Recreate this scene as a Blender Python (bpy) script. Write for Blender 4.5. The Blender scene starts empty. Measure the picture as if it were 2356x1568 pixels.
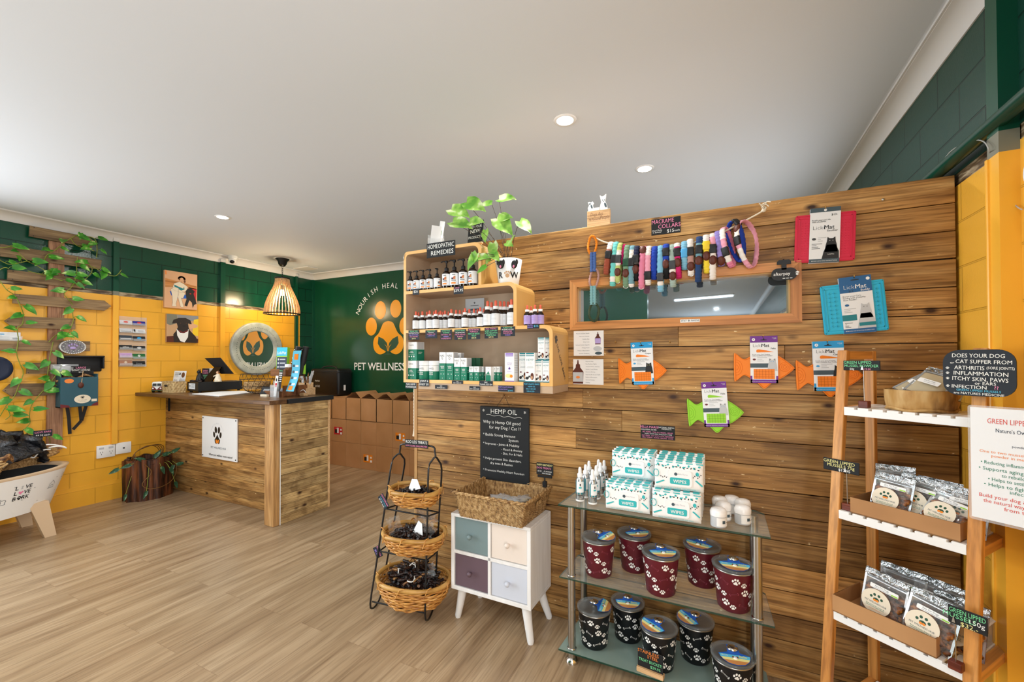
import bpy, bmesh, math, random
from mathutils import Matrix, Vector, noise
R = math.radians
PI = math.pi
random.seed(7)
SC = bpy.context.scene
COL = SC.collection
# ------------------------------------------------------------ camera
CAM_YAW, CAM_PITCH, CAM_ROLL, FPX, CX, CY, HC = -.455602, .0129093, -.00194198, 980.89, 1178.0, 813.286, 1.5
_c, _s = math.cos(CAM_YAW), math.sin(CAM_YAW)
FW = Vector((_s*math.cos(CAM_PITCH), _c*math.cos(CAM_PITCH), math.sin(CAM_PITCH)))
_r0 = Vector((_c, -_s, 0)); _u0 = _r0.cross(FW)
RT = _r0*math.cos(CAM_ROLL)+_u0*math.sin(CAM_ROLL)
UP = -_r0*math.sin(CAM_ROLL)+_u0*math.cos(CAM_ROLL)
CAMO = Vector((0, 0, HC))
cd = bpy.data.cameras.new('camera'); cam = bpy.data.objects.new('camera', cd); COL.objects.link(cam)
cam.matrix_world = Matrix(((RT.x, UP.x, -FW.x, 0), (RT.y, UP.y, -FW.y, 0), (RT.z, UP.z, -FW.z, HC), (0, 0, 0, 1)))
cd.sensor_width = 36; cd.lens = 36*FPX/2356; cd.shift_y = (CY-784)/2356; cd.clip_start = .02
SC.camera = cam
# ------------------------------------------------------------ colour management, world
SC.view_settings.view_transform = 'Standard'; SC.view_settings.look = 'None'
SC.view_settings.gamma = 1; SC.view_settings.use_curve_mapping = False
SC.view_settings.exposure = 0.13
w = bpy.data.worlds.new('world'); SC.world = w; w.use_nodes = True
w.node_tree.nodes['Background'].inputs[0].default_value = (.8, .88, 1, 1)
w.node_tree.nodes['Background'].inputs[1].default_value = .9
XL, XR, YB, YP, ZC = -5.907, .878, 4.767, 2.362, 2.872     # left wall, right wall, back wall, partition face, ceiling
YF = -10.5
def area(name, loc, rot, sx, sy, power, col=(1, 1, 1), spread=None):
    l = bpy.data.lights.new(name, 'AREA'); l.shape = 'RECTANGLE'; l.size = sx; l.size_y = sy; l.energy = power; l.color = col
    if spread: l.spread = spread
    o = bpy.data.objects.new(name, l); COL.objects.link(o); o.location = loc; o.rotation_euler = rot
    return o
# daylight fills at assumed shop windows, out of view, put in to light the room
area('daylight_fill_left', (XL+.06, -.75, 1.45), (0, R(-90), 0), 2.2, 3.0, 170, (.86, .93, 1))
area('daylight_fill_front', (-.1, YF+.1, 1.25), (R(90), 0, 0), 1.7, 2.1, 70, (.88, .94, 1))
area('daylight_fill_right', (XR-.06, -1.0, 1.45), (0, R(90), 0), 2.2, 1.6, 90, (.9, .95, 1))
area('fill_behind_partition', (XR-.06, 3.6, 1.5), (0, R(90), 0), 1.1, 1.2, 26, (.9, .95, 1))  # added fill for the back ceiling; the wall has no window here
# ------------------------------------------------------------ pixel -> point on a known plane of the room
def ray(px, py): return FW+RT*((px-CX)/FPX)-UP*((py-CY)/FPX)
def onX(px, py, x): d = ray(px, py); return CAMO+d*(x/d.x)
def onY(px, py, y=YP): d = ray(px, py); return CAMO+d*(y/d.y)
def onZ(px, py, z=0.): d = ray(px, py); return CAMO+d*((z-HC)/d.z)
def pix(p):
    p = Vector(p)-CAMO; k = p.dot(FW); return CX+FPX*p.dot(RT)/k, CY-FPX*p.dot(UP)/k
# ------------------------------------------------------------ materials
MATS = {}
def hexc(h):
    h = h.lstrip('#'); c = [int(h[i:i+2], 16)/255 for i in (0, 2, 4)]
    return tuple(((x+.055)/1.055)**2.4 if x > .04045 else x/12.92 for x in c)+(1,)
def newmat(name):
    m = bpy.data.materials.new(name); m.use_nodes = True; MATS[name] = m
    nt = m.node_tree; b = nt.nodes['Principled BSDF']
    return m, nt, b
def N(nt, t, **kw):
    n = nt.nodes.new(t)
    for k, v in kw.items():
        if k in n.inputs.keys() if isinstance(k, str) and not hasattr(n, k) else False: n.inputs[k].default_value = v
        else: setattr(n, k, v)
    return n
def plain(name, col, rough=.5, metal=0, spec=.5, alpha=1, trans=0, ior=1.45, emit=None, es=1, coat=0):
    m, nt, b = newmat(name)
    b.inputs['Base Color'].default_value = hexc(col); b.inputs['Roughness'].default_value = rough
    b.inputs['Metallic'].default_value = metal; b.inputs['Specular IOR Level'].default_value = spec
    b.inputs['Alpha'].default_value = alpha; b.inputs['Transmission Weight'].default_value = trans; b.inputs['IOR'].default_value = ior
    b.inputs['Coat Weight'].default_value = coat
    if emit: b.inputs['Emission Color'].default_value = hexc(emit); b.inputs['Emission Strength'].default_value = es
    return m
def ramp(nt, stops):
    r = nt.nodes.new('ShaderNodeValToRGB'); e = r.color_ramp.elements
    while len(e) < len(stops): e.new(.5)
    for i, (p, c) in enumerate(stops): e[i].position = p; e[i].color = hexc(c) if isinstance(c, str) else c
    return r
def coords(nt, scale, rnd=True, rot=None):
    tc = nt.nodes.new('ShaderNodeTexCoord'); src = tc.outputs['Object']
    if rnd:
        at = nt.nodes.new('ShaderNodeAttribute'); at.attribute_name = 'rnd'
        sc = nt.nodes.new('ShaderNodeVectorMath'); sc.operation = 'SCALE'; sc.inputs[3].default_value = 37.0
        nt.links.new(at.outputs['Color'], sc.inputs[0])
        ad = nt.nodes.new('ShaderNodeVectorMath'); ad.operation = 'ADD'
        nt.links.new(src, ad.inputs[0]); nt.links.new(sc.outputs[0], ad.inputs[1]); src = ad.outputs[0]
    mp = nt.nodes.new('ShaderNodeMapping'); mp.inputs['Scale'].default_value = scale
    if rot: mp.inputs['Rotation'].default_value = rot
    nt.links.new(src, mp.inputs[0]); return mp.outputs[0]
def noisy(name, stops, scale=(10, 10, 10), detail=4, rough=.6, bump=.0, metal=0, rnd=True, dist=0., spec=.5, bscale=None, coat=0):
    m, nt, b = newmat(name); L = nt.links
    v = coords(nt, scale, rnd)
    n = nt.nodes.new('ShaderNodeTexNoise'); n.inputs['Detail'].default_value = detail; n.inputs['Scale'].default_value = 1; n.inputs['Distortion'].default_value = dist
    L.new(v, n.inputs['Vector']); r = ramp(nt, stops); L.new(n.outputs['Fac'], r.inputs[0]); L.new(r.outputs[0], b.inputs['Base Color'])
    b.inputs['Roughness'].default_value = rough; b.inputs['Metallic'].default_value = metal; b.inputs['Specular IOR Level'].default_value = spec
    b.inputs['Coat Weight'].default_value = coat
    if bump:
        n2 = n
        if bscale:
            v2 = coords(nt, bscale, rnd); n2 = nt.nodes.new('ShaderNodeTexNoise'); n2.inputs['Scale'].default_value = 1; n2.inputs['Detail'].default_value = 3; L.new(v2, n2.inputs['Vector'])
        bp = nt.nodes.new('ShaderNodeBump'); bp.inputs['Strength'].default_value = bump; bp.inputs['Distance'].default_value = .01
        L.new(n2.outputs['Fac'], bp.inputs['Height']); L.new(bp.outputs[0], b.inputs['Normal'])
    return m
def wood(name, dark, mid, light, axis='x', rough=.55, knots=True, flecks=False, var=.35, grain=1., bump=.25, knotc='#3a2112', tint=None):
    """sawn boards: long grain streaks, fine fibre, knots, each board (rnd attribute) its own piece of timber"""
    m, nt, b = newmat(name); L = nt.links
    sc = {'x': (1.6, 17, 17), 'y': (17, 1.6, 17), 'z': (17, 17, 1.6)}[axis]
    v = coords(nt, tuple(s*grain for s in sc))
    n1 = nt.nodes.new('ShaderNodeTexNoise'); n1.inputs['Scale'].default_value = 1; n1.inputs['Detail'].default_value = 7; n1.inputs['Distortion'].default_value = .5
    L.new(v, n1.inputs['Vector']); r1 = ramp(nt, [(.22, dark), (.5, mid), (.78, light)]); L.new(n1.outputs['Fac'], r1.inputs[0])
    sc2 = {'x': (5, 130, 130), 'y': (130, 5, 130), 'z': (130, 130, 5)}[axis]
    v2 = coords(nt, tuple(s*grain for s in sc2)); n2 = nt.nodes.new('ShaderNodeTexNoise'); n2.inputs['Scale'].default_value = 1; n2.inputs['Detail'].default_value = 3
    L.new(v2, n2.inputs['Vector']); r2 = ramp(nt, [(.33, (.42, .37, .33, 1) if flecks else (.62, .58, .55, 1)), (.58, (1.05, 1.05, 1.05, 1))]); L.new(n2.outputs['Fac'], r2.inputs[0])
    mx = nt.nodes.new('ShaderNodeMix'); mx.data_type = 'RGBA'; mx.blend_type = 'MULTIPLY'; mx.inputs[0].default_value = .8
    L.new(r1.outputs[0], mx.inputs[6]); L.new(r2.outputs[0], mx.inputs[7]); out = mx.outputs[2]
    at = nt.nodes.new('ShaderNodeAttribute'); at.attribute_name = 'rnd'
    hs = nt.nodes.new('ShaderNodeHueSaturation'); mr = nt.nodes.new('ShaderNodeMapRange'); mr.inputs[3].default_value = 1-var; mr.inputs[4].default_value = 1+var*.75
    L.new(at.outputs['Fac'], mr.inputs[0]); L.new(mr.outputs[0], hs.inputs['Value']); L.new(out, hs.inputs['Color']); out = hs.outputs[0]
    if knots:
        k = {'x': (4.2, 8, 8), 'y': (8, 4.2, 8), 'z': (8, 8, 4.2)}[axis]
        v3 = coords(nt, k)
        if flecks:
            vf = coords(nt, (40, 90, 90)); nf = nt.nodes.new('ShaderNodeTexNoise'); nf.inputs['Scale'].default_value = 1; nf.inputs['Detail'].default_value = 2; L.new(vf, nf.inputs['Vector']); rf = ramp(nt, [(.69, (0, 0, 0, 1)), (.74, (1, 1, 1, 1))]); L.new(nf.outputs['Fac'], rf.inputs[0])
            vg = coords(nt, (2, 6, 6)); ng = nt.nodes.new('ShaderNodeTexNoise'); ng.inputs['Scale'].default_value = 1; L.new(vg, ng.inputs['Vector']); rg = ramp(nt, [(.5, (0, 0, 0, 1)), (.6, (1, 1, 1, 1))]); L.new(ng.outputs['Fac'], rg.inputs[0])
            mu = nt.nodes.new('ShaderNodeMath'); mu.operation = 'MULTIPLY'; L.new(rf.outputs[0], mu.inputs[0]); L.new(rg.outputs[0], mu.inputs[1])
            mf = nt.nodes.new('ShaderNodeMix'); mf.data_type = 'RGBA'; L.new(mu.outputs[0], mf.inputs[0]); L.new(out, mf.inputs[6]); mf.inputs[7].default_value = hexc('#e9d2a0'); out = mf.outputs[2]
            vd = coords(nt, (3.5, 9, 9)); nd = nt.nodes.new('ShaderNodeTexNoise'); nd.inputs['Scale'].default_value = 1; nd.inputs['Detail'].default_value = 5; L.new(vd, nd.inputs['Vector']); rd = ramp(nt, [(.35, (.55, .5, .46, 1)), (.5, (1, 1, 1, 1))]); L.new(nd.outputs['Fac'], rd.inputs[0])
            md = nt.nodes.new('ShaderNodeMix'); md.data_type = 'RGBA'; md.blend_type = 'MULTIPLY'; md.inputs[0].default_value = .8; L.new(out, md.inputs[6]); L.new(rd.outputs[0], md.inputs[7]); out = md.outputs[2]
        vo = nt.nodes.new('ShaderNodeTexVoronoi'); vo.inputs['Scale'].default_value = 1; L.new(v3, vo.inputs['Vector'])
        r3 = ramp(nt, [(.05, (1, 1, 1, 1)), (.15, (0, 0, 0, 1))]); L.new(vo.outputs['Distance'], r3.inputs[0])
        mk = nt.nodes.new('ShaderNodeMix'); mk.data_type = 'RGBA'; L.new(r3.outputs[0], mk.inputs[0]); L.new(out, mk.inputs[6]); mk.inputs[7].default_value = hexc(knotc); out = mk.outputs[2]
    L.new(out, b.inputs['Base Color']); b.inputs['Roughness'].default_value = rough; b.inputs['Specular IOR Level'].default_value = .35
    bp = nt.nodes.new('ShaderNodeBump'); bp.inputs['Strength'].default_value = bump; bp.inputs['Distance'].default_value = .004
    L.new(n2.outputs['Fac'], bp.inputs['Height']); L.new(bp.outputs[0], b.inputs['Normal'])
    return m
def blocks(name, col, z0, course, rough=.3, paint_bump=.25, ax='y', off=0., mort=.82):
    """painted concrete blocks: recessed joints, roller-stippled gloss paint"""
    m, nt, b = newmat(name); L = nt.links
    tc = nt.nodes.new('ShaderNodeTexCoord'); sp = nt.nodes.new('ShaderNodeSeparateXYZ'); cb = nt.nodes.new('ShaderNodeCombineXYZ')
    L.new(tc.outputs['Object'], sp.inputs[0])
    a1 = nt.nodes.new('ShaderNodeMath'); a1.operation = 'ADD'; a1.inputs[1].default_value = 20+off
    a2 = nt.nodes.new('ShaderNodeMath'); a2.operation = 'ADD'; a2.inputs[1].default_value = course*40-z0
    L.new(sp.outputs['XYZ'.index(ax.upper())], a1.inputs[0]); L.new(sp.outputs[2], a2.inputs[0]); L.new(a1.outputs[0], cb.inputs[0]); L.new(a2.outputs[0], cb.inputs[1])
    br = nt.nodes.new('ShaderNodeTexBrick'); br.inputs['Scale'].default_value = 1; br.inputs['Brick Width'].default_value = course*2.05; br.inputs['Row Height'].default_value = course
    br.inputs['Mortar Size'].default_value = .0042; br.inputs['Mortar Smooth'].default_value = .35; br.inputs['Color1'].default_value = (1, 1, 1, 1); br.inputs['Color2'].default_value = (.9, .9, .9, 1); br.inputs['Mortar'].default_value = (0, 0, 0, 1)
    L.new(cb.outputs[0], br.inputs['Vector'])
    no = nt.nodes.new('ShaderNodeTexNoise'); no.inputs['Scale'].default_value = 160; no.inputs['Detail'].default_value = 2; L.new(tc.outputs['Object'], no.inputs['Vector'])
    n3 = nt.nodes.new('ShaderNodeTexNoise'); n3.inputs['Scale'].default_value = 3; L.new(tc.outputs['Object'], n3.inputs['Vector'])
    c = hexc(col); r = ramp(nt, [(.3, tuple(x*.93 for x in c[:3])+(1,)), (.7, c)]); L.new(n3.outputs['Fac'], r.inputs[0])
    mx = nt.nodes.new('ShaderNodeMix'); mx.data_type = 'RGBA'; mx.inputs[7].default_value = tuple(x*mort for x in c[:3])+(1,)
    L.new(br.outputs['Fac'], mx.inputs[0]); L.new(r.outputs[0], mx.inputs[6]); L.new(mx.outputs[2], b.inputs['Base Color'])
    b.inputs['Roughness'].default_value = rough
    b1 = nt.nodes.new('ShaderNodeBump'); b1.inputs['Strength'].default_value = paint_bump; b1.inputs['Distance'].default_value = .002; L.new(no.outputs['Fac'], b1.inputs['Height'])
    b2 = nt.nodes.new('ShaderNodeBump'); b2.invert = True; b2.inputs['Strength'].default_value = .9; b2.inputs['Distance'].default_value = .006; L.new(br.outputs['Fac'], b2.inputs['Height']); L.new(b1.outputs[0], b2.inputs['Normal'])
    L.new(b2.outputs[0], b.inputs['Normal'])
    return m
def glassy(name, col='#ffffff', rough=.0, alpha=.2, spec=.5):
    """thin clear plastic or glass that lets light straight through and reflects at its surface"""
    m, nt, b = newmat(name); L = nt.links
    b.inputs['Base Color'].default_value = hexc(col); b.inputs['Roughness'].default_value = rough; b.inputs['Alpha'].default_value = alpha
    b.inputs['Specular IOR Level'].default_value = spec
    return m
# ------------------------------------------------------------ mesh builder
_txt = {}
def text_geo(s, off=0., spacing=1.):
    k = (s, off, spacing)
    if k not in _txt:
        c = bpy.data.curves.new('t', 'FONT'); c.body = s; c.resolution_u = 2; c.size = 1; c.offset = off; c.space_character = spacing; c.align_x = 'LEFT'
        o = bpy.data.objects.new('t', c); COL.objects.link(o); dg = bpy.context.evaluated_depsgraph_get()
        me = bpy.data.meshes.new_from_object(o.evaluated_get(dg))
        vs = [v.co.copy() for v in me.vertices]; fs = [tuple(p.vertices) for p in me.polygons]
        bpy.data.objects.remove(o); bpy.data.curves.remove(c); bpy.data.meshes.remove(me)
        xs = [v.x for v in vs] or [0, 1]
        _txt[k] = (vs, fs, min(xs), max(xs))
    return _txt[k]
_bev = {}
def bev_geo(sx, sy, sz, b, seg):
    k = (round(sx, 5), round(sy, 5), round(sz, 5), b, seg)
    if k not in _bev:
        bm = bmesh.new(); bmesh.ops.create_cube(bm, size=1)
        for v in bm.verts: v.co = Vector((v.co.x*sx, v.co.y*sy, v.co.z*sz))
        bmesh.ops.bevel(bm, geom=list(bm.edges), offset=min(b, .49*min(sx, sy, sz)), segments=seg, profile=.5, affect='EDGES')
        bm.verts.index_update(); _bev[k] = ([v.co.copy() for v in bm.verts], [tuple(v.index for v in f.verts) for f in bm.faces]); bm.free()
    return _bev[k]
class MB:
    def __init__(s, mat=None):
        s.v = []; s.f = []; s.mi = []; s.sm = []; s.rn = []; s.ms = []; s.cur = 0; s.M = Matrix(); s.r = 0.5
        if mat: s.mat(mat)
    def mat(s, n):
        if n not in s.ms: s.ms.append(n)
        s.cur = s.ms.index(n); return s
    def at(s, x=0, y=0, z=0, rx=0, ry=0, rz=0, sc=1):
        s.M = Matrix.Translation((x, y, z)) @ Matrix.Rotation(rz, 4, 'Z') @ Matrix.Rotation(ry, 4, 'Y') @ Matrix.Rotation(rx, 4, 'X') @ Matrix.Scale(sc, 4); return s
    def rnd(s): s.r = random.random(); return s
    def add(s, vs, fs, smooth=False):
        n = len(s.v); s.v += [s.M @ Vector(v) for v in vs]
        for f in fs: s.f.append(tuple(i+n for i in f)); s.mi.append(s.cur); s.sm.append(smooth); s.rn.append(s.r)
        return s
    def box(s, x0, x1, y0, y1, z0, z1, b=0, seg=1):
        x0, x1 = sorted((x0, x1)); y0, y1 = sorted((y0, y1)); z0, z1 = sorted((z0, z1))
        c = Vector(((x0+x1)/2, (y0+y1)/2, (z0+z1)/2))
        if b:
            vs, fs = bev_geo(x1-x0, y1-y0, z1-z0, b, seg); return s.add([v+c for v in vs], fs, seg > 1)
        vs = [(x, y, z) for z in (z0, z1) for y in (y0, y1) for x in (x0, x1)]
        return s.add(vs, [(0, 2, 3, 1), (4, 5, 7, 6), (0, 1, 5, 4), (2, 6, 7, 3), (0, 4, 6, 2), (1, 3, 7, 5)])
    def beam(s, a, b, w, t, up=(0, 0, 1), bev=0):
        """rectangular bar from a to b; w across, t along the 'up' side"""
        a = Vector(a); b = Vector(b); d = (b-a); l = d.length; d.normalize(); r = d.cross(Vector(up)).normalized(); u = r.cross(d)
        M0 = s.M; s.M = M0 @ Matrix(((r.x, d.x, u.x, a.x), (r.y, d.y, u.y, a.y), (r.z, d.z, u.z, a.z), (0, 0, 0, 1)))
        s.box(-w/2, w/2, 0, l, -t/2, t/2, bev); s.M = M0; return s
    def prism(s, pts, y0, y1, smooth=False):
        """outline in x,z pushed from y0 (front) to y1"""
        n = len(pts); ar = sum(pts[i][0]*pts[(i+1) % n][1]-pts[(i+1) % n][0]*pts[i][1] for i in range(n))
        if ar < 0: pts = pts[::-1]
        vs = [(x, y0, z) for x, z in pts]+[(x, y1, z) for x, z in pts]
        fs = [tuple(range(n)), tuple(range(2*n-1, n-1, -1))]
        s.add(vs, fs); M = len(s.f)
        return s.add(vs, [((i+1) % n, i, i+n, (i+1) % n+n) for i in range(n)], smooth)
    def face(s, pts): return s.add(pts, [tuple(range(len(pts)))])
    def flat(s, pts, y=0.):
        n = len(pts); ar = sum(pts[i][0]*pts[(i+1) % n][1]-pts[(i+1) % n][0]*pts[i][1] for i in range(n))
        if ar < 0: pts = pts[::-1]
        return s.add([(x, y, z) for x, z in pts], [tuple(range(n))])
    def ell(s, x, z, rx, rz, y=0., rot=0, n=14):
        c, k = math.cos(rot), math.sin(rot)
        return s.flat([(x+rx*math.cos(t)*c-rz*math.sin(t)*k, z+rx*math.cos(t)*k+rz*math.sin(t)*c) for t in [2*PI*i/n for i in range(n)]], y)
    def lathe(s, prof, seg=16, x=0, y=0, z=0, smooth=True, sx=1, sy=1, cap=True):
        vs = []; fs = []; k = len(prof)
        for r, h in prof:
            for i in range(seg):
                t = 2*PI*i/seg; vs.append((x+r*math.cos(t)*sx, y+r*math.sin(t)*sy, z+h))
        for j in range(k-1):
            for i in range(seg): fs.append((j*seg+i, j*seg+(i+1) % seg, (j+1)*seg+(i+1) % seg, (j+1)*seg+i))
        s.add(vs, fs, smooth)
        caps = []
        if not cap: return s
        if prof[0][0] > 1e-6: caps.append(tuple(range(seg-1, -1, -1)))
        if prof[-1][0] > 1e-6: caps.append(tuple((k-1)*seg+i for i in range(seg)))
        if caps: s.add(vs, caps, False)
        return s
    def tube(s, path, r, seg=6, closed=False, smooth=True):
        P = [Vector(p) for p in path]; n = len(P); vs = []; fs = []
        t0 = (P[1]-P[0]).normalized(); up = Vector((0, 0, 1)) if abs(t0.z) < .9 else Vector((1, 0, 0)); nn = t0.cross(up).normalized()
        for i in range(n):
            t = ((P[(i+1) % n]-P[i-1]) if closed else (P[min(i+1, n-1)]-P[max(i-1, 0)]))
            if t.length < 1e-9: t = t0.copy()
            t.normalize(); nn = (nn-t*nn.dot(t))
            if nn.length < 1e-6: nn = t.orthogonal()
            nn.normalize(); bb = t.cross(nn); rr = r[i] if isinstance(r, (list, tuple)) else r
            for j in range(seg):
                a = 2*PI*j/seg; vs.append(P[i]+(nn*math.cos(a)+bb*math.sin(a))*rr)
        for i in range(n if closed else n-1):
            i2 = (i+1) % n
            for j in range(seg): fs.append((i*seg+j, i*seg+(j+1) % seg, i2*seg+(j+1) % seg, i2*seg+j))
        s.add(vs, fs, smooth)
        if not closed: s.add(vs, [tuple(range(seg-1, -1, -1)), tuple((n-1)*seg+j for j in range(seg))])
        return s
    def grid(s, fn, nu, nv, smooth=True, cu=False, cv=False):
        vs = [fn(i/(nu if cu else nu-1), j/(nv if cv else nv-1)) for j in range(nv) for i in range(nu)]
        fs = [(j*nu+i, j*nu+(i+1) % nu, ((j+1) % nv)*nu+(i+1) % nu, ((j+1) % nv)*nu+i) for j in range(nv if cv else nv-1) for i in range(nu if cu else nu-1)]
        return s.add(vs, fs, smooth)
    def ball(s, x, y, z, rx, ry=None, rz=None, seg=12, ring=8, lump=0, seed=0, sc=1.):
        ry = rx if ry is None else ry; rz = rx if rz is None else rz; vs = []; fs = []
        for j in range(ring+1):
            ph = PI*j/ring
            for i in range(seg):
                t = 2*PI*i/seg; d = Vector((math.sin(ph)*math.cos(t), math.sin(ph)*math.sin(t), -math.cos(ph)))
                k = 1+(lump*noise.noise(d*sc*1.7+Vector((seed*3.1, seed*1.7, 0))) if lump else 0)
                vs.append((x+d.x*rx*k, y+d.y*ry*k, z+d.z*rz*k))
        for j in range(ring):
            for i in range(seg): fs.append((j*seg+i, j*seg+(i+1) % seg, (j+1)*seg+(i+1) % seg, (j+1)*seg+i))
        return s.add(vs, fs, True)
    def text(s, t, x, z, h, y=0., al='C', off=0., wid=None, rot=0, sp=1., fit=None, shear=0, line=1.25):
        """letters of height h standing in the x,z plane, read from -y; several lines split by newline"""
        for k, ln in enumerate(t.split('\n')):
            if not ln.strip(): continue
            vs, fs, a, b = text_geo(ln, min(off, 0), sp); w = b-a; sx = h/.7
            if wid: sx = wid/w
            if fit and w*sx > fit: sx = fit/w
            x0 = {'L': 0, 'C': -w*sx/2, 'R': -w*sx}[al]; cr, sr = math.cos(rot), math.sin(rot)
            out = []
            for v in vs:
                lx = x0+(v.x-a)*sx+shear*v.y*h; lz = v.y*h/.7-k*h*line
                out.append((x+lx*cr-lz*sr, y, z+lx*sr+lz*cr))
            s.add(out, fs)
            if off > 0:
                for d in (-off, off): s.add([(v[0]+d*sx*.9*cr, v[1]-(.00012 if d > 0 else .00024), v[2]+d*sx*.9*sr) for v in out], fs)
        return s
    def paw(s, x, z, r, y=0., rot=0, n=10):
        c, k = math.cos(rot), math.sin(rot)
        for dx, dz, a, b, q in ((-.62, .12, .2, .3, .35), (-.24, .55, .21, .32, .1), (.24, .55, .21, .32, -.1), (.62, .12, .2, .3, -.35)):
            s.ell(x+(dx*c-dz*k)*r, z+(dx*k+dz*c)*r, a*r, b*r, y, rot+q, n)
        pad = [(0, .22), (.22, .1), (.34, -.15), (.5, -.38), (.42, -.6), (.18, -.58), (0, -.5), (-.18, -.58), (-.42, -.6), (-.5, -.38), (-.34, -.15), (-.22, .1)]
        return s.flat([(x+(a*c-b*k)*r, z+(a*k+b*c)*r) for a, b in pad], y)
    def build(s, name, parent=None, label=None, cat=None, group=None, kind=None, loc=None, rz=0):
        me = bpy.data.meshes.new(name); me.from_pydata([tuple(v) for v in s.v], [], s.f)
        for n in s.ms: me.materials.append(MATS[n])
        me.polygons.foreach_set('material_index', s.mi); me.polygons.foreach_set('use_smooth', s.sm)
        at = me.attributes.new('rnd', 'FLOAT', 'FACE'); at.data.foreach_set('value', s.rn)
        me.update()
        o = bpy.data.objects.new(name, me); COL.objects.link(o)
        if parent: o.parent = parent
        if loc: o.location = loc
        if rz: o.rotation_euler[2] = rz
        return tag(o, label, cat, group, kind)
def tag(o, label=None, cat=None, group=None, kind=None):
    if label: o['label'] = label
    if cat: o['category'] = cat
    if group: o['group'] = group
    if kind: o['kind'] = kind
    return o
def thing(name, label, cat, loc=(0, 0, 0), rz=0, group=None, rot=None):
    o = bpy.data.objects.new(name, None); COL.objects.link(o); o.location = loc
    o.rotation_euler = rot if rot else (0, 0, rz); o.empty_display_size = .05
    return tag(o, label, cat, group)
def kids(o): return [c for c in COL.objects if c.parent == o]
def dup(o, loc=None, rz=None, label=None, group=None, parent=None, scale=None, rot=None):
    """a copy of a thing with copies of its parts and sub-parts"""
    c = o.copy(); COL.objects.link(c)
    if parent is not None: c.parent = parent
    if loc is not None: c.location = loc
    if rz is not None: c.rotation_euler = (0, 0, rz)
    if rot is not None: c.rotation_euler = rot
    if scale: c.scale = (scale,)*3 if isinstance(scale, (int, float)) else scale
    if label: c['label'] = label
    if group: c['group'] = group
    for ch in kids(o): dup(ch, parent=c)
    return c
RL = R(90)      # things on the left wall: local x runs along +Y, local y goes into the wall
RR = R(-90)     # things on the right wall
def arc(cx, cz, r, a0, a1, n=8): return [(cx+r*math.cos(a0+(a1-a0)*i/n), cz+r*math.sin(a0+(a1-a0)*i/n)) for i in range(n+1)]
def rrect(x0, x1, z0, z1, r, n=4):
    return arc(x1-r, z0+r, r, -PI/2, 0, n)+arc(x1-r, z1-r, r, 0, PI/2, n)+arc(x0+r, z1-r, r, PI/2, PI, n)+arc(x0+r, z0+r, r, PI, 1.5*PI, n)
def smooth_path(pts, k=4, closed=False):
    P = [Vector(p) for p in pts]; n = len(P); out = []
    for i in range(n if closed else n-1):
        p0 = P[i-1] if (closed or i > 0) else P[0]; p1 = P[i]; p2 = P[(i+1) % n]; p3 = P[(i+2) % n] if (closed or i+2 < n) else P[-1]
        for j in range(k):
            t = j/k; out.append(.5*((2*p1)+(p2-p0)*t+(2*p0-5*p1+4*p2-p3)*t*t+(3*p1-p0-3*p2+p3)*t**3))
    if not closed: out.append(P[-1])
    return out
# ------------------------------------------------------------ the place's materials
plain('white_paint', '#e4e1de', .55); plain('ceiling_paint', '#dde3ea', .75); plain('white', '#f2f2f0', .35); plain('white_gloss', '#f4f4f4', .2)
plain('white_paper', '#eef0f2', .6); plain('black', '#0c0d0f', .4); plain('black_gloss', '#08080a', .15); plain('black_metal', '#141416', .35, spec=.6)
plain('chalkboard', '#15181b', .65); plain('chalk_navy', '#1a222c', .6); plain('chrome', '#d6d4d0', .12, 1); plain('steel', '#b9b6b0', .28, 1); plain('brass', '#b8924a', .3, 1)
plain('green_smooth', '#0d4a30', .22); plain('orange_paint', '#f7a20c', .35); plain('leaf_dark_green', '#14492f', .5)
for n, c in dict(chalk='#f3f3ee', chalk_pink='#f08bb4', chalk_orange='#f08a3c', chalk_green='#7fe0a0', chalk_yellow='#eee79a', chalk_blue='#5fc4e6', chalk_purple='#a98be8',
                 red='#c8202c', teal='#35b5b8', teal_dark='#17808a', nas_green='#0f7a5c', orange='#f08a1c', orange_rubber='#f58314', lime='#9ad43a', lime_rubber='#97d630', cyan_rubber='#27b9dc',
                 red_rubber='#d81f45', lm_blue='#1e9bd8', lm_purple='#6f2b90', lm_navy='#1f5f96', slate='#44565f', grey='#8c8f92', light_grey='#c4c7ca', dark_grey='#3b3d40', pink='#e06a9a',
                 tan='#c9a27a', brown='#6b4226', leather='#5c2a1c', purple='#8d6ac4', lilac='#b9a4dc', navy='#14233f', blue='#1f5fc4', sky='#4fa8e0', yellow='#f2cf2c', skin='#dfae85', cream='#e9dcc4',
                 soft_black='#1b1b1d', wine='#6e1528', fur_dark='#2a2220', dk_teal='#2b5664', maroon='#6d1f24', green='#2f8a3a', print_grey='#6e7478', gum='#7d7d6d', price_red='#d94a3a').items(): plain(n, c, .5)
noisy('band_rough', [(.35, '#3b2c1c'), (.5, '#6f5a3e'), (.65, '#b9a98a')], (30, 9, 60), 5, .5, .6)
blocks('block_yellow', '#f7b638', 2.24, .1885, .3, .25, off=.115); blocks('block_green', '#0d4732', 2.24, .1885, .2, .3, off=.115, mort=.45)
blocks('block_yellow_right', '#f8bb42', 2.24, .1845, .25, .3, off=-.03); blocks('block_green_right', '#0f4033', 2.24, .1845, .38, .3, off=-.03, mort=.45)
plain('yellow_strip', '#f8b83c', .3); plain('beige_wood', '#d3b795', .5); plain('green_strip', '#0e4a35', .22); plain('green_pipe', '#0b3f30', .25)
wood('board', '#875e34', '#b8894e', '#dab174', 'x', .5, True, True, .3)
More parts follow.
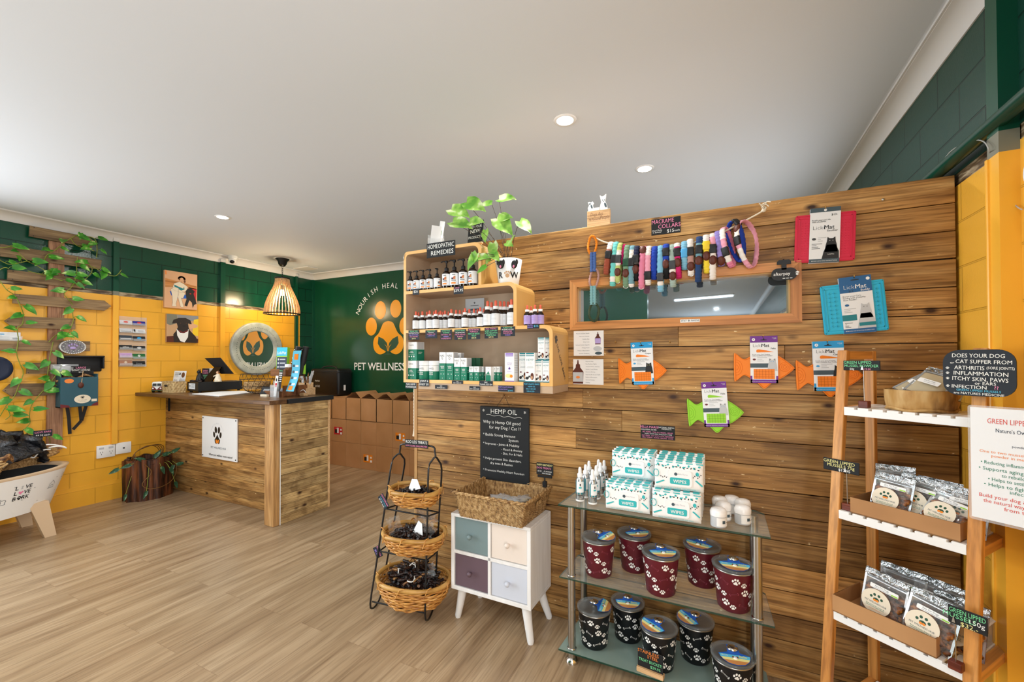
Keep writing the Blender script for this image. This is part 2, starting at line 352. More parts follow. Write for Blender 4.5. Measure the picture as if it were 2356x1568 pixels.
wood('board_y', '#8f7047', '#c2a16c', '#dcc08c', 'y', .55, True, True, .26)
wood('counter_top', '#3a2414', '#5f4026', '#8a6440', 'x', .3, False, False, .15)
wood('post_wood', '#8a5f34', '#b98c56', '#d9b27c', 'z', .5, False, False, .15)
noisy('ply_edge', [(.3, '#e3ac60'), (.7, '#efc07c')], (9, 9, 9), 3, .45)
noisy('ply_face', [(.3, '#b79c80'), (.7, '#c8ae92')], (4, 4, 9), 3, .6)
noisy('ply_side', [(.3, '#cf9f55'), (.7, '#dbb06a')], (3, 3, 3), 3, .45)
wood('frame_orange', '#b5733a', '#cd8c50', '#dba368', 'x', .4, False, False, .1, grain=.5, bump=.1); wood('frame_orange_z', '#b5733a', '#cd8c50', '#dba368', 'z', .4, False, False, .1, grain=.5, bump=.1)
wood('ladder_wood', '#a8672a', '#cf8f48', '#e3ab68', 'z', .4, False, False, .12, grain=.6, bump=.1); wood('ladder_wood_y', '#a8672a', '#cf8f48', '#e3ab68', 'y', .4, False, False, .12, grain=.6, bump=.1)
wood('grey_board', '#5f4c38', '#8a7152', '#ab9069', 'x', .7, True, False, .2); wood('grey_post', '#8a6248', '#ad8062', '#c79c7a', 'z', .7, False, False, .12)
wood('stand_wood', '#4a2814', '#7a4a26', '#a06a3c', 'x', .4, False, False, .1); wood('red_wood', '#4a1c10', '#6e2f1c', '#8a4228', 'x', .4, False, False, .1)
wood('pine', '#c79a66', '#dcb484', '#ecca9c', 'x', .5, False, False, .1); noisy('whitewash', [(.3, '#e2e0dd'), (.7, '#efeeec')], (30, 30, 3), 3, .5, .1)
noisy('cardboard', [(.3, '#b07e4c'), (.7, '#c39060')], (3, 3, 3), 3, .7); noisy('cardboard_light', [(.3, '#a97a4c'), (.7, '#bd8d5c')], (4, 4, 4), 3, .7); plain('cardboard_dark', '#7e5730', .8)
noisy('jerky', [(.3, '#0c0706'), (.55, '#2a1712'), (.75, '#5a3524')], (60, 60, 60), 4, .4, .8); noisy('jerky_black', [(.3, '#08080a'), (.6, '#1a1a1f'), (.8, '#4a4742')], (55, 55, 55), 4, .35, .9)
noisy('jerky_tan', [(.3, '#3a2212'), (.5, '#80552e'), (.7, '#c49a62')], (45, 45, 45), 4, .5, .6)
noisy('cane', [(.3, '#9a5e24'), (.55, '#cf9448'), (.75, '#e6b870')], (22, 22, 22), 3, .4, .2); noisy('cane_rim', [(.3, '#a3742f'), (.6, '#c99a52'), (.8, '#dcb474')], (9, 9, 9), 3, .45, .1)
noisy('seagrass', [(.3, '#6b4a2a'), (.5, '#a8824f'), (.75, '#d3b280')], (70, 70, 40), 3, .7, .7); noisy('seagrass_pale', [(.3, '#a68252'), (.5, '#cfae78'), (.75, '#e6cc9a')], (70, 70, 40), 3, .7, .6)
noisy('bark', [(.3, '#140a06'), (.45, '#3f1f10'), (.65, '#7a4420'), (.8, '#9a6234')], (28, 28, 3), 4, .5, .8); noisy('palm_bark', [(.32, '#704a20'), (.48, '#b58a4c'), (.72, '#dcbc84')], (18, 18, 5), 4, .6, .6)
noisy('leaf', [(.4, '#2f7a1e'), (.6, '#55a52e'), (.72, '#c9e08c')], (16, 16, 16), 2, .4, .1); noisy('leaf_pale', [(.35, '#5a9a30'), (.55, '#98c858'), (.7, '#e6f0c4')], (15, 15, 15), 2, .4, .1)
noisy('leaf_deep', [(.4, '#1f4a34'), (.6, '#3a6b4c'), (.7, '#8aa882')], (40, 40, 40), 2, .4); plain('vine_stem', '#8f9a3a', .5); plain('dark_stem', '#4a3c30', .6); plain('cane_wire', '#7a5428', .5)
noisy('galv', [(.3, '#9aa5a0'), (.7, '#bcc5bf')], (14, 14, 14), 4, .45, .1); plain('mirror', '#e8eceb', .015, 1)
m, nt, b = newmat('floor_vinyl'); L = nt.links
tc = nt.nodes.new('ShaderNodeTexCoord'); mp = nt.nodes.new('ShaderNodeMapping'); mp.inputs['Rotation'].default_value = (0, 0, R(90)); L.new(tc.outputs['Object'], mp.inputs[0])
br = nt.nodes.new('ShaderNodeTexBrick'); br.inputs['Scale'].default_value = 1; br.inputs['Brick Width'].default_value = 1.22; br.inputs['Row Height'].default_value = .18; br.offset = .37
br.inputs['Mortar Size'].default_value = .0009; br.inputs['Mortar Smooth'].default_value = .1; br.inputs['Color1'].default_value = (0, 0, 0, 1); br.inputs['Color2'].default_value = (1, 1, 1, 1); br.inputs['Mortar'].default_value = (.5, .5, .5, 1); br.inputs['Bias'].default_value = 0
L.new(mp.outputs[0], br.inputs['Vector'])
sc = nt.nodes.new('ShaderNodeVectorMath'); sc.operation = 'SCALE'; sc.inputs[3].default_value = 13; L.new(br.outputs['Color'], sc.inputs[0])
ad = nt.nodes.new('ShaderNodeVectorMath'); ad.operation = 'ADD'; L.new(tc.outputs['Object'], ad.inputs[0]); L.new(sc.outputs[0], ad.inputs[1])
m2 = nt.nodes.new('ShaderNodeMapping'); m2.inputs['Scale'].default_value = (9, .8, 1); L.new(ad.outputs[0], m2.inputs[0])
n1 = nt.nodes.new('ShaderNodeTexNoise'); n1.inputs['Scale'].default_value = 1; n1.inputs['Detail'].default_value = 5; n1.inputs['Distortion'].default_value = .8; L.new(m2.outputs[0], n1.inputs['Vector'])
r1 = ramp(nt, [(.25, '#876d51'), (.5, '#a68d6e'), (.75, '#bba384')]); L.new(n1.outputs['Fac'], r1.inputs[0])
m3 = nt.nodes.new('ShaderNodeMapping'); m3.inputs['Scale'].default_value = (90, 3.5, 1); L.new(ad.outputs[0], m3.inputs[0])
n2 = nt.nodes.new('ShaderNodeTexNoise'); n2.inputs['Scale'].default_value = 1; n2.inputs['Detail'].default_value = 4; L.new(m3.outputs[0], n2.inputs['Vector'])
r2 = ramp(nt, [(.36, (.66, .63, .6, 1)), (.55, (1.03, 1.03, 1.03, 1))]); L.new(n2.outputs['Fac'], r2.inputs[0])
mx = nt.nodes.new('ShaderNodeMix'); mx.data_type = 'RGBA'; mx.blend_type = 'MULTIPLY'; mx.inputs[0].default_value = .7; L.new(r1.outputs[0], mx.inputs[6]); L.new(r2.outputs[0], mx.inputs[7])
mm = nt.nodes.new('ShaderNodeMix'); mm.data_type = 'RGBA'; L.new(br.outputs['Fac'], mm.inputs[0]); L.new(mx.outputs[2], mm.inputs[6]); mm.inputs[7].default_value = hexc('#84694f')
L.new(mm.outputs[2], b.inputs['Base Color']); b.inputs['Roughness'].default_value = .33; b.inputs['Specular IOR Level'].default_value = .4
bp = nt.nodes.new('ShaderNodeBump'); bp.inputs['Strength'].default_value = .08; bp.inputs['Distance'].default_value = .003; L.new(n2.outputs['Fac'], bp.inputs['Height']); L.new(bp.outputs[0], b.inputs['Normal'])
glassy('glass_clear', '#dff0ea', .02, .13); glassy('glass_edge', '#0b3d30', .1, .85); glassy('glass_frost', '#8fa59c', .12, .72); glassy('acrylic', '#eef2f4', .03, .22); glassy('foil_clear', '#e6eaec', .06, .14, .9)
glassy('lid_clear', '#9aa4a8', .04, .26, .9); plain('foil', '#c9ccce', .22, .9); glassy('bag_plastic', '#dfe4e8', .12, .35, .9); plain('window_glass', '#b4c4cf', .02, .92)
plain('lamp_on', '#ffffff', .5, emit='#fff6e8', es=14); plain('bulb_on', '#ffffff', .5, emit='#ffd9a0', es=60); plain('amber_glass', '#1c0d06', .08, coat=.5); plain('tube_on', '#ffffff', .5, emit='#ffffff', es=9)
plain('foil_wave', '#b9bdc0', .25, .85); noisy('foil_crumple', [(.3, '#6f7477'), (.6, '#d6dadc')], (70, 70, 70), 3, .2, 1., metal=.8)
noisy('mussel', [(.3, '#1c100a'), (.5, '#7a4214'), (.7, '#c07a2c')], (50, 50, 50), 4, .45, .8); plain('powder', '#b9a578', .7)
noisy('mosaic', [(.3, '#5f5a60'), (.6, '#9a949a')], (60, 60, 60), 3, .4, .5)
# ------------------------------------------------------------ the room
def struct(mb, name, label=None): return mb.build(name, None, kind='structure', label=label)
T = .12
mb = MB('floor_vinyl'); mb.box(XL-T, XR+T, YF-T, YB+T, -.1, 0); struct(mb, 'floor')
mb = MB('ceiling_paint'); mb.box(XL-T, XR+T, YF-T, YB+T, ZC, ZC+.1); struct(mb, 'ceiling')
# left wall: yellow blocks, rough unpainted band, green blocks; the far end is all green
YE = onX(690, 700, XL).y
def wall_seg(mb, x0, x1, y0, y1, z0, z1, m): mb.mat(m); mb.box(x0, x1, y0, y1, z0, z1)
mb = MB()
wy0, wy1, wz0, wz1 = -2.25, .75, .35, 2.55
for y0, y1 in ((YF, wy0), (wy1, YE)):
    wall_seg(mb, XL-T, XL, y0, y1, 0, 2.2, 'block_yellow'); wall_seg(mb, XL-T, XL-.004, y0, y1, 2.2, 2.245, 'band_rough'); wall_seg(mb, XL-T, XL, y0, y1, 2.245, ZC, 'block_green')
wall_seg(mb, XL-T, XL, wy0, wy1, 0, wz0, 'block_yellow'); wall_seg(mb, XL-T, XL, wy0, wy1, wz1, ZC, 'block_green')
wall_seg(mb, XL-T, XL, YE, YB, 0, ZC, 'block_green')
struct(mb, 'wall_left')
mb = MB('green_smooth'); mb.box(XL-T, XR+T, YB, YB+T, 0, ZC); struct(mb, 'wall_back')
mb = MB(); ry0, ry1 = -1.85, -.15
for y0, y1 in ((YF, ry0), (ry1, YB)):
    wall_seg(mb, XR, XR+T, y0, y1, 0, 2.21, 'block_yellow_right'); wall_seg(mb, XR+.004, XR+T, y0, y1, 2.21, 2.262, 'band_rough'); wall_seg(mb, XR, XR+T, y0, y1, 2.262, ZC, 'block_green_right')
wall_seg(mb, XR, XR+T, ry0, ry1, 0, .35, 'block_yellow_right'); wall_seg(mb, XR, XR+T, ry0, ry1, 2.55, ZC, 'block_green_right')
struct(mb, 'wall_right')
mb = MB('green_smooth'); mb.box(XL-T, -1.0, YF-T, YF, 0, ZC); mb.box(.8, XR+T, YF-T, YF, 0, ZC); mb.box(-1.0, .8, YF-T, YF, 2.35, ZC); mb.box(-1.0, .8, YF-T, YF, 0, .15); struct(mb, 'wall_front')
mb = MB('green_smooth'); mb.box(XL, -1.06, -2.42, -2.30, 0, ZC); struct(mb, 'wall_return')
def window(name, fn, a0, a1, z0, z1, nm):
    mb = MB('white'); t = .05
    for z in (z0, z1-t): fn(mb, a0, a1, z, z+t, .03)
    k = nm
    for i in range(k+1):
        a = a0+(a1-a0-t)*i/k; fn(mb, a, a+t, z0+t, z1-t, .03)
    o = struct(mb, name); g = MB('acrylic'); fn(g, a0+t, a1-t, z0+t, z1-t, .003); g.build('window_pane', o)
window('window_1', lambda m, a, b, z0, z1, d: m.box(XL-.06-d, XL-.06+d, a, b, z0, z1), wy0, wy1, wz0, wz1, 3)  # assumed windows out of view, added to go with the daylight fills
window('window_2', lambda m, a, b, z0, z1, d: m.box(XR+.06-d, XR+.06+d, a, b, z0, z1), ry0, ry1, .35, 2.55, 3)
window('window_3', lambda m, a, b, z0, z1, d: m.box(a, b, YF-.06-d, YF-.06+d, z0, z1), -1.0, .8, .15, 2.35, 2)
# cornice: coved, with a square lip at the ceiling
def cornice(name, p0, p1, inward):
    a, b = Vector(p0), Vector(p1); n = Vector(inward); W, D = .088, ZC-2.781
    prof = [(0, 0), (0, -D), (.006, -D)]+[(.006+(W-.016)*(1-math.cos(t)), -D+(D-.01)*math.sin(t)*.96) for t in [PI/2*i/7 for i in range(8)]]+[(W-.01, -.012), (W, -.012), (W, 0)]
    vs = [q+n*u+Vector((0, 0, v)) for q in (a, b) for u, v in prof]; k = len(prof)
    mb = MB('white_paint'); F_ = [(i, (i+1) % k, (i+1) % k+k, i+k) for i in range(k)]; mb.add(vs, F_[:3]+F_[10:]); mb.add(vs, F_[3:10], True); mb.add(vs, [tuple(range(k)), tuple(range(2*k-1, k-1, -1))])
    struct(mb, name)
cornice('trim_1', (XL, YF, ZC), (XL, YB, ZC), (1, 0, 0)); cornice('trim_2', (XL, YB, ZC), (XR, YB, ZC), (0, -1, 0)); cornice('trim_3', (XR, YF, ZC), (XR, YB, ZC), (-1, 0, 0))
# vertical cover strips on the left wall, with white caps over the cornice
def strip(px0, px1, py, n, depth=.03, full_green=False):
    y0, y1 = onX(px0, py, XL+depth).y, onX(px1, py, XL+depth).y; mb = MB()
    if full_green: wall_seg(mb, XL, XL+depth, y0, y1, 0, 2.79, 'green_strip')
    else:
        wall_seg(mb, XL, XL+depth, y0, y1, onX(268, 1019, XL).z if n == 4 else 0, 2.2, 'yellow_strip'); wall_seg(mb, XL, XL+depth, y0, y1, 2.2, 2.245, 'gum'); wall_seg(mb, XL, XL+depth, y0, y1, 2.245, 2.79, 'green_strip')
    mb.mat('white_paint'); mb.box(XL, XL+depth+.006, y0-.002, y1+.002, 2.785, 2.822)
    struct(mb, 'trim_%d' % n)
strip(261, 274, 640, 4); strip(508, 519, 640, 5); strip(681, 686, 680, 6, .035, True)
mb = MB('green_strip'); mb.box(XL, XL+.03, YB-.03, YB, 0, 2.781); struct(mb, 'trim_7')
mb = MB('block_yellow'); mb.box(XL, XL+.012, .75, YE, 0, .165); mb.mat('yellow_strip'); mb.box(XL, XL+.006, .75, YE, .165, .205); struct(mb, 'baseboard_left')
# right wall pilaster, pipe and bracket near the ceiling
def rightwall_y(px, py): return onX(px, py, XR).y
yA, yB_ = onX(2275, 600, XR-.05).y, onX(2302, 600, XR-.05).y
mb = MB(); wall_seg(mb, XR-.05, XR, yB_, yA, 0, 2.18, 'yellow_strip'); wall_seg(mb, XR-.05, XR, yB_, yA, 2.18, 2.25, 'gum'); wall_seg(mb, XR-.05, XR, yB_, yA, 2.25, 2.79, 'green_strip'); mb.mat('yellow_strip'); mb.box(XR-.058, XR-.046, yA-.012, yA, 0, 2.18, .003); struct(mb, 'trim_8')
# ------------------------------------------------------------ timber partition
PX0, PX1, PZ = -1.899, .868, 2.254
mb = MB('board'); random.seed(11)
bh = PZ/19.6; z = PZ; rowi = 0
# opening for the internal mirror pane
HX0, HX1, HZ0, HZ1 = -.738, .296, 1.708, 1.912
def cutout(x0, x1, z0, z1):
    if z1 <= HZ0 or z0 >= HZ1 or x1 <= HX0 or x0 >= HX1: return [(x0, x1, z0, z1)]
    r = []
    if z0 < HZ0: r.append((x0, x1, z0, HZ0))
    if z1 > HZ1: r.append((x0, x1, HZ1, z1))
    a, b = max(z0, HZ0), min(z1, HZ1)
    if x0 < HX0: r.append((x0, HX0, a, b))
    if x1 > HX1: r.append((HX1, x1, a, b))
    return r
MX0, MX1, MZ0, MZ1 = -.779, .337, 1.668, 1.954
joints = {}
while z > .001:
    z2 = max(z-bh, 0); cuts = [PX0]
    n = random.choice((0, 1, 1, 2)) if z < 1.9 else random.choice((0, 0, 1))
    for k in range(n):
        c_ = random.uniform(PX0+.35, PX1-.35)
        if all(abs(c_-q) > .3 for q in cuts): cuts.append(c_)
    cuts = sorted(cuts)+[PX1]
    for a, b in zip(cuts, cuts[1:]):
        mb.rnd(); t = random.uniform(-.0015, .0015)
        for s0, s1, za, zb in cutout(a, b, z2, z):
            if s1-s0 > .004 and zb-za > .006: mb.box(s0+.0006, s1-.0006, YP+t, YP+.022, za+.0018, zb-.0018, .0014)
    z = z2; rowi += 1
mb.mat('soft_black'); [mb.box(a, b, YP+.019, YP+.024, c, d) for a, b, c, d in cutout(PX0+.004, PX1-.004, .002, PZ-.004)]
mb.mat('board').rnd(); [mb.box(a, b, YP+.0245, YP+.08, c, d) for a, b, c, d in cutout(PX0+.001, PX1, 0, PZ-.001)]; mb.box(PX0+.001, PX1, YP+.08, YP+.11, 0, PZ-.001)
mb.r = .95; mb.box(PX0-.012, PX0+.0, YP+.002, YP+.112, 0, PZ)
mb.mat('post_wood'); mb.r = .9; mb.box(PX0-.012, PX0+.012, YP-.0025, YP+.001, 0, PZ-.001)
struct(mb, 'wall_partition')
# ------------------------------------------------------------ left wall
def LW(px, py, d=0.): p = onX(px, py, XL+d); return (p.y, p.z)
def z1(x, y, s=3.92, ox=0, oy=480): return (ox+x/s, oy+y/s)
def onleft(name, label, cat, y, z, group=None, d=0.): return thing(name, label, cat, (XL+d, y, z), RL, group)
def rel(pts, o): return [(a-o[0], b-o[1]) for a, b in pts]
def leaf(mb, p, d, n, s, w=.62, curl=.15):
    """heart-shaped leaf: p base, d length direction, n upper side"""
    p = Vector(p); d = Vector(d).normalized(); n = Vector(n); n = (n-d*n.dot(d)).normalized(); r = d.cross(n)
    rows = [(0, .0), (.02, .3), (.2, .5), (.42, .47), (.68, .3), (.88, .12), (1, 0)]; vs = []
    for t, wd in rows:
        c = p+d*(t*s)-n*(curl*s*t*t)
        if wd == 0: vs.append([c])
        else:
            b = -.12 if t < .05 else 0
            vs.append([c+r*(wd*w*s)+n*(.07*s)+d*(b*s), c, c-r*(wd*w*s)+n*(.07*s)+d*(b*s)])
    idx = []; fl = []
    for rw in vs: idx.append(list(range(len(fl), len(fl)+len(rw)))); fl += rw
    fs = []
    for a, b in zip(idx, idx[1:]):
        if len(a) == 1: fs += [(a[0], b[0], b[1]), (a[0], b[1], b[2])]
        elif len(b) == 1: fs += [(a[0], b[0], a[1]), (a[1], b[0], a[2])]
        else: fs += [(a[0], b[0], b[1], a[1]), (a[1], b[1], b[2], a[2])]
    mb.rnd(); mb.add(fl, fs, True)
# signpost of fence boards
sp_o = LW(127, 800)
sg = onleft('arrow_signpost', 'tall weathered wooden signpost with pointed fence boards, overgrown by a vine on the yellow wall', 'signpost', sp_o[0], 0)
o0 = (sp_o[0], 0)
mb = MB('grey_post'); a = LW(*z1(432, 290)); b = LW(*z1(572, 290)); mb.box(a[0]-o0[0], b[0]-o0[0], -.03, -.002, .62, a[1]); mb.build('post', sg)
random.seed(5)
for poly in ([(268, 152), (800, 258), (862, 302), (825, 350), (262, 248)], [(-60, 308), (915, 462), (905, 548), (-60, 420)], [(70, 548), (720, 625), (790, 682), (730, 718), (66, 640)],
             [(118, 765), (940, 828), (1003, 878), (938, 918), (112, 852)], [(36, 1012), (108, 966), (678, 990), (676, 1088), (120, 1070)], [(-80, 1176), (810, 1195), (808, 1283), (-80, 1278)],
             [(245, 1388), (500, 1385), (500, 1485), (238, 1488)], [(22, 1640), (88, 1578), (505, 1570), (505, 1680), (105, 1692)]):
    mb = MB('grey_board').rnd(); mb.prism(rel([LW(*z1(*q), .045) for q in poly], o0), -.052, -.031)
    mb.mat('soft_black'); c = rel([LW(*z1(*q), .045) for q in poly], o0); cx = sum(q[0] for q in c)/len(c); cz = sum(q[1] for q in c)/len(c)
    for q in (c[0], c[-1]): mb.ell(q[0]*.9+cx*.1, q[1]*.8+cz*.2, .004, .004, -.0525, n=8)
    mb.build('pointed_board', sg)
def vine(name, label, paths, anchor, d=.07, size=.1, every=.16, mleaf='leaf', seed=1, wallx=None):
    random.seed(seed); t = thing(name, label, 'plant', anchor); A = Vector(anchor); st = MB('vine_stem'); fo = MB(mleaf)
    for path in paths:
        pts = [onX(*z1(*q), XL+d+random.uniform(-.02, .03)) for q in path]; sm = smooth_path(pts, 5); st.tube([p-A for p in sm], .0035, 5)
        acc = .0; k = 0
        for a, b in zip(sm, sm[1:]):
            acc += (b-a).length
            if acc > every:
                acc = random.uniform(-.03, .02); k += 1; dr = (b-a).normalized(); side = 1 if k % 2 else -1
                s = size*random.uniform(.75, 1.25); L = Vector((random.uniform(.1, .5), side*random.uniform(.4, 1)+dr.y*.4, random.uniform(-.75, .1)))
                e = b+Vector((.03, side*.02, .015)); st.tube([b-A, (b+e)/2+Vector((0, 0, .008))-A, e-A], .002, 4)
                leaf(fo, e-A, L, (1, random.uniform(-.3, .3), random.uniform(.1, .8)), s)
    st.build('stem', t); fo.build('foliage', t); return t
vine('trailing_vine', 'variegated trailing vine wound around the upper arrow boards of the signpost', [
    [(-40, 350), (30, 350), (110, 345), (170, 400), (245, 470), (320, 500), (390, 480), (420, 420), (500, 370), (570, 310), (650, 260), (700, 240), (800, 250), (860, 280), (875, 360), (870, 440)],
    [(700, 440), (690, 500), (690, 600), (650, 700), (580, 760), (600, 800), (650, 860), (655, 950), (660, 1010), (620, 1110), (600, 1150)],
    [(800, 510), (870, 540), (930, 580), (1040, 605), (1095, 550)], [(-30, 440), (30, 480), (100, 500), (250, 470)], [(320, 505), (420, 560), (500, 560), (600, 590), (690, 600)], [(640, 690), (760, 640), (830, 560), (800, 500), (740, 480)],
    [(250, 560), (400, 600), (560, 650)], [(-20, 560), (40, 530), (80, 540)], [(640, 270), (690, 330), (790, 360), (850, 380)]], (XL+.06, 1.9, 2.55), every=.075, size=.088, seed=3)
vine('trailing_vine', 'long green vine hanging down the left side of the signpost to the dried meat baskets', [
    [(0, 650), (60, 730), (130, 780), (180, 870), (210, 950), (200, 1040), (155, 1080), (165, 1180), (150, 1300), (180, 1400), (210, 1480), (170, 1590), (130, 1690), (60, 1770), (0, 1870)],
    [(480, 1200), (450, 1330), (440, 1420), (430, 1500), (460, 1570), (380, 1650), (290, 1760), (265, 1860), (270, 1930), (215, 1990), (170, 2010)],
    [(160, 2010), (120, 2040), (135, 2110)], [(170, 2010), (200, 2060), (165, 2120)], [(440, 1200), (520, 1130), (600, 1140)], [(560, 1400), (520, 1480), (470, 1560), (560, 1610)], [(60, 1790), (90, 1860), (50, 1900)], [(370, 2000), (440, 2060), (450, 2110)]],
    (XL+.06, 1.7, 1.2), every=.085, size=.092, seed=8, d=.085)
# mosaic paw plaque
c = LW(*z1(655, 1245), .08); pl = onleft('mosaic_plaque', 'oval pebble mosaic plaque with a paw print leaning on an arrow board', 'plaque', *c)
mb = MB('mosaic'); W, H = .098, .07
mb.prism([(W*math.cos(2*PI*i/28), H*math.sin(2*PI*i/28)) for i in range(28)], -.085, -.06, True); random.seed(4)
mb.build('plaque_disc', pl)
mb = MB('white'); 
for i in range(34): t = 2*PI*i/34; mb.ball(W*.95*math.cos(t), -.088, H*.94*math.sin(t), .0075, .006, .006, 6, 4)
for i in range(11):
    t = 2*PI*i/11+.2; cx, cz = .069*math.cos(t), .047*math.sin(t)
    mb.mat('grey')
    for k in range(6): mb.ball(cx+.0085*math.cos(k*PI/3), -.089, cz+.008*math.sin(k*PI/3), .005, .004, .005, 6, 4)
    mb.mat('chalk'); mb.ball(cx, -.09, cz, .004, .004, .004, 6, 4)
mb.mat('lilac')
for dx, dz in ((-.028, .012), (-.01, .025), (.01, .025), (.028, .012)): mb.ball(dx, -.09, dz, .008, .007, .011, 8, 5)
mb.ball(0, -.09, -.011, .026, .009, .014, 10, 6); mb.build('pebble_mosaic', pl)
# round navy plate and card holder at the left edge
c = LW(-14, 848); mb = MB('navy'); mb.lathe([(0, 0), (.1, .0), (.115, .012), (.11, .02), (.08, .012), (0, .012)], 28)
o = mb.build('round_plate', None, 'dark navy round wall plate cut off by the left edge of the photo', 'wall plate'); o.location = (XL+.003, c[0], c[1]); o.rotation_euler = (0, R(90), 0)
c = LW(8, 772, .03); h = onleft('card_holder', 'clear card holder with white leaflets on a fence board at the far left', 'card holder', *c)
mb = MB('acrylic'); mb.box(-.14, .11, -.06, -.056, -.045, .0); mb.box(-.14, .11, -.06, -.02, -.048, -.045); mb.build('holder_tray', h); mb = MB('white_paper'); mb.box(-.13, .1, -.05, -.03, -.04, .035); mb.mat('lm_blue'); mb.box(-.12, .0, -.0505, -.0499, .01, .018); mb.mat('print_grey'); mb.box(.05, .09, -.0505, -.0499, -.03, -.015); mb.build('leaflet_stack', h)
# hanging case with open lid
def zc(x, y): return (100+x/7.125, 780+y/7.125)
c0 = LW(*zc(545, 860), .15); cs = onleft('hanging_case', 'open teal-blue vintage case with maroon corners hanging on the signpost', 'case', c0[0], c0[1])
fr = rel([LW(*zc(*q), .15) for q in ((205, 640), (895, 590), (890, 1075), (300, 1125), (208, 1105))], c0)
x0, x1, zt, zb = fr[0][0]+.03, fr[1][0], fr[0][1]+.005, fr[3][1]
mb = MB('dk_teal'); mb.box(x0, x1, -.158, -.15, zb, zt, .003); mb.box(x0, x0+.008, -.15, -.045, zb, zt+.03); mb.box(x1-.008, x1, -.15, -.045, zb, zt+.03); mb.box(x0, x1, -.15, -.045, zb, zb+.008); mb.mat('soft_black'); mb.box(x0, x1, -.052, -.045, zb, zt+.06); mb.build('case_body', cs)
mb = MB('maroon'); mb.flat([(x0, zb), (x0+.07, zb), (x0+.06, zb+.02), (x0, zb+.035)], -.1585); mb.flat([(x1, zb), (x1-.055, zb), (x1-.04, zb+.02), (x1, zb+.04)], -.1585); mb.build('corner_patch', cs)
mb = MB('cream'); xm = (x0+x1)/2+.02; mb.ell(xm, zb+.075, .062, .043, -.1588, n=24); mb.mat('black'); mb.paw(xm, zb+.092, .018, -.1592); mb.mat('print_grey'); mb.text('PET WELLNESS', xm, zb+.062, .007, -.1592); mb.text('treats and more', xm, zb+.05, .005, -.1592)
mb.mat('chalk_orange'); mb.ell(x0+.06, zt-.035, .034, .022, -.1588, n=18); mb.mat('cream'); mb.box(x1-.052, x1-.01, -.159, -.158, zb+.045, zb+.07); mb.build('sticker', cs)
mb = MB('leather'); mb.ball(xm-.015, -.165, zt-.08, .022, .012, .03, 8, 6); mb.mat('pine'); mb.tube([(xm-.012, -.168, zt-.06), (xm, -.15, zt+.01), (xm+.012, -.13, zt+.06)], .003, 5); mb.build('clasp', cs)
mb = MB('soft_black'); lz = zt+.05; mb.box(x0+.01, x1+.07, -.045, -.012, lz, lz+.16, .012, 2); mb.box(x0+.01, x1+.075, -.1, -.01, lz+.148, lz+.165, .008, 2); mb.box(x1+.06, x1+.075, -.09, -.012, lz+.03, lz+.16, .006, 2); mb.build('lid', cs)
mb = MB('soft_black')
Wd = x1-x0
for pts in ([(x0+.24*Wd, -.1, zb), (x0+.3*Wd, -.09, zb-.12), (x0+.32*Wd, -.085, zb-.2), (x0+.34*Wd, -.08, zb-.27)], [(x0+.57*Wd, -.1, zb), (x0+.62*Wd, -.09, zb-.13), (x0+.63*Wd, -.085, zb-.15), (x0+.42*Wd, -.08, zb-.23)], [(x0+.74*Wd, -.1, zb), (x0+.68*Wd, -.09, zb-.09), (x0+.64*Wd, -.085, zb-.15)]):
    for a, b in zip(pts, pts[1:]): mb.beam(a, b, .026, .004, (0, 1, 0))
mb.build('strap', cs)
def flatsign(name, label, cat, loc, rz, w, h, m='chalkboard', lines=(), t=.004, group=None, rot=None, rad=.002, border=None):
    """small chalked sign: board with writing as part"""
    s = thing(name, label, cat, loc, rz, group, rot); mb = MB(m); mb.box(-w/2, w/2, 0, t, -h/2, h/2, min(rad, t*.45)); mb.build('board', s)
    mb = MB()
    for ln in lines:
        tx, mt, x, z, hh = ln[:5]; al = ln[5] if len(ln) > 5 else 'C'; fit = ln[6] if len(ln) > 6 else w*.92
        mb.mat(mt); mb.text(tx, x*w, z*h, hh*h, -.0006, al, fit=fit, off=ln[7] if len(ln) > 7 else 0)
    if mb.v: mb.build('lettering', s)
    return s
p = (XL+.125, c0[0]+x0+.33, c0[1]+zt+.045)
flatsign('price_sign', 'small black chalk sign for goat horns in the open teal case', 'sign', (XL+.105, c0[0]+.045, c0[1]+zt+.075), RL, .15, .07, 'chalkboard', [('LARGE', 'chalk_pink', 0, .14, .26), ('GOAT HORNS', 'chalk', 0, -.2, .26), ('$8.95', 'chalk', 0, -.45, .16)])
mb = MB('bag_plastic'); mb.grid(lambda u, v: ((u-.5)*.2, -.02-.015*math.sin(PI*u)*math.sin(PI*v)+.004*noise.noise((u*9, v*9, 3)), (v-.5)*.09), 10, 6); mb.mat('light_grey'); mb.box(-.08, .05, -.012, -.008, -.03, .03); o = mb.build('plastic_packet', None, 'clear plastic packet lying in the open lid of the teal case', 'packet'); o.location = (XL+.075, c0[0]-.07, c0[1]+zt+.085); o.rotation_euler[2] = RL
for k, (a, b, tilt) in enumerate(((-.13, .02, 0), (-.02, .17, .1))):
    mb = MB('jerky_tan'); mb.tube([(a, -.09, zt-.04), ((a+b)/2, -.1, zt+.012+k*.01), (b, -.085, zt-.01)], [.012, .014, .004], 8); o = mb.build('goat_horn', None, ['curved brown goat horn on the left inside the teal case', 'pale curved goat horn on the right inside the teal case'][k], 'pet treat', 'goat horns in the case'); o.location = (XL, c0[0], c0[1]); o.rotation_euler[2] = RL
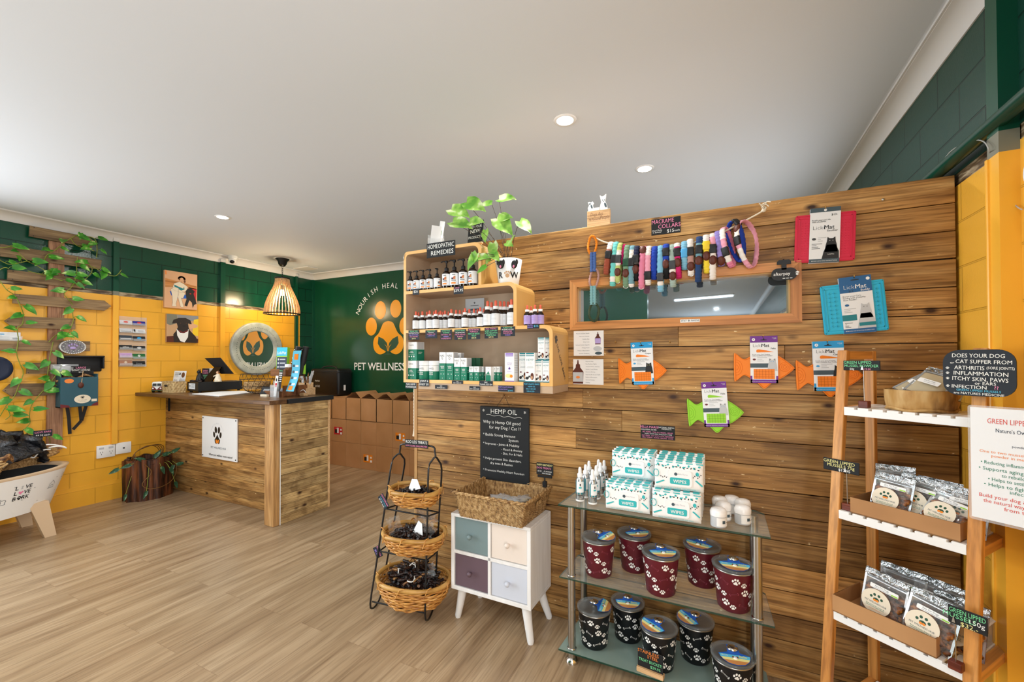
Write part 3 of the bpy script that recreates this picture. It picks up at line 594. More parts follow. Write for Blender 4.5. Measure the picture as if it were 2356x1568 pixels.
# acrylic rack of business cards
def z3(x, y): return (260+x/5.227, 580+y/5.227)
r0 = LW(*z3(240, 1080)); rk = onleft('card_rack', 'clear wall rack holding two columns of business cards beside the yellow cover strip', 'card rack', *r0)
rows = [(808, 868), (905, 962), (990, 1052), (1108, 1165), (1203, 1262), (1292, 1355)]
cards = [('#d9d5dc', 'pale card with a small red emblem', 'price_red'), ('#1c2190', 'blue card with red centre', 'red'), ('#c9cdd4', 'pale grey card with dark footer', 'dark_grey'), ('#dfe3ea', 'white card with black stripe', 'black'), ('#2c3844', 'slate card with white strip', 'white'), ('#0c1420', 'black card with blue shapes', 'lm_blue'),
         ('#121214', 'black card with white wording', 'white'), ('#1a1a1c', 'black card with white oval', 'light_grey'), ('#c9a4cf', 'lilac card', 'purple'), ('#1f6a34', 'green card with white dog figure', 'white'), ('#a8765c', 'tan card with white dog mark', 'cream'), ('#0e0e10', 'black card with grey script', 'grey')]
mb = MB('acrylic'); tl = rel([LW(*z3(72, 765)), LW(*z3(400, 1372))], r0); mb.box(tl[0][0], tl[1][0], -.004, -.001, tl[1][1], tl[0][1]); mb.build('back_panel', rk)
for i, (ya, yb) in enumerate(rows):
    for j, (xa, xb) in enumerate(((83, 236), (247, 394))):
        dy = j*12; a = rel([LW(*z3(xa, ya+dy), .03), LW(*z3(xb, yb+dy), .03)], r0); n = i*2+j
        mb = MB('acrylic'); X0, X1, Z0, Z1 = a[0][0], a[1][0], a[1][1], a[0][1]
        mb.box(X0-.003, X1+.003, -.034, -.032, Z0-.004, Z0+.02); mb.box(X0-.003, X1+.003, -.034, -.004, Z0-.006, Z0-.004); mb.build('card_pocket', rk)
        plain('card_%d' % n, cards[n][0], .4); mb = MB('card_%d' % n); w, hh = X1-X0, (Z1-Z0)
        mb.box(-w/2, w/2, -.004, .004, 0, hh*.93); mb.mat(cards[n][2])
        if n in (2, 4): mb.box(-w*.4, w*.4, -.0048, -.004, hh*.12, hh*.25)
        elif n in (6, 11, 8): mb.text({6: 'willow', 11: 'Dove', 8: 'pet care'}[n], 0, hh*.35, hh*.3, -.0048, fit=w*.7)
        elif n == 3: mb.box(-w*.45, -w*.3, -.0048, -.004, hh*.15, hh*.85); mb.mat('print_grey'); [mb.box(-w*.1, w*.35, -.0048, -.004, hh*(.25+.17*q), hh*(.31+.17*q)) for q in range(3)]
        elif n in (9, 10): mb.paw(0, hh*.5, hh*.3, -.0048)
        else: mb.ell(0, hh*.5, w*.18, hh*.25, -.0048)
        o = mb.build('business_card_stack', None, cards[n][1]+(' in the clear wall rack'), 'business cards', 'business cards in the wall rack')
        o.location = (XL+.02, r0[0]+(X0+X1)/2, r0[1]+Z0); o.rotation_euler = (R(-14), 0, RL)
# two canvases
def canvas(label, corners, fn):
    pts = [LW(*z3(*q), .03) for q in corners]; cx = sum(p[0] for p in pts)/4; cz = sum(p[1] for p in pts)/4; w = (pts[1][0]+pts[2][0]-pts[0][0]-pts[3][0])/2; h = (pts[0][1]+pts[1][1]-pts[2][1]-pts[3][1])/2
    t = onleft('canvas_picture', label, 'picture', cx, cz); t.rotation_euler = (0, 0, RL); mb = MB(); fn(mb, w, h, t); return t
def art1(mb, w, h, t):
    mb.mat('skin'); mb.box(-w/2, w/2, -.032, -.002, -h/2, h/2, .002); mb.build('canvas', t); mb = MB()
    S = lambda x, z: ((x-.5)*w, (.5-z)*h)
    def fl(m, pts, k=0):
        q = [S(*p) for p in pts]; mb.mat(m); mb.flat(q, -.0325-k*.0003)
        if m == 'cream': mb.mat('leather'); mb.tube([(a, -.0326-k*.0003, b) for a, b in q], .0009, 4, True)
    fl('chalk_orange', [(.02, .02), (.05, .02), (.06, .12), (.02, .12)]); fl('frame_orange', [(.02, .22), (.98, .33), (.98, .42), (.7, .4), (.45, .4), (.02, .46)]); fl('red', [(.72, .38), (.98, .4), (.96, .78), (.72, .72)])
    fl('blue', [(.15, .55), (.45, .6), (.85, .6), (.85, .7), (.3, .72), (.2, .66)], 1)
    fl('cream', [(.35, .3), (.45, .27), (.56, .3), (.7, .38), (.66, .5), (.5, .56), (.3, .52), (.22, .48), (.28, .33)], 1); fl('teal_dark', [(.28, .36), (.4, .4), (.56, .44), (.58, .38), (.6, .46), (.5, .5), (.3, .44)], 2)
    fl('cream', [(.18, .5), (.3, .42), (.42, .45), (.42, .6), (.34, .88), (.36, .95), (.22, .95), (.24, .85), (.22, .65)], 3); fl('cream', [(.4, .46), (.62, .56), (.56, .7), (.5, .7), (.58, .95), (.48, .95), (.4, .7)], 2)
    mb.mat('skin'); mb.ell(*S(.51, .21), .06*w, .065*h, -.0339); mb.mat('brown')
    for i in range(14): a = PI*i/13; mb.ell(*S(.51+.085*math.cos(a), .18-.05*math.sin(a)), .035*w, .028*h, -.0336, n=8)
    mb.ell(*S(.6, .24), .03*w, .04*h, -.0336); mb.ell(*S(.44, .2), .02*w, .03*h, -.0341); mb.ell(*S(.51, .245), .015*w, .006*h, -.0343)
    fl('soft_black', [(.63, .5), (.7, .42), (.8, .4), (.92, .48), (.88, .55), (.95, .72), (.98, .82), (.9, .86), (.86, .95), (.83, .8), (.75, .74), (.68, .92), (.6, .9), (.66, .72), (.64, .6)], 4)
    mb.mat('red'); mb.ell(*S(.78, .56), .03*w, .012*h, -.0345); mb.build('painted_figures', t)
def art2(mb, w, h, t):
    mb.mat('tan'); mb.box(-w/2, w/2, -.032, -.002, -h/2, h/2, .002); mb.build('canvas', t); mb = MB()
    S = lambda x, z: ((x-.5)*w, (.5-z)*h)
    def fl(m, pts, k=0): mb.mat(m); mb.flat([S(*p) for p in pts], -.0325-k*.0003)
    fl('gum', [(0, 0), (.3, 0), (.35, .3), (.1, .4), (0, .35)]); fl('grey', [(.3, 0), (1, .0), (1, .2), (.35, .2)]); fl('leather', [(0, .8), (.35, .75), (1, .85), (1, 1), (0, 1)]); fl('yellow', [(.85, .15), (1, .1), (1, .75), (.8, .7)], 1); fl('skin', [(.68, .38), (.8, .28), (.98, .34), (.97, .42), (.72, .5)], 2)
    fl('fur_dark', [(.22, 1), (.2, .72), (.28, .6), (.34, .45), (.3, .3), (.16, .34), (.2, .2), (.36, .12), (.58, .1), (.74, .18), (.78, .32), (.66, .3), (.68, .45), (.72, .55), (.9, .75), (.98, .9), (.95, 1)], 3)
    fl('white', [(.3, .52), (.42, .66), (.55, .66), (.68, .5), (.66, .8), (.55, 1), (.42, .95), (.32, .75)], 4); fl('fur_dark', [(.42, .3), (.58, .3), (.62, .52), (.5, .6), (.38, .52)], 5); mb.mat('soft_black'); mb.ell(*S(.53, .4), .05*w, .04*h, -.035); fl('maroon', [(.36, .55), (.5, .62), (.66, .53), (.66, .58), (.5, .67), (.36, .6)], 6)
    mb.mat('brown'); mb.ell(*S(.42, .3), .014*w, .014*h, -.0352, n=8); mb.ell(*S(.6, .29), .014*w, .014*h, -.0352, n=8); mb.build('dog_portrait', t)
canvas('square canvas painting of a curly-haired woman sitting with a black dog', [(622, 210), (1020, 272), (1003, 695), (612, 662)], art1)
canvas('square canvas portrait of a dark dog with a white chest', [(650, 742), (1027, 765), (1022, 1088), (638, 1080)], art2)
# outlets
for (a, b, lab, nm) in (((223, 1025), (265, 1050), 'white double power outlet on the yellow wall under the cover strip', 'power_outlet'), ((267, 1018), (302, 1041), 'white data socket plate right of the double power outlet', 'data_outlet')):
    p, q = LW(*a, .02), LW(*b, .02); o = onleft(nm, lab, 'outlet', (p[0]+q[0])/2, (p[1]+q[1])/2); w, h = q[0]-p[0], (p[1]-q[1])*.9
    mb = MB('white'); mb.box(-w/2, w/2, -.022, 0, -h/2, h/2, .004, 2); mb.build('socket_plate', o)
    if nm == 'power_outlet':
        for s in (-1, 1):
            mb = MB('light_grey'); mb.box(s*w*.26-.02, s*w*.26+.02, -.0235, -.0215, h*.2, h*.36, .001); mb.build('switch', o)
            mb = MB('dark_grey'); [mb.flat([(s*w*.26+dx-.002, dz-.007), (s*w*.26+dx+.002, dz-.007), (s*w*.26+dx+.002, dz+.007), (s*w*.26+dx-.002, dz+.007)], -.0226) for dx, dz in ((-.01, -.005), (.01, -.005), (0, -.026))]; mb.build('socket_slots', o)
    else: mb = MB('dark_grey'); mb.box(-.008, .008, -.0235, -.0215, -.008, .008); mb.build('socket_slots', o)
# round galvanised mirror
mc = LW(590, 802); mr = onleft('round_mirror', 'round mirror in a wide galvanised riveted frame on the yellow wall', 'mirror', *mc)
rad = .372; mb = MB('galv'); mb.at(0, 0, 0, rx=R(90)); mb.lathe([(rad*.66, .012), (rad*.675, .026), (rad*.69, .03), (rad*.95, .042), (rad*.985, .04), (rad, .034), (rad, 0)], 64, cap=False); mb.mat('dark_grey')
for i in range(70): t = 2*PI*i/70; mb.ball(rad*.8*math.cos(t), rad*.8*math.sin(t), .036, .0045, .0045, .004, 5, 3)
mb.build('mirror_frame', mr); mb = MB('mirror'); mb.at(0, 0, 0, rx=R(90)); mb.lathe([(0, .014), (rad*.67, .014), (rad*.67, 0)], 64, smooth=False); mb.build('mirror_glass', mr)
# ------------------------------------------------------------ half-barrel planter with baskets of dried meat
TB = Vector((-5.42, .98, 0)); ra, rb = .40, .745; ztop, zbot = .545, .235
tb = thing('barrel_planter', 'white oval planter tub lettered LIVE LOVE BARK standing on splayed wooden legs', 'planter', TB)
def tubr(z): t = (z-zbot)/(ztop-zbot); return .86+.14*t
def tubp(th, z, e=0): k = tubr(z)+e; return (ra*k*math.cos(th), rb*k*math.sin(th), z)
mb = MB('white'); mb.grid(lambda u, v: tubp(2*PI*u, zbot+(ztop-zbot)*v), 56, 6, cu=True); mb.face([tubp(2*PI*i/56, zbot) for i in range(56)][::-1]); mb.mat('beige_wood')
mb.grid(lambda u, v: [tubp(2*PI*u, ztop+.0, .0), tubp(2*PI*u, ztop+.022, .01), tubp(2*PI*u, ztop+.022, -.06), tubp(2*PI*u, ztop, -.07)][round(v*3)], 56, 4, cu=True)
mb.mat('dark_grey'); mb.grid(lambda u, v: tubp(2*PI*u, ztop-.1+.1*v, -.07), 56, 2, cu=True); mb.face([tubp(2*PI*i/56, ztop-.1, -.07) for i in range(56)]); mb.build('tub', tb)
for sx, sy in ((1, 1), (-1, 1), (1, -1), (-1, -1)):
    mb = MB('beige_wood'); a = Vector((sx*.215, sy*.505, .30)); b = Vector((sx*.25, sy*.57, 0)); 
    vs = []
    for p, w in ((b, .035), (a, .06)): vs += [p+Vector((-.03, -w, 0)), p+Vector((.03, -w, 0)), p+Vector((.03, w, 0)), p+Vector((-.03, w, 0))]
    mb.add(vs, [(3, 2, 1, 0), (4, 5, 6, 7)]+[(i, (i+1) % 4, (i+1) % 4+4, i+4) for i in range(4)]); mb.build('leg', tb)
# printing follows the tub's curve
mb = MB('black'); 
def wrap_tub(vs, th0, z0): return [tubp(th0+x/(.6), z0+z, .004) for x, z in vs]
def tub_text(t, th, z, h, m, off=.02):
    mb.mat(m); vs, fs, a, b = text_geo(t, off); s = h/.7
    mb.add([tubp(th+((v.x-(a+b)/2)*s)/.62, z+v.y*s, .004) for v in vs], fs)
TH = .62
for z_, a_, b_ in ((.455, 'L', 'VE'), (.413, 'L', 'VE'), (.371, 'B', 'RK')): tub_text(a_, TH-.1, z_, .03, 'black', .012); tub_text(b_, TH+.018, z_, .03, 'black', .012)
def tub_shape(pts, th, z, m, s=1): mb.mat(m); mb.add([tubp(th+a*s/.62, z+b*s, .004) for a, b in pts], [tuple(range(len(pts)))])
tub_shape([(0, -.014), (.016, .004), (.012, .014), (0, .008), (-.012, .014), (-.016, .004)], TH-.05, .427, 'chalk_pink'); tub_shape([(-.008, 0), (.008, 0), (.004, .012), (.008, .026), (-.008, .026), (-.004, .012)], TH-.05, .455, 'light_grey')
for dx, dz, r_ in ((-.011, .008, .005), (-.004, .016, .005), (.004, .016, .005), (.011, .008, .005), (0, .0, .009)): tub_shape([(r_*math.cos(k*PI/4), r_*math.sin(k*PI/4)) for k in range(8)], TH-.05+dx/.62, .38+dz, 'black')
def line(pts, th, z, w=.0016):
    for (x0_, z0_), (x1_, z1_) in zip(pts, pts[1:]):
        d = Vector((x1_-x0_, z1_-z0_)).normalized()*w; q = [(x0_-d.y, z0_+d.x), (x0_+d.y, z0_-d.x), (x1_+d.y, z1_-d.x), (x1_-d.y, z1_+d.x)]; mb.add([tubp(th+a/.62, z+b, .004) for a, b in q], [(0, 1, 2, 3)])
mb.mat('print_grey')
for th, z, s in ((TH+.38, .40, 1), (TH-.42, .40, 1.3)): line([(-.03*s, 0), (-.03*s, .035*s), (0, .06*s), (.03*s, .035*s), (.03*s, 0), (-.03*s, 0)], th, z); line([(-.012*s, 0), (-.012*s, .02*s), (0, .028*s), (.012*s, .02*s), (.012*s, 0)], th, z)
for th, z in ((TH+.62, .46), (TH-.2, .36), (TH-.7, .45)): line([(-.015, 0), (-.015, .02), (-.02, .034), (-.008, .034), (.006, .036), (.014, .028), (.01, .014), (.012, 0), (-.015, 0)], th, z)
for i in range(16): th = TH-.9+i*.11; z = .32+.2*((i*7) % 5)/5; line([(0, 0), (.012, .003)], th, z)
mb.build('printed_lettering', tb)
# baskets on the tub
def woven(mb, fn, nu, nv, amp, closed=True, wrows=None):
    """woven wall: over-under relief; fn(u,v,e)->point with e pushed outward"""
    def g(u, v):
        i = round(u*nu); j = round(v*(nv-1)); return fn(u, v, amp*(1 if (i//2+j//2) % 2 else -1)+amp*.8*math.cos(j*PI))
    mb.grid(g, nu, nv, cu=closed)
def basket(label, name, c, rx, ry, h, m, taper=.85, rim=.02, group=None, rz=0, rimm=None):
    t = thing(name, label, 'basket', c, rz, group)
    mb = MB(m); woven(mb, lambda u, v, e: ((rx*(taper+(1-taper)*v)+e)*math.cos(2*PI*u), (ry*(taper+(1-taper)*v)+e)*math.sin(2*PI*u), h*v), 60, 13, .004); mb.face([(rx*taper*math.cos(2*PI*i/24), ry*taper*math.sin(2*PI*i/24), .004) for i in range(24)]); mb.build('woven_wall', t)
    mb = MB(rimm or m); 
    for q, (e, zz) in enumerate(((0, 0), (.012, -.018), (-.008, .012))):
        mb.tube([((rx+e)*math.cos(t_), (ry+e)*math.sin(t_), h+zz+.006*math.sin(9*t_+q*2)) for t_ in [2*PI*i/48 for i in range(48)]], rim*.55, 6, True)
    mb.build('rim', t); return t
basket('dark plaited basket of black dried meat slabs on the back of the white tub', 'dried_meat_basket', (-5.59, 1.15, .570), .205, .56, .09, 'seagrass', .86, .026, rimm='seagrass')
basket('pale plaited basket of twisted tan chews at the front left of the white tub', 'chew_basket', (-5.215, .97, .570), .145, .33, .105, 'seagrass_pale', .9, .016)
random.seed(21)
def slab(label, loc, rot, w, l, th, m, seed, name='dried_meat_slab', cat='dried meat', group=None):
    mb = MB(m)
    def f(u, v):
        a = 2*PI*u; e = math.copysign(abs(math.cos(a))**.5, math.cos(a)); g = math.copysign(abs(math.sin(a))**.5, math.sin(a)); x = e*w/2; z = g*th/2; y = (v-.5)*l
        k = 1 if 0 < v < 1 else .15; nz = noise.noise(Vector((x*22+seed, y*22, z*30))); n2 = noise.noise(Vector((x*70+seed, y*70, z*60)))
        return (x*(.85+.2*noise.noise(Vector((seed, y*9, 0)))+.05)*k+nz*.012, y+nz*.015, z*k+nz*.02+n2*.012+.02*math.sin(y*9+seed))
    mb.grid(f, 20, 22, cu=True); o = mb.build(name, None, label, cat, group); o.location = loc; o.rotation_euler = rot; return o
S = [('big black dried meat slab leaning highest at the centre of the basket', (-5.50, 1.22, .76), (R(20), R(20), R(15)), .26, .42, .04), ('black dried meat slab at the right end of the plaited basket, tied with white string', (-5.48, 1.55, .72), (R(-60), R(10), R(20)), .22, .26, .06),
     ('wide black dried meat slab lying at the front right of the basket', (-5.36, 1.36, .70), (R(14), R(30), R(25)), .22, .40, .04), ('black dried meat slab with a looped string left of the centre slab', (-5.46, .98, .73), (R(-25), R(25), R(0)), .24, .34, .05),
     ('rough brown dried meat chunk behind the white string at the right', (-5.62, 1.45, .77), (R(-70), R(0), R(60)), .14, .2, .06), ('black dried meat slab cut off by the left edge of the photo', (-5.45, .72, .70), (R(10), R(20), R(-10)), .26, .34, .06)]
for k, (lab, loc, rot, w, l, th) in enumerate(S): slab(lab, loc, rot, w, l, th, 'jerky_black', k*3.7, group='black dried meat in the plaited basket')
for k, (lab, y, z, s) in enumerate((('curled tan chew rising from the pale basket', 1.06, .70, 1.2), ('twisted tan chew lying over the rim of the pale basket', 1.20, .685, 1.), ('knotted pale chew at the left of the pale basket', .90, .69, 1.))):
    mb = MB('jerky_tan'); pts = smooth_path([(0, -.12*s, -.02), (.03, -.05, .02*s), (-.02, .02, .035), (.02, .07, .01), (0, .12*s, .03), (-.03, .15*s, .0)], 4); n = len(pts)
    mb.grid(lambda u, v: (lambda P, a: (P.x+.03*math.cos(a+v*5)*(.6+.5*noise.noise((v*8, k, 0))), P.y, P.z+.028*math.sin(a+v*5)))(pts[min(int(v*(n-1)), n-1)], 2*PI*u), 10, n, cu=True)
    o = mb.build('twisted_chew', None, lab, 'pet treat', 'tan chews in the pale basket'); o.location = (-5.2, y, z)
for k, (lab, pts) in enumerate((('white string tied around the right-hand slabs', [(92, 1026), (112, 1022), (140, 1025), (153, 1030), (135, 1026), (112, 1029)]), ('white string arching over the left slabs', [(6, 1076), (15, 1067), (20, 1050), (30, 1038), (45, 1034), (58, 1038)]), ('white string running across the front slab', [(57, 1047), (68, 1049), (78, 1052), (90, 1040), (103, 1034), (116, 1033)]))):
    o = MB('white'); o.tube(smooth_path([onX(a, b, -5.38) for a, b in pts], 4), .006, 6); o.build('string_tie', None, lab+' of black dried meat', 'string')
p = onX(101, 997, -5.4); flatsign('price_sign', 'tiny navy and pink handwritten sign on a pick above the black dried meat', 'sign', (-5.42, p.y, p.z), RL, .12, .06, 'chalk_navy', [('COW EARS', 'chalk_pink', 0, .1, .24), ('$4.50 each', 'chalk', 0, -.35, .24)])
mb = MB('pine'); mb.tube([onX(99, 1004, -5.41), onX(95, 1018, -5.42)], .003, 5); mb.build('sign_pick', None, 'thin wooden pick holding the tiny pink sign above the dried meat', 'stick')
# ------------------------------------------------------------ stump planter
SX, SY = -5.675, 2.47
st = thing('stump_planter', 'round dark tree-stump planter with a trailing plant on the floor beside the counter', 'planter', (SX, SY, 0))
def stp(u, v, k=1): a = 2*PI*u; r = .197*k*(1+.045*math.sin(9*a+.5)+.035*math.sin(23*a+v*2)+.03*noise.noise((math.cos(a)*3, math.sin(a)*3, v*2))); return (r*math.cos(a)*.95, r*math.sin(a)*1.05, .43*v+(.012*math.sin(7*a) if v == 1 else 0))
mb = MB('bark'); mb.grid(lambda u, v: stp(u, v), 72, 8, cu=True); mb.grid(lambda u, v: stp(u, 1, 1-.14*v), 72, 2, cu=True); mb.grid(lambda u, v: (lambda q: (q[0], q[1], .43-.06*v))(stp(u, 1, .86)), 72, 2, cu=True); mb.mat('soft_black'); mb.face([(.19*math.cos(2*PI*i/20), .19*math.sin(2*PI*i/20), .38) for i in range(20)]); mb.build('stump', st)
mb = MB('cane_wire'); random.seed(2)
for k in range(4): mb.tube(smooth_path([(.03*k-.05, -.15+.02*k, .38), (.0, -.12, .5), (.02, -.02+.02*k, .56), (0, .08+.02*k, .52), (.0, .12, .4)], 5), .004, 5)
mb.tube(smooth_path([(.19, -.12, .4), (.2, -.06, .3), (.2, -.14, .2), (.22, -.1, .14), (.24, .0, .13), (.2, .12, .16), (.16, .19, .24), (.13, .2, .34)], 5), .004, 5); mb.build('wire_handle', st)
mb = MB('leaf_deep'); stm = MB('vine_stem')
for (y, z, x, dy, dz, s) in ((-.2, .4, .1, -1, -.2, .09), (-.3, .38, .1, -1, -.4, .09), (-.1, .43, .14, -.6, .3, .1), (0, .44, .12, .5, .6, .1), (.1, .44, .08, 1, .2, .1), (.18, .46, .1, .8, .4, .09), (.02, .34, .22, .2, -.6, .09), (.1, .31, .22, .3, -.7, .09), (.14, .33, .2, -.3, -.7, .08), (-.12, .12, .24, -.4, -1, .08), (.16, .14, .2, .3, -1, .08), (.2, .32, .15, .9, .1, .09), (-.24, .1, .1, -.2, -.9, .07)):
    leaf(mb, (x, y, z), (.1, dy, dz), (1, 0, .4), s, .45); stm.tube([(x*.6, y*.5, .4), (x*.9, y*.8, (z+.42)/2), (x, y, z)], .0025, 4)
mb.build('foliage', st); stm.build('stem', st)
# ------------------------------------------------------------ logo and lettering painted on the back wall
def z5(x, y): return (500+x/3.92, 560+y/3.92)
def BWp(x, y): p = onY(*z5(x, y), YB); return (p.x, p.z)
lg = thing('painted_logo', 'orange paw-print logo with PET WELLNESS lettering painted on the dark green back wall', 'logo', (0, YB-.002, 0))
c = BWp(1541, 850); mb = MB('orange_paint')
def bell(cx, cz, x, y, rx, ry, m=None, yy=0): a = BWp(x-rx, y); b = BWp(x+rx, y); t = BWp(x, y-ry); u = BWp(x, y+ry); mb.ell((a[0]+b[0])/2, (t[1]+u[1])/2, (b[0]-a[0])/2, (t[1]-u[1])/2, yy, n=24)
for x, y in ((1472, 600), (1610, 587), (1390, 748), (1693, 742)): bell(0, 0, x, y, 50, 81)
mb.build('toe_print', lg)
half = [(1541, 697), (1500, 715), (1478, 760), (1455, 810), (1418, 850), (1407, 905), (1420, 965), (1460, 998), (1500, 990), (1530, 965), (1541, 955)]
L_ = [BWp(*q) for q in smooth_path([(a, b, 0) for a, b in half], 3) for q in [(q.x, q.y)]]; mb = MB('orange_paint')
mb.flat(L_+[(2*c[0]-a, b) for a, b in L_[::-1][1:-1]]); mb.build('pad_print', lg)
mb = MB('leaf_dark_green')
for s in (1, -1):
    q = [(1541, 985), (1470, 940), (1448, 900), (1455, 838), (1500, 860), (1530, 895), (1538, 930)]; P_ = [BWp(*a) for a in q]; P_ = [(c[0]+(a-c[0])*s, b) for a, b in P_]; mb.flat(P_, -.0008)
q = [BWp(*a) for a in ((1541, 985), (1575, 998), (1541, 1004), (1507, 998))]; mb.flat(q, -.0008)
mb.mat('orange_paint')
for s in (1, -1):
    P_ = [BWp(*a) for a in ((1537, 970), (1527, 930), (1508, 905), (1530, 925), (1541, 965))]; mb.flat([(c[0]+(a-c[0])*s, b) for a, b in P_], -.0016)
mb.build('leaf_print', lg)
mb = MB('chalk'); a = BWp(1236, 1105); b = BWp(1680, 1105); h = BWp(1240, 1070)[1]-BWp(1240, 1135)[1]
vs, fs, x0, x1 = text_geo('PET WELLNESS', .012); s = (b[0]-a[0])/(x1-x0)*1.04
mb.add([(a[0]+(v.x-x0)*s, 0, a[1]-h/2+v.y*h/.7) for v in vs], fs); vs, fs, x0, x1 = text_geo('HUB', .012); mb.add([(b[0]+.12+(v.x-x0)*s, 0, a[1]-h/2+v.y*h/.7) for v in vs], fs); mb.build('wall_lettering', lg)
mb = MB('chalk'); cc = (c[0], BWp(1541, 790)[1]); q = BWp(1285, 625); rr = math.hypot(q[0]-cc[0], q[1]-cc[1]); a0 = math.atan2(q[1]-cc[1], q[0]-cc[0]); word = 'NOURISH HEAL THRIVE'; a1 = PI-a0
for i, ch in enumerate(word):
    if ch == ' ': continue
    t = a0+(a1-a0)*i/(len(word)-1); mb.text(ch, cc[0]+rr*math.cos(t), cc[1]+rr*math.sin(t), .075, 0, rot=t-PI/2)
mb.build('arched_lettering', lg)
# ------------------------------------------------------------ counter
CT = 1.135; CF = 2.735
ct = thing('shop_counter', 'reclaimed-board shop counter with dark timber top against the yellow wall', 'counter', (-4.7, 2.9, 0)); o_ = Vector((-4.7, 2.9, 0))
def cbox(mb, x0, x1, y0, y1, z0, z1, b=0): mb.box(x0-o_.x, x1-o_.x, y0-o_.y, y1-o_.y, z0-o_.z, z1-o_.z, b)
mb = MB('counter_top'); random.seed(3)
for k in range(4): mb.rnd(); y0 = 2.44+k*.168; cbox(mb, XL+.001, -3.585, y0, y0+.166, 1.098, CT, .003)
mb.rnd(); cbox(mb, -3.80, -3.57, 2.435, 2.605, 1.10, CT+.001, .003); mb.build('countertop', ct)
mb = MB('soft_black'); cbox(mb, -3.586, -3.555, 2.61, 3.115, 1.095, CT+.002, .002); mb.build('edge_trim', ct)
mb = MB('board'); z = 1.095; k = 0
while z > .01: z2 = max(0, z-.0925); mb.rnd(); cbox(mb, XL+.001, -3.62, CF, CF+.02, z2+.0015, z-.0015, .0012); z = z2
mb.mat('soft_black'); cbox(mb, XL+.001, -3.62, CF+.018, CF+.024, 0, 1.095); mb.build('front_panel', ct)
mb = MB('board_y'); z = 1.095
while z > .01: z2 = max(0, z-.0925); mb.rnd(); cbox(mb, -3.628, -3.606, 2.56, 3.088, z2+.0015, z-.0015, .0012); z = z2
mb.mat('soft_black'); cbox(mb, -3.632, -3.626, 2.56, 3.088, 0, 1.095); mb.build('end_panel', ct)
mb = MB('post_wood').rnd(); cbox(mb, -3.735, -3.605, 2.50, 2.56, 0, 1.098, .004); mb.mat('white'); cbox(mb, -3.6055, -3.603, 2.56, 2.568, 0, 1.09); mb.build('corner_post', ct)
mb = MB('pine'); cbox(mb, -3.63, -3.602, 3.088, 3.112, 0, 1.098, .002); mb.build('back_post', ct)
mb = MB('black_metal'); cbox(mb, XL+.09, XL+.095, CF-.02, CF, .90, 1.095); cbox(mb, XL+.03, XL+.10, CF-.16, CF, 1.09, 1.098); mb.build('bracket', ct)
# acrylic sign on the counter front
p = [onY(a, b, CF-.012) for a, b in ((466, 956), (547, 963), (545, 1064), (465, 1048))]; cx = sum(q.x for q in p)/4; cz = sum(q.z for q in p)/4; w, h = .575, .445
w = (p[1].x+p[2].x-p[0].x-p[3].x)/2; h = (p[0].z+p[1].z-p[2].z-p[3].z)/2
sg = thing('logo_sign', 'square white sign with a black and orange paw screwed to the counter front', 'sign', (cx, CF-.012, cz)); mb = MB('white_gloss'); mb.box(-w/2, w/2, -.004, .01, -h/2, h/2, .002); mb.build('panel', sg)
mb = MB('black'); 
for dx, dz, rx, rz, rt in ((-.055, .085, .021, .036, .12), (.0, .085, .021, .036, -.12), (-.085, .035, .018, .032, .2), (.03, .035, .018, .032, -.2)): mb.ell(dx, dz, rx, rz, -.005, rt, 16)
mb.flat([(-.028, .04), (-.008, .01), (.02, -.02), (.012, -.055), (-.012, -.065), (-.028, -.05), (-.044, -.065), (-.068, -.055), (-.076, -.02), (-.048, .01)], -.005)
mb.mat('orange'); mb.flat([(-.028, -.05), (-.05, -.06), (-.06, -.02), (-.04, -.015), (-.028, -.035), (-.016, -.015), (.004, -.02), (-.006, -.06)], -.0055); mb.build('paw_emblem', sg)
mb = MB('print_grey'); mb.text('PET WELLNESS HUB', -.01, -.115, .022, -.005, fit=.27); mb.mat('black'); mb.text('Where pet wellness meets nature!', .03, -.195, .024, -.005, fit=.42, off=.008); mb.mat('light_grey')
for i, chh in enumerate('NOURISH HEAL THRIVE'): t = R(160-i*140/18); mb.text(chh, -.028+.105*math.cos(t), .045+.105*math.sin(t), .012, -.005, rot=t-PI/2) if chh != ' ' else None
mb.build('lettering', sg)
for sx in (-1, 1):
    for sz in (-1, 1): mb = MB('soft_black'); mb.ball(sx*(w/2-.02), -.005, sz*(h/2-.02), .008, .004, .008, 8, 6); mb.build('screw', sg)
# ------------------------------------------------------------ things on the counter
def onC(px, py, z=CT): return onZ(px, py, z)
# toy bus
tv = thing('toy_bus', 'red and white toy camper bus at the left end of the counter', 'toy bus', (-5.775, 2.63, CT), R(42))
mb = MB('maroon'); mb.box(-.055, .055, -.1, .1, .018, .065, .014, 3); mb.mat('white'); mb.box(-.053, .053, -.098, .1, .06, .118, .016, 3); mb.flat([(-.03, .066), (.03, .066), (0, .03)], -.1008); mb.build('body', tv)
mb = MB('dark_grey'); mb.flat([(-.043, .072), (-.003, .072), (-.003, .1), (-.038, .1)], -.0992); mb.flat([(.043, .072), (.003, .072), (.003, .1), (.038, .1)], -.0992); mb.box(.052, .0545, -.08, .08, .072, .1); mb.build('window', tv)
for sx in (-1, 1):
    mb = MB('chalk'); mb.ball(sx*.036, -.102, .045, .009, .004, .009, 8, 6); mb.build('headlight', tv)
    for yy in (-.06, .06): mb = MB('soft_black'); mb.at(sx*.05, yy, .018, ry=R(90)); mb.lathe([(.018, -.008), (.018, .008)], 14); mb.build('wheel', tv)
mb = MB('chrome'); mb.box(-.056, .056, -.108, -.1, .016, .026, .002); mb.build('bumper', tv)
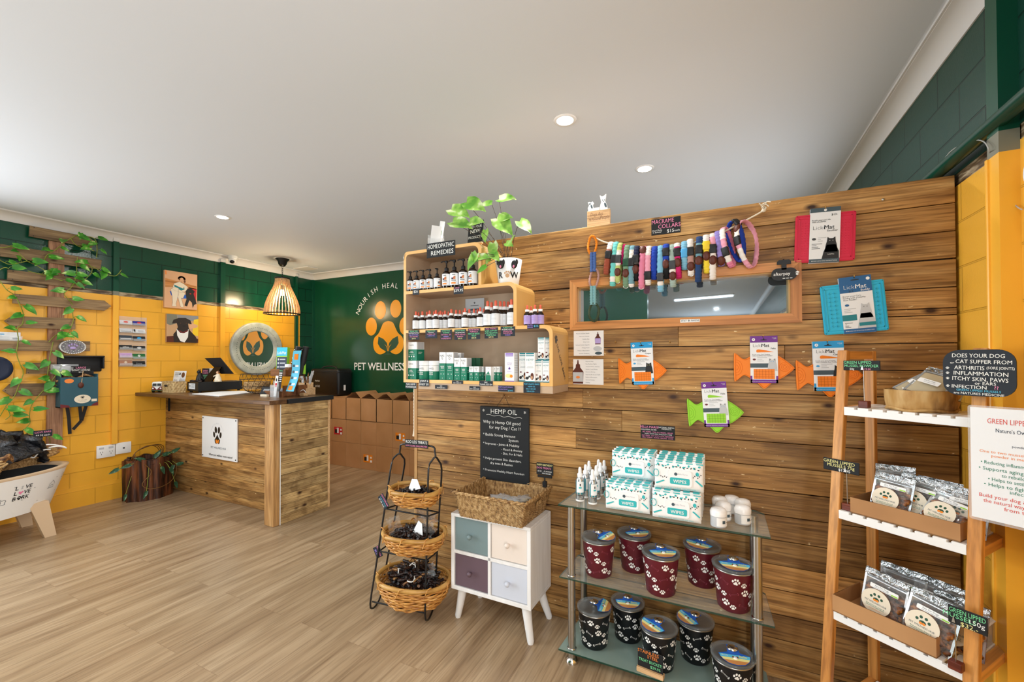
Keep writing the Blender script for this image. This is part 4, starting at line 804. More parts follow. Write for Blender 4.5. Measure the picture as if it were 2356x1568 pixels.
# small seagrass basket with flyers
q = onC(388, 902); bk = thing('counter_basket', 'small pale plaited basket of flyers next to the toy bus', 'basket', (q.x+.012, q.y+.045, CT), R(2)); mb = MB('seagrass_pale')
woven(mb, lambda u, v, e: (lambda a: ((.115+.008*v+e)*max(-1, min(1, 1.35*math.cos(a))), (.065+.005*v+e)*max(-1, min(1, 1.35*math.sin(a))), .125*v))(2*PI*u), 64, 11, .003); mb.face([(.11*a, .06*b, .004) for a, b in ((-1, -1), (1, -1), (1, 1), (-1, 1))]); mb.build('woven_wall', bk)
mb = MB('soft_black'); mb.ball(.0, -.082, .078, .028, .008, .012, 8, 6); mb.build('dark_tuft', bk)
def card(name, label, cat, p, w, h, m, rz=0, lean=0, group=None, deco=None, t=.002):
    o = thing(name, label, cat, p, rz, group, rot=(R(-lean), 0, rz)); mb = MB(m); mb.box(-w/2, w/2, 0, t, 0, h, min(.0008, t*.3)); mb.build('sheet', o)
    mb = MB(); (deco or (lambda *a: None))(mb, w, h)
    if mb.v: mb.build('print', o)
    return o
def dA(mb, w, h): mb.mat('print_grey'); [mb.box(-w*.4, w*(.1-.1*k), -.001, -.0004, h*(.85-.09*k), h*(.88-.09*k)) for k in range(4)]; mb.mat('brown'); mb.ell(w*.28, h*.75, w*.14, h*.16, -.001); mb.mat('soft_black'); mb.ell(w*.02, h*.8, w*.05, h*.06, -.001); mb.mat('tan'); mb.box(-w*.5, -w*.1, -.001, -.0004, h*.0, h*.35)
card('flyer', 'white flyer with a brown round photo standing in the small plaited basket', 'flyer', (q.x-.02, q.y+.10, CT+.05), .22, .19, 'white_paper', R(4), 8, 'flyers in the counter basket', dA)
card('flyer', 'tilted white flyer with grey lines in front of the small basket flyers', 'flyer', (q.x+.01, q.y+.05, CT+.07), .17, .1, 'white_paper', R(-8), 14, 'flyers in the counter basket', lambda mb, w, h: (mb.mat('print_grey'), mb.text('WELLNESS\nfor your pet', -w*.1, h*.6, h*.14, -.001)))
# cash drawer
A, B, C_ = onC(412, 902), onC(456, 903), onC(558, 897); d = (C_-B); yaw = math.atan2(d.y, d.x); ln = d.length; dp = (B-A).length
dr = thing('cash_drawer', 'black metal cash drawer with a white label on the counter', 'cash drawer', (B.x, B.y, CT), yaw); Mi = Matrix.Rotation(-yaw, 4, 'Z'); a_ = Mi @ (A-B)
DH = .115; mb = MB('black_metal'); mb.box(0, ln, 0, dp, .012, DH, .003); mb.build('case', dr)
for dx in (.03, ln-.03):
    for dy in (.03, dp-.03): mb = MB('black'); mb.lathe([(.015, 0), (.015, .013)], 10, dx, dy); mb.build('foot', dr)
LB = Vector((B.x, B.y, 0)); ux = Vector((math.cos(yaw), math.sin(yaw), 0)); uy = Vector((-math.sin(yaw), math.cos(yaw), 0))
def onDr(a, b, z=CT+DH): v = LB+ux*a+uy*b; return (v.x, v.y, z)
mb = MB('white_paper'); mb.at(0, dp, 0, rz=R(-90)); mb.box(dp*.15, dp*.72, -.0012, 0, .035, .1); mb.mat('black'); mb.paw(dp*.27, .068, .015, -.0016); mb.mat('print_grey'); [mb.box(dp*.4, dp*.66, -.0016, -.0012, .05+k*.013, .053+k*.013) for k in range(4)]; mb.build('paw_label', dr)
def drp(px, a):
    b = min([i*dp/40 for i in range(41)], key=lambda b: abs(pix(onDr(a, b))[0]-px)); return onDr(a, max(.03, min(dp-.03, b)))
# tablet on its stand
tp = drp(484, .17); tb_ = thing('tablet_stand', 'black tablet on an angled stand seen from behind, standing on the cash drawer', 'tablet', tp, R(14))
mb = MB('black_gloss'); mb.add([(-.11, .0, 0), (.02, .0, 0), (.10, .05, .165), (-.0, .05, .165), (-.11, .012, 0), (.02, .012, 0), (.10, .062, .165), (-.0, .062, .165)], [(0, 1, 2, 3), (7, 6, 5, 4), (0, 4, 5, 1), (1, 5, 6, 2), (2, 6, 7, 3), (3, 7, 4, 0)]); mb.build('stand', tb_)
mb = MB('soft_black'); P0 = [(-.115, .03, .27), (.10, .03, .275), (.215, .10, .085), (.04, .10, .085)]; mb.add(P0+[(a, b+.012, c_) for a, b, c_ in P0], [(3, 2, 1, 0), (4, 5, 6, 7), (0, 1, 5, 4), (1, 2, 6, 5), (2, 3, 7, 6), (3, 0, 4, 7)]); mb.mat('grey'); mb.add([(.02, .049, .23), (.042, .049, .23), (.055, .058, .205), (.033, .058, .205)], [(3, 2, 1, 0)]); mb.build('tablet', tb_)
# figurines and cards on the drawer
cp = drp(460, .06); ft = thing('cat_figurine', 'black sitting cat figurine beside the tablet', 'figurine', cp, R(10)); mb = MB('black'); mb.lathe([(0, 0), (.035, .0), (.04, .02), (.033, .06), (.022, .085), (.018, .1)], 14); mb.ball(-.008, -.006, .112, .02, .02, .021); mb.ball(-.015, 0, .135, .005, .004, .012, 6, 4); mb.ball(.004, 0, .135, .005, .004, .012, 6, 4); mb.tube(smooth_path([(.03, .02, .01), (.06, .0, .02), (.055, -.02, .05), (.04, -.01, .06)], 3), .007, 6); mb.build('body', ft)
v = onY(505, 870, LB.y+.17); cp = (v.x-.03, LB.y+.17, CT+DH); ft = thing('angel_figurine', 'cream angel figurine holding a dog on the cash drawer', 'figurine', cp, R(0)); mb = MB('cream'); mb.lathe([(0, 0), (.04, 0), (.034, .03), (.02, .07), (.018, .085), (.0, .095)], 14); mb.tube([(-.015, -.01, .075), (-.035, -.02, .065), (-.045, -.02, .06)], .007, 6); mb.ball(.04, -.01, .015, .02, .018, .014); mb.build('robe', ft)
mb = MB('skin'); mb.ball(0, -.004, .105, .014, .014, .016); mb.build('head', ft); mb = MB('brown'); mb.ball(0, .002, .109, .016, .015, .016); mb.build('hair', ft)
def dB(mb, w, h): mb.mat('chalk_pink'); mb.text('SHINY\nCOATS', 0, h*.75, h*.14, -.001, fit=w*.8); mb.mat('chalk_green'); mb.text('TREATS FOR\nDOGS $4', 0, h*.35, h*.14, -.001, fit=w*.85)
card('price_card', 'black handwritten price card standing behind the cat figurine', 'sign', drp(430, .16), .12, .15, 'chalkboard', R(6), 6, None, dB)
card('greeting_card', 'white card with a round paw heart emblem behind the cat figurine', 'card', drp(452, .2), .15, .15, 'white_paper', R(6), 6, None, lambda mb, w, h: (mb.mat('slate'), mb.paw(-.02, h*.55, .035, -.001)))
random.seed(9)
for k in range(6):
    mb = MB('jerky'); mb.ball(0, 0, .0, .028, .016, .012, 10, 6, .5, k); o = mb.build('dried_treat', None, 'dark dried treat lying on the drawer below the flyers' , 'dried treat', 'loose dark treats on the cash drawer'); o.location = Vector(onDr(.03+.01*(k % 2), dp*(.1+.16*k)))+Vector((0, 0, .008)); o.rotation_euler[2] = k
v = onC(512, 905); mb = MB('white_paper'); pg = [onC(*q_) for q_ in ((442, 906.5), (504, 911.5), (583, 903), (560, 899.5), (500, 901.5))]; cxy = sum(pg, Vector())/5
mb.add([(p_.x-cxy.x, p_.y-cxy.y, dz) for dz in (.001, .006) for p_ in pg], [(0, 1, 2, 3, 4)[::-1], (5, 6, 7, 8, 9)]+[(i, (i+1) % 5, (i+1) % 5+5, i+5) for i in range(5)]); o = mb.build('paper_pad', None, 'large white paper pad lying flat on the counter', 'paper'); o.location = (cxy.x, cxy.y, CT)
# wire basket
q = onC(590, 902); wbk = thing('wire_basket', 'round spiral wire basket lined with wicker behind the wooden brochure stand', 'basket', (onY(592, 880, 2.93).x, 2.93, CT+.001)); wbk.scale = (.82, .82, .82); mb = MB('black_metal')
def wb(a, t): r = .2*math.sin(min(PI, t*PI*.62+.02)); return (r*math.cos(a)-.0, r*math.sin(a), .19-.19*math.cos(t*PI*.62)*1.0)
for k in range(18): a = 2*PI*k/18; mb.tube([wb(a+t*.9, t) for t in [i/10 for i in range(11)]], .0022, 4)
for t in (.3, .55, .8, 1): mb.tube([wb(2*PI*i/28, t) for i in range(28)], .003, 4, True)
mb.build('wire_frame', wbk); mb = MB('seagrass'); woven(mb, lambda u, v, e: ((.15+e)*math.cos(2*PI*u), (.15+e)*math.sin(2*PI*u), .06+.1*v), 40, 8, .004); mb.build('wicker_lining', wbk)
# wooden tiered brochure stand
q1 = onC(640, 914); bs = thing('brochure_stand', 'tiered wooden display stand of packets and brochures on the counter corner', 'display stand', (q1.x, q1.y, CT), R(-2))
mb = MB('stand_wood').rnd(); mb.box(-.30, .02, .04, .30, 0, .012); mb.box(-.30, -.288, .04, .3, 0, .06); mb.box(-.30, .02, .03, .042, 0, .055); mb.box(.008, .02, .04, .30, 0, .11); mb.build('lower_tray', bs)
mb = MB('stand_wood').rnd(); mb.box(-.05, .02, .17, .2, .01, .35); mb.build('upright', bs)
mb = MB('stand_wood').rnd(); mb.box(-.24, .04, .08, .26, .20, .212); mb.box(-.24, .04, .075, .087, .2, .27); mb.box(-.24, -.228, .08, .26, .2, .25); mb.box(.028, .04, .08, .26, .2, .29); mb.build('upper_tray', bs)
BSO = Vector((q1.x, q1.y, CT))
def dL(mb, w, h):
    mb.mat('cyan_rubber'); mb.box(-w*.5, w*.5, -.0012, -.0006, h*.68, h); mb.mat('white'); mb.text('LickiMat', 0, h*.74, h*.11, -.0018, fit=w*.85, off=.006); mb.mat('navy'); mb.box(-w*.45, w*.5, -.0012, -.0006, 0, h*.64); mb.mat('light_grey')
    for k in range(4): mb.ell(-w*.3, h*(.55-.14*k), w*.07, h*.04, -.0018); mb.box(-w*.15, w*.35, -.0018, -.0012, h*(.53-.14*k), h*(.57-.14*k))
card('treat_mat_pack', 'blue and navy boxed treat mat pack standing in the wooden brochure stand', 'packet', BSO+Vector((-.13, .12, .22)), .145, .27, 'lime', R(4), 3, None, dL, .03)
card('treat_mat_pack', 'lime green pack behind the blue boxed treat mat in the brochure stand', 'packet', BSO+Vector((.01, .22, .22)), .13, .22, 'lime', R(4), 2, None, lambda mb, w, h: (mb.mat('green'), mb.text('mat', 0, h*.6, h*.2, -.001, fit=w*.7)), .02)
jr = thing('spice_jar', 'small brown jar with white lid in the upper tray of the brochure stand', 'jar', BSO+Vector((.0, .105, .212))); mb = MB('brown'); mb.lathe([(.027, 0), (.03, .005), (.03, .07), (.024, .078)], 16); mb.build('jar_body', jr); mb = MB('white'); mb.lathe([(.03, .078), (.031, .105), (.026, .11)], 16); mb.build('lid', jr)
for k in range(2):
    mb = MB('soft_black'); mb.tube([(0, 0, 0), (.06, .02, .28)], .03, 14); mb.mat('white')
    for j in range(6): mb.ball(.01+.01*j-.02, -.028+.003*j, .04+.042*j, .006, .004, .006, 6, 4)
    o = mb.build('bag_roll', None, ['black roll with white dots leaning in the brochure stand', 'second black roll behind, leaning on the dotted one'][k], 'roll', 'black rolls in the brochure stand'); o.location = BSO+Vector((-.005+.03*k, .16+.06*k, .215))
br_ = thing('curved_brochure', 'tall bent blue brochure with orange mat picture on the right of the brochure stand', 'brochure', BSO+Vector((.08, .06, .06))); mb = MB('chalk_blue')
def cb(u, v, e=0): return ((u-.5)*.11+.03+.15*v*v, -.02+.04*math.sin(v*4)+e, .39*v)
mb.grid(lambda u, v: cb(u, v), 4, 14); mb.grid(lambda u, v: cb(u, v, .003), 4, 14); mb.build('sheet', br_)
mb = MB('orange'); mb.grid(lambda u, v: cb(.25+.5*u, .78+.14*v, -.002), 3, 5); mb.mat('white')
for k in range(4): mb.grid(lambda u, v: cb(.45+.4*u, .6-.15*k+.05*v, -.002), 3, 3)
mb.mat('slate')
for k in range(4): mb.grid(lambda u, v: cb(.1+.25*u, .6-.15*k+.06*v, -.002), 3, 3)
mb.mat('orange'); mb.grid(lambda u, v: cb(.2+.5*u, .03+.1*v, -.002), 3, 3); mb.build('print', br_)
hd = thing('leaflet_holder', 'clear leaflet holder with narrow pamphlets at the counter corner', 'leaflet holder', BSO+Vector((-.06, -.015, 0)), R(-12)); mb = MB('acrylic'); mb.box(-.06, .06, 0, .003, 0, .12); mb.box(-.06, .06, .03, .033, 0, .16); mb.box(-.06, -.057, 0, .03, 0, .12); mb.box(.057, .06, 0, .03, 0, .12); mb.build('holder', hd)
card('pamphlet', 'black pamphlet with green heading rising from the clear leaflet holder', 'pamphlet', BSO+Vector((.0, .0, .06)), .075, .22, 'soft_black', R(-10), 8, 'pamphlets in the clear leaflet holder', lambda mb, w, h: (mb.mat('chalk_green'), mb.text('HEMP OIL', 0, h*.88, h*.06, -.001, fit=w*.8), mb.mat('white'), [mb.box(-w*.4, w*.4, -.001, -.0005, h*(.78-.09*k), h*(.82-.09*k)) for k in range(5)]))
card('pamphlet', 'white pamphlet with red block in front of the clear leaflet holder', 'pamphlet', BSO+Vector((-.045, -.005, .01)), .06, .2, 'white_paper', R(-14), 6, 'pamphlets in the clear leaflet holder', lambda mb, w, h: (mb.mat('red'), mb.box(-w*.3, w*.35, -.001, -.0005, h*.45, h*.65), mb.mat('soft_black'), mb.ell(0, h*.8, w*.25, h*.08, -.001)))
card('card_pile', 'dark leaning card stand at the left of the lower wooden tray', 'card', BSO+Vector((-.24, .03, .02)), .13, .09, 'soft_black', R(20), 35, None, lambda mb, w, h: (mb.mat('grey'), mb.box(-w*.3, w*.2, -.001, -.0005, h*.4, h*.7)))
mb = MB('bag_plastic'); [mb.ball(-.22+.035*k, .1+.03*(k % 2), .06, .03, .03, .02, 8, 6, .5, k) for k in range(5)]; o = mb.build('sachet_pile', None, 'clear crumpled sachets heaped in the lower tray of the brochure stand', 'sachets', kind='stuff'); o.location = BSO
q = onC(609, 912); mb = MB('cream'); mb.box(-.05, .05, -.015, .015, 0, .022, .003); o = mb.build('wooden_block', None, 'small pale wooden block in front of the brochure stand', 'block'); o.location = (q.x, q.y, CT)
# antler box etc
q = onC(692, 906); ab = thing('antler_box', 'small timber box of antler chews on the right end of the counter', 'box', (q.x, q.y, CT), R(0)); mb = MB('pine').rnd(); mb.box(-.07, .07, 0, .01, 0, .12); mb.box(-.07, .07, .1, .11, 0, .12); mb.box(-.07, -.06, 0, .11, 0, .12); mb.box(.06, .07, 0, .11, 0, .12); mb.box(-.07, .07, 0, .11, 0, .01); mb.build('box_wall', ab); random.seed(12)
for k in range(18):
    a = random.uniform(-.05, .05); b = random.uniform(.02, .09); mb = MB('jerky_tan' if k % 3 == 0 else 'light_grey'); mb.tube([(a, b, .02), (a*1.6, b+.01, .14), (a*2.6+random.uniform(-.02, .02), b+random.uniform(-.03, .03), .2+random.uniform(-.03, .05))], [.012, .011, .006], 6); o = mb.build('antler_chew', None, 'pale antler chew sticking out of the small timber box', 'antler chew', 'antler chews in the timber box'); o.location = (q.x, q.y, CT)
q = onC(708, 902); mb = MB('pine').rnd(); mb.box(-.05, .05, 0, .12, 0, .075, .003); o = mb.build('timber_block_box', None, 'low plain timber box behind the antler box', 'box'); o.location = (-3.86, 2.985, CT)
q = onC(694, 910); tw = thing('twine_bundle', 'bundle of sawn wood chews tied with clear string near the counter edge', 'bundle', (q.x, q.y, CT)); 
for k in range(5): mb = MB('pine').rnd(); mb.box(-.055+.023*k, -.036+.023*k, -.02, .03, .001, .03, .002); mb.build('wood_chew', tw)
mb = MB('white'); mb.tube(smooth_path([(-.03, -.0, .03), (0, -.01, .05), (.03, .0, .06), (.04, .02, .03)], 4), .004, 5); mb.build('string', tw)
# ------------------------------------------------------------ cardboard boxes
BY = 4.36; bw, bd = .282, .385; XB0 = -3.612; rows_z = [(0, .335), (.337, .655), (.657, .965)]; random.seed(31)
stick = {(4, 1): ('red', 'box with a red sticker, middle row next to the counter'), (0, 1): ('orange', 'box with an orange sticker at the right of the middle row'), (2, 0): ('orange', 'box with an orange sticker in the bottom row')}
rn = ['bottom', 'middle', 'top']; cn = ['nearest the partition edge', 'second from the partition edge', 'third from the partition edge', 'fourth from the partition edge', 'beside the counter', 'behind the counter', 'behind the counter under the right of the black bag', 'behind the counter under the left of the black bag']
for r_ in range(3):
    for k in range(-1, 7):
        x1 = XB0-k*bw; x0 = x1-bw+.003; z0, z1 = rows_z[r_]
        if k == -1 and r_ == 5: continue
        lab = 'brown cardboard %s, %s row' % ('box', rn[r_])+', '+(('half hidden behind the partition edge') if k == -1 else cn[k])
        if r_ == 2 and k < 4: lab = 'open '+lab
        if (k, r_) in stick: lab = 'brown cardboard '+stick[(k, r_)][1]
        t = thing('cardboard_box', lab, 'box', ((x0+x1)/2, BY+random.uniform(0, .006), z0), 0, 'stacked cardboard boxes by the green wall'); w = (x1-x0)/2; h = z1-z0
        mb = MB('cardboard').rnd(); mb.r = random.random()
        if r_ < 2: mb.box(-w, w, 0, bd, 0, h, .002)
        else:
            for b_ in ((-w, w, 0, .004, 0, h), (-w, w, bd-.004, bd, 0, h), (-w, -w+.004, 0, bd, 0, h), (w-.004, w, 0, bd, 0, h), (-w, w, 0, bd, 0, .004)): mb.box(*b_)
        mb.build('carton', t)
        mb = MB('cardboard_dark'); mb.flat([(-.02, h-.07), (.02, h-.07), (.02, h-.003), (-.02, h-.003)], -.0006) if r_ < 2 else None
        if (k, r_) in stick:
            mb = MB('red' if stick[(k, r_)][0] == 'red' else 'orange'); mb.box(-.09, .07, -.002, 0, .10, .205); mb.mat('soft_black'); mb.box(-.075, -.01, -.0026, -.002, .12, .17); mb.mat('white'); mb.box(-.03, .0, -.003, -.002, .12, .195); mb.box(.03, .065, -.003, -.002, .105, .135); mb.ell(.045, .17, .014, .014, -.0026); mb.text('Meat', -.03, .178, .015, -.0032, fit=.06); mb.build('sticker', t)
        if r_ == 2 and k > 3: mb = MB('cardboard').rnd(); mb.box(-w, w, 0, bd, h-.004, h-.001); mb.build('flap', t)
        elif r_ == 2:
            for (sd, an) in ((-1, random.uniform(.5, 1.0)), (1, random.uniform(.5, 1.0))):
                mb = MB('cardboard').rnd(); c_, s_ = math.cos(an), math.sin(an); L2 = .15; mb.add([(sd*w, 0, h), (sd*w, bd, h), (sd*(w-L2*c_*.95), bd-.0, h+L2*s_*.8), (sd*(w-L2*c_*.95), 0, h+L2*s_*.8)], [(0, 1, 2, 3)]); mb.add([(sd*w, 0, h-.003), (sd*w, bd, h-.003), (sd*(w-L2*c_*.95), bd-.0, h+L2*s_*.8-.003), (sd*(w-L2*c_*.95), 0, h+L2*s_*.8-.003)], [(3, 2, 1, 0)]); mb.build('flap', t)
            mb = MB('cardboard').rnd(); mb.box(-w+.005, w-.005, bd-.002, bd+.002, h, h+.02+random.uniform(.0, .07)); mb.build('flap', t)
b0, b1 = onY(713, 902, 4.45), onY(778, 902, 4.45)
bg = thing('cooler_bag', 'black soft cooler bag with small white print on top of the cardboard boxes', 'bag', ((b0.x+b1.x)/2, 4.45, .968), R(0)); w = (b1.x-b0.x)/2; hz = onY(750, 848, 4.45).z-.968
for k in (): pass
mb = MB('black'); mb.box(-w, w, 0, .27, .0, hz, .035, 4); mb.build('bag_body', bg); mb = MB('soft_black'); mb.tube(smooth_path([(-w*.5, .08, hz-.01), (-w*.3, .1, hz+.03), (w*.3, .12, hz+.03), (w*.55, .1, hz-.01)], 4), .012, 6); mb.box(-w-.006, w+.006, -.005, .275, hz*.86, hz*.88, .003); mb.build('handle', bg)
mb = MB('chalk'); mb.text('PetVital', -w*.45, hz*.52, .022, -.002, fit=.16); mb.text('natural foods\nraw for dogs', -w*.45, hz*.36, .014, -.002, fit=.14); mb.paw(-w*.75, hz*.8, .02, -.004); mb.build('lettering', bg); mb = MB('white'); mb.box(w+.0, w+.008, .1, .13, hz*.2, hz*.4); mb.build('side_tag', bg)
# ------------------------------------------------------------ pendant lamp, camera, hatch, downlights
pd = thing('pendant_lamp', 'bell-shaped slatted wooden pendant lamp, lit, hanging on a chain above the counter', 'lamp', (-5.356, 3.827, ZC))
mb = MB('black_metal'); mb.lathe([(.088, 0), (.085, -.01), (.06, -.035), (.05, -.075), (.03, -.1), (0, -.104)][::-1], 20); mb.build('ceiling_cup', pd)
mb = MB('black_metal')
for k in range(6): z = -.10-.026*k; mb.tube([((.009*math.cos(t) if k % 2 else 0), (0 if k % 2 else .009*math.cos(t)), z-.014+.018*math.sin(t)) for t in [2*PI*i/10 for i in range(10)]], .0028, 5, True)
mb.tube([(0, 0, -.24), (0, 0, -.40)], .003, 5); mb.build('chain', pd)
zt_, zb_ = -.27, -.745; 
def prof(t):
    K = [(0, .088), (.12, .094), (.25, .112), (.4, .146), (.6, .187), (.78, .212), (.92, .222), (1, .223)]
    for (a, ra_), (b, rb_) in zip(K, K[1:]):
        if t <= b: return ra_+(rb_-ra_)*(t-a)/(b-a)
    return .223
mb = MB('black_metal'); mb.lathe([(.06, zt_+.012), (prof(0)+.008, zt_+.012), (prof(0)+.008, zt_-.006), (.06, zt_-.006)], 28, cap=False); mb.build('top_ring', pd)
mb = MB('pine')
for k in range(30):
    a = 2*PI*k/30; mb.rnd(); pts = [(prof(t), zt_+(zb_-zt_)*t) for t in [i/9 for i in range(10)]]; vs = []
    for r_, z in pts:
        for rr, da in ((r_, -.0055), (r_, .0055), (r_-.02, .0055), (r_-.02, -.0055)): vs.append((rr*math.cos(a)-da*math.sin(a), rr*math.sin(a)+da*math.cos(a), z))
    mb.add(vs, [(j*4+i, j*4+(i+1) % 4, (j+1)*4+(i+1) % 4, (j+1)*4+i) for j in range(9) for i in range(4)]+[(3, 2, 1, 0), (36, 37, 38, 39)])
mb.build('slatted_shade', pd)
mb = MB('black_metal'); r_ = prof(1); mb.lathe([(r_-.03, zb_), (r_+.006, zb_), (r_+.006, zb_-.012), (r_-.03, zb_-.012), (r_-.03, zb_)], 40, cap=False); mb.build('bottom_ring', pd)
mb = MB('black_metal'); mb.lathe([(.0, -.42), (.02, -.42), (.022, -.36), (.0, -.36)], 12); mb.build('socket', pd); mb = MB('bulb_on'); mb.ball(0, 0, -.46, .03, .03, .042, 14, 10); mb.build('bulb', pd)
l = bpy.data.lights.new('pendant_light', 'POINT'); l.energy = 24; l.color = (1, .8, .52); l.shadow_soft_size = .035; o = bpy.data.objects.new('pendant_light', l); COL.objects.link(o); o.location = (-5.356, 3.827, ZC-.54)
sc_ = thing('security_camera', 'white dome security camera at the ceiling edge above the yellow wall', 'camera', (-5.80, 3.43, ZC)); mb = MB('white'); mb.lathe([(0, -.045), (.05, -.045), (.055, -.03), (.055, 0)], 24); mb.ball(0.01, -.01, -.06, .045, .045, .042, 20, 12); mb.build('housing', sc_); mb = MB('black_gloss'); mb.ball(.028, -.022, -.078, .028, .028, .026, 16, 10); mb.build('lens', sc_)
q = onZ(713, 621, ZC-.001); ht = thing('ceiling_vent', 'small white rectangular ceiling vent near the far corner of the room', 'vent', (q.x+.06, q.y-.12, ZC)); mb = MB('white_paint'); mb.box(-.16, .16, -.09, .09, -.012, 0, .003); mb.build('vent_plate', ht)
def downlight(x, y, lab, power, grp=None):
    t = thing('downlight', lab, 'downlight', (x, y, ZC), 0, grp); mb = MB('white_gloss'); mb.lathe([(.048, -.004), (.062, -.006), (.066, 0)], 28, cap=False); mb.build('bezel', t)
    mb = MB('lamp_on'); mb.lathe([(0, -.0035), (.05, -.0035), (.05, 0)], 24, smooth=False); mb.build('diffuser', t)
    l = bpy.data.lights.new('downlight_lamp', 'AREA'); l.shape = 'DISK'; l.size = .1; l.energy = power; l.color = (1, .98, .95); o = bpy.data.objects.new('downlight_lamp', l); COL.objects.link(o); o.location = (x, y, ZC-.012)
DLP = 13
downlight(-4.293, 2.442, 'round recessed downlight, small and bright, left in the ceiling before the counter', DLP)
downlight(-.794, 2.319, 'round recessed downlight, largest of the lit ones, above the timber partition', DLP)
downlight(-.484, 3.167, 'round recessed downlight behind the partition, right of the largest one', DLP)
for x, y in ((-2.6, .2), (-.1, -.3), (-4.6, -.6), (-.1, -3.2), (-.1, -5.6), (-.1, -8), (-3.4, -1.7)): downlight(x, y, 'round recessed downlight added as fill in the front of the shop', DLP, 'fill downlights in the front of the shop')  # extra downlights added as fill around and behind the camera
t = thing('ceiling_batten', 'long white fluorescent batten on the ceiling, seen reflected in the partition mirror', 'ceiling light', (-.35, -5.4, ZC), R(12)); mb = MB('white'); mb.box(-.62, .62, -.05, .05, -.03, 0); mb.build('body', t); mb = MB('tube_on'); mb.box(-.6, .6, -.03, .03, -.055, -.031, .01, 2); mb.build('tube', t)
# ------------------------------------------------------------ stepped display shelf on the partition
SY = 2.105; SHX = -1.79; XR1, XR2, XR3 = -1.226, -1.003, -.793; ZB, ZF, Z2, Z1, ZT = 1.357, 1.375, 1.683, 1.927, 2.175; th = .019
SB = YP-.002
sh = thing('stepped_shelf', 'three-tier stepped plywood display shelf with rounded corners on the timber partition', 'shelf', (-1.3, YP, 1.3)); so = Vector((-1.3, YP, 1.3))
def ring(mb, x0, x1, z0, z1, r, rl=0.03, t=th, base=True):
    """one open plywood cell: outer outline minus inner outline, swept through the depth"""
    def out(e, r1, r2):
        a, b, c, d = x0+e, x1-e, z0+(e if base else 0), z1-e; P_ = [(a, c), (b, c)]
        P_ += arc(b-r1, d-r1, r1, 0, PI/2, 5) if r1 > 0 else [(b, d)]
        P_ += arc(a+r2, d-r2, r2, PI/2, PI, 4) if r2 > 0 else [(a, d)]
        return P_
    o_, i_ = out(0, r, rl), out(t, max(r-t*.4, .002), max(rl-t*.4, .002)); n = len(o_); R0 = range(0 if base else 1, n); y0, y1 = SY-so.y, SB-so.y
    o_ = [(a-so.x, b-so.z) for a, b in o_]; i_ = [(a-so.x, b-so.z) for a, b in i_]
    vs = [(a, y0, b) for a, b in o_]+[(a, y0, b) for a, b in i_]+[(a, y1, b) for a, b in o_]+[(a, y1, b) for a, b in i_]
    mb.mat('ply_edge'); mb.rnd(); mb.add(vs, [(i, (i+1) % n, (i+1) % n+n, i+n) for i in R0])
    mb.mat('ply_side'); mb.add(vs, [((i+1) % n, i, i+2*n, (i+1) % n+2*n) for i in R0]); mb.mat('ply_face'); mb.add(vs, [(i+n, (i+1) % n+n, (i+1) % n+3*n, i+3*n) for i in R0])
for nm, x1, z0, z1 in (('lower_tier', XR3, ZB, Z2), ('middle_tier', XR2, Z2, Z1), ('upper_tier', XR1, Z1, ZT)):
    mb = MB(); ring(mb, SHX, x1, z0, z1, .045, .03 if nm == 'upper_tier' else 0.001, base=nm[0] == 'l')
    mb.mat('ply_face'); mb.rnd(); mb.box(SHX+th-so.x, x1-th-so.x, SB-.008-so.y, SB-.002-so.y, z0-so.z, z1-th-so.z); o = mb.build(nm, sh)
    if nm == 'lower_tier':
        mb = MB('black'); xs = x1-so.x+.0012
        # paw and words painted down the right side
        def side(vs, fs): mb.add([(xs, -(SY-so.y)*0+ (SY-so.y)+a, b) for a, b in vs], fs)
        def sidetext(t, y0, z0_, h, ang):
            vs, fs, a, b = text_geo(t, .01); s_ = h/.7; c_, k_ = math.cos(ang), math.sin(ang); side([(y0+(v.x-a)*s_*c_-v.y*s_*k_, z0_+(v.x-a)*s_*k_+v.y*s_*c_) for v in vs], fs)
        zt = Z2-so.z
        for dx, dz, r_ in ((0, 0, .012), (-.012, .016, .006), (0, .024, .006), (.013, .02, .006), (.018, .006, .006)): side([(.048+dx+r_*math.cos(q*PI/4), zt-.085+dz+r_*1.3*math.sin(q*PI/4)) for q in range(8)], [tuple(range(8))])
        sidetext('LIVE  LOVE  BARK!', .058, zt-.11, .02, R(-56)); mb.build('side_lettering', o)
mb = MB('ply_face').rnd(); mb.box(-1.676-so.x, -.795-so.x, SY+.004-so.y, SB-so.y, 1.318-so.z, ZB-so.z); mb.build('plinth', sh)
mb = MB('steel'); mb.prism([(SHX-.002-so.x, ZT-.035-so.z), (SHX+.012-so.x, ZT-.012-so.z), (SHX+.004-so.x, ZT-.03-so.z), (SHX+.004-so.x, ZT-.05-so.z)], SY-.004-so.y, SY-.001-so.y); mb.build('corner_bracket', sh)
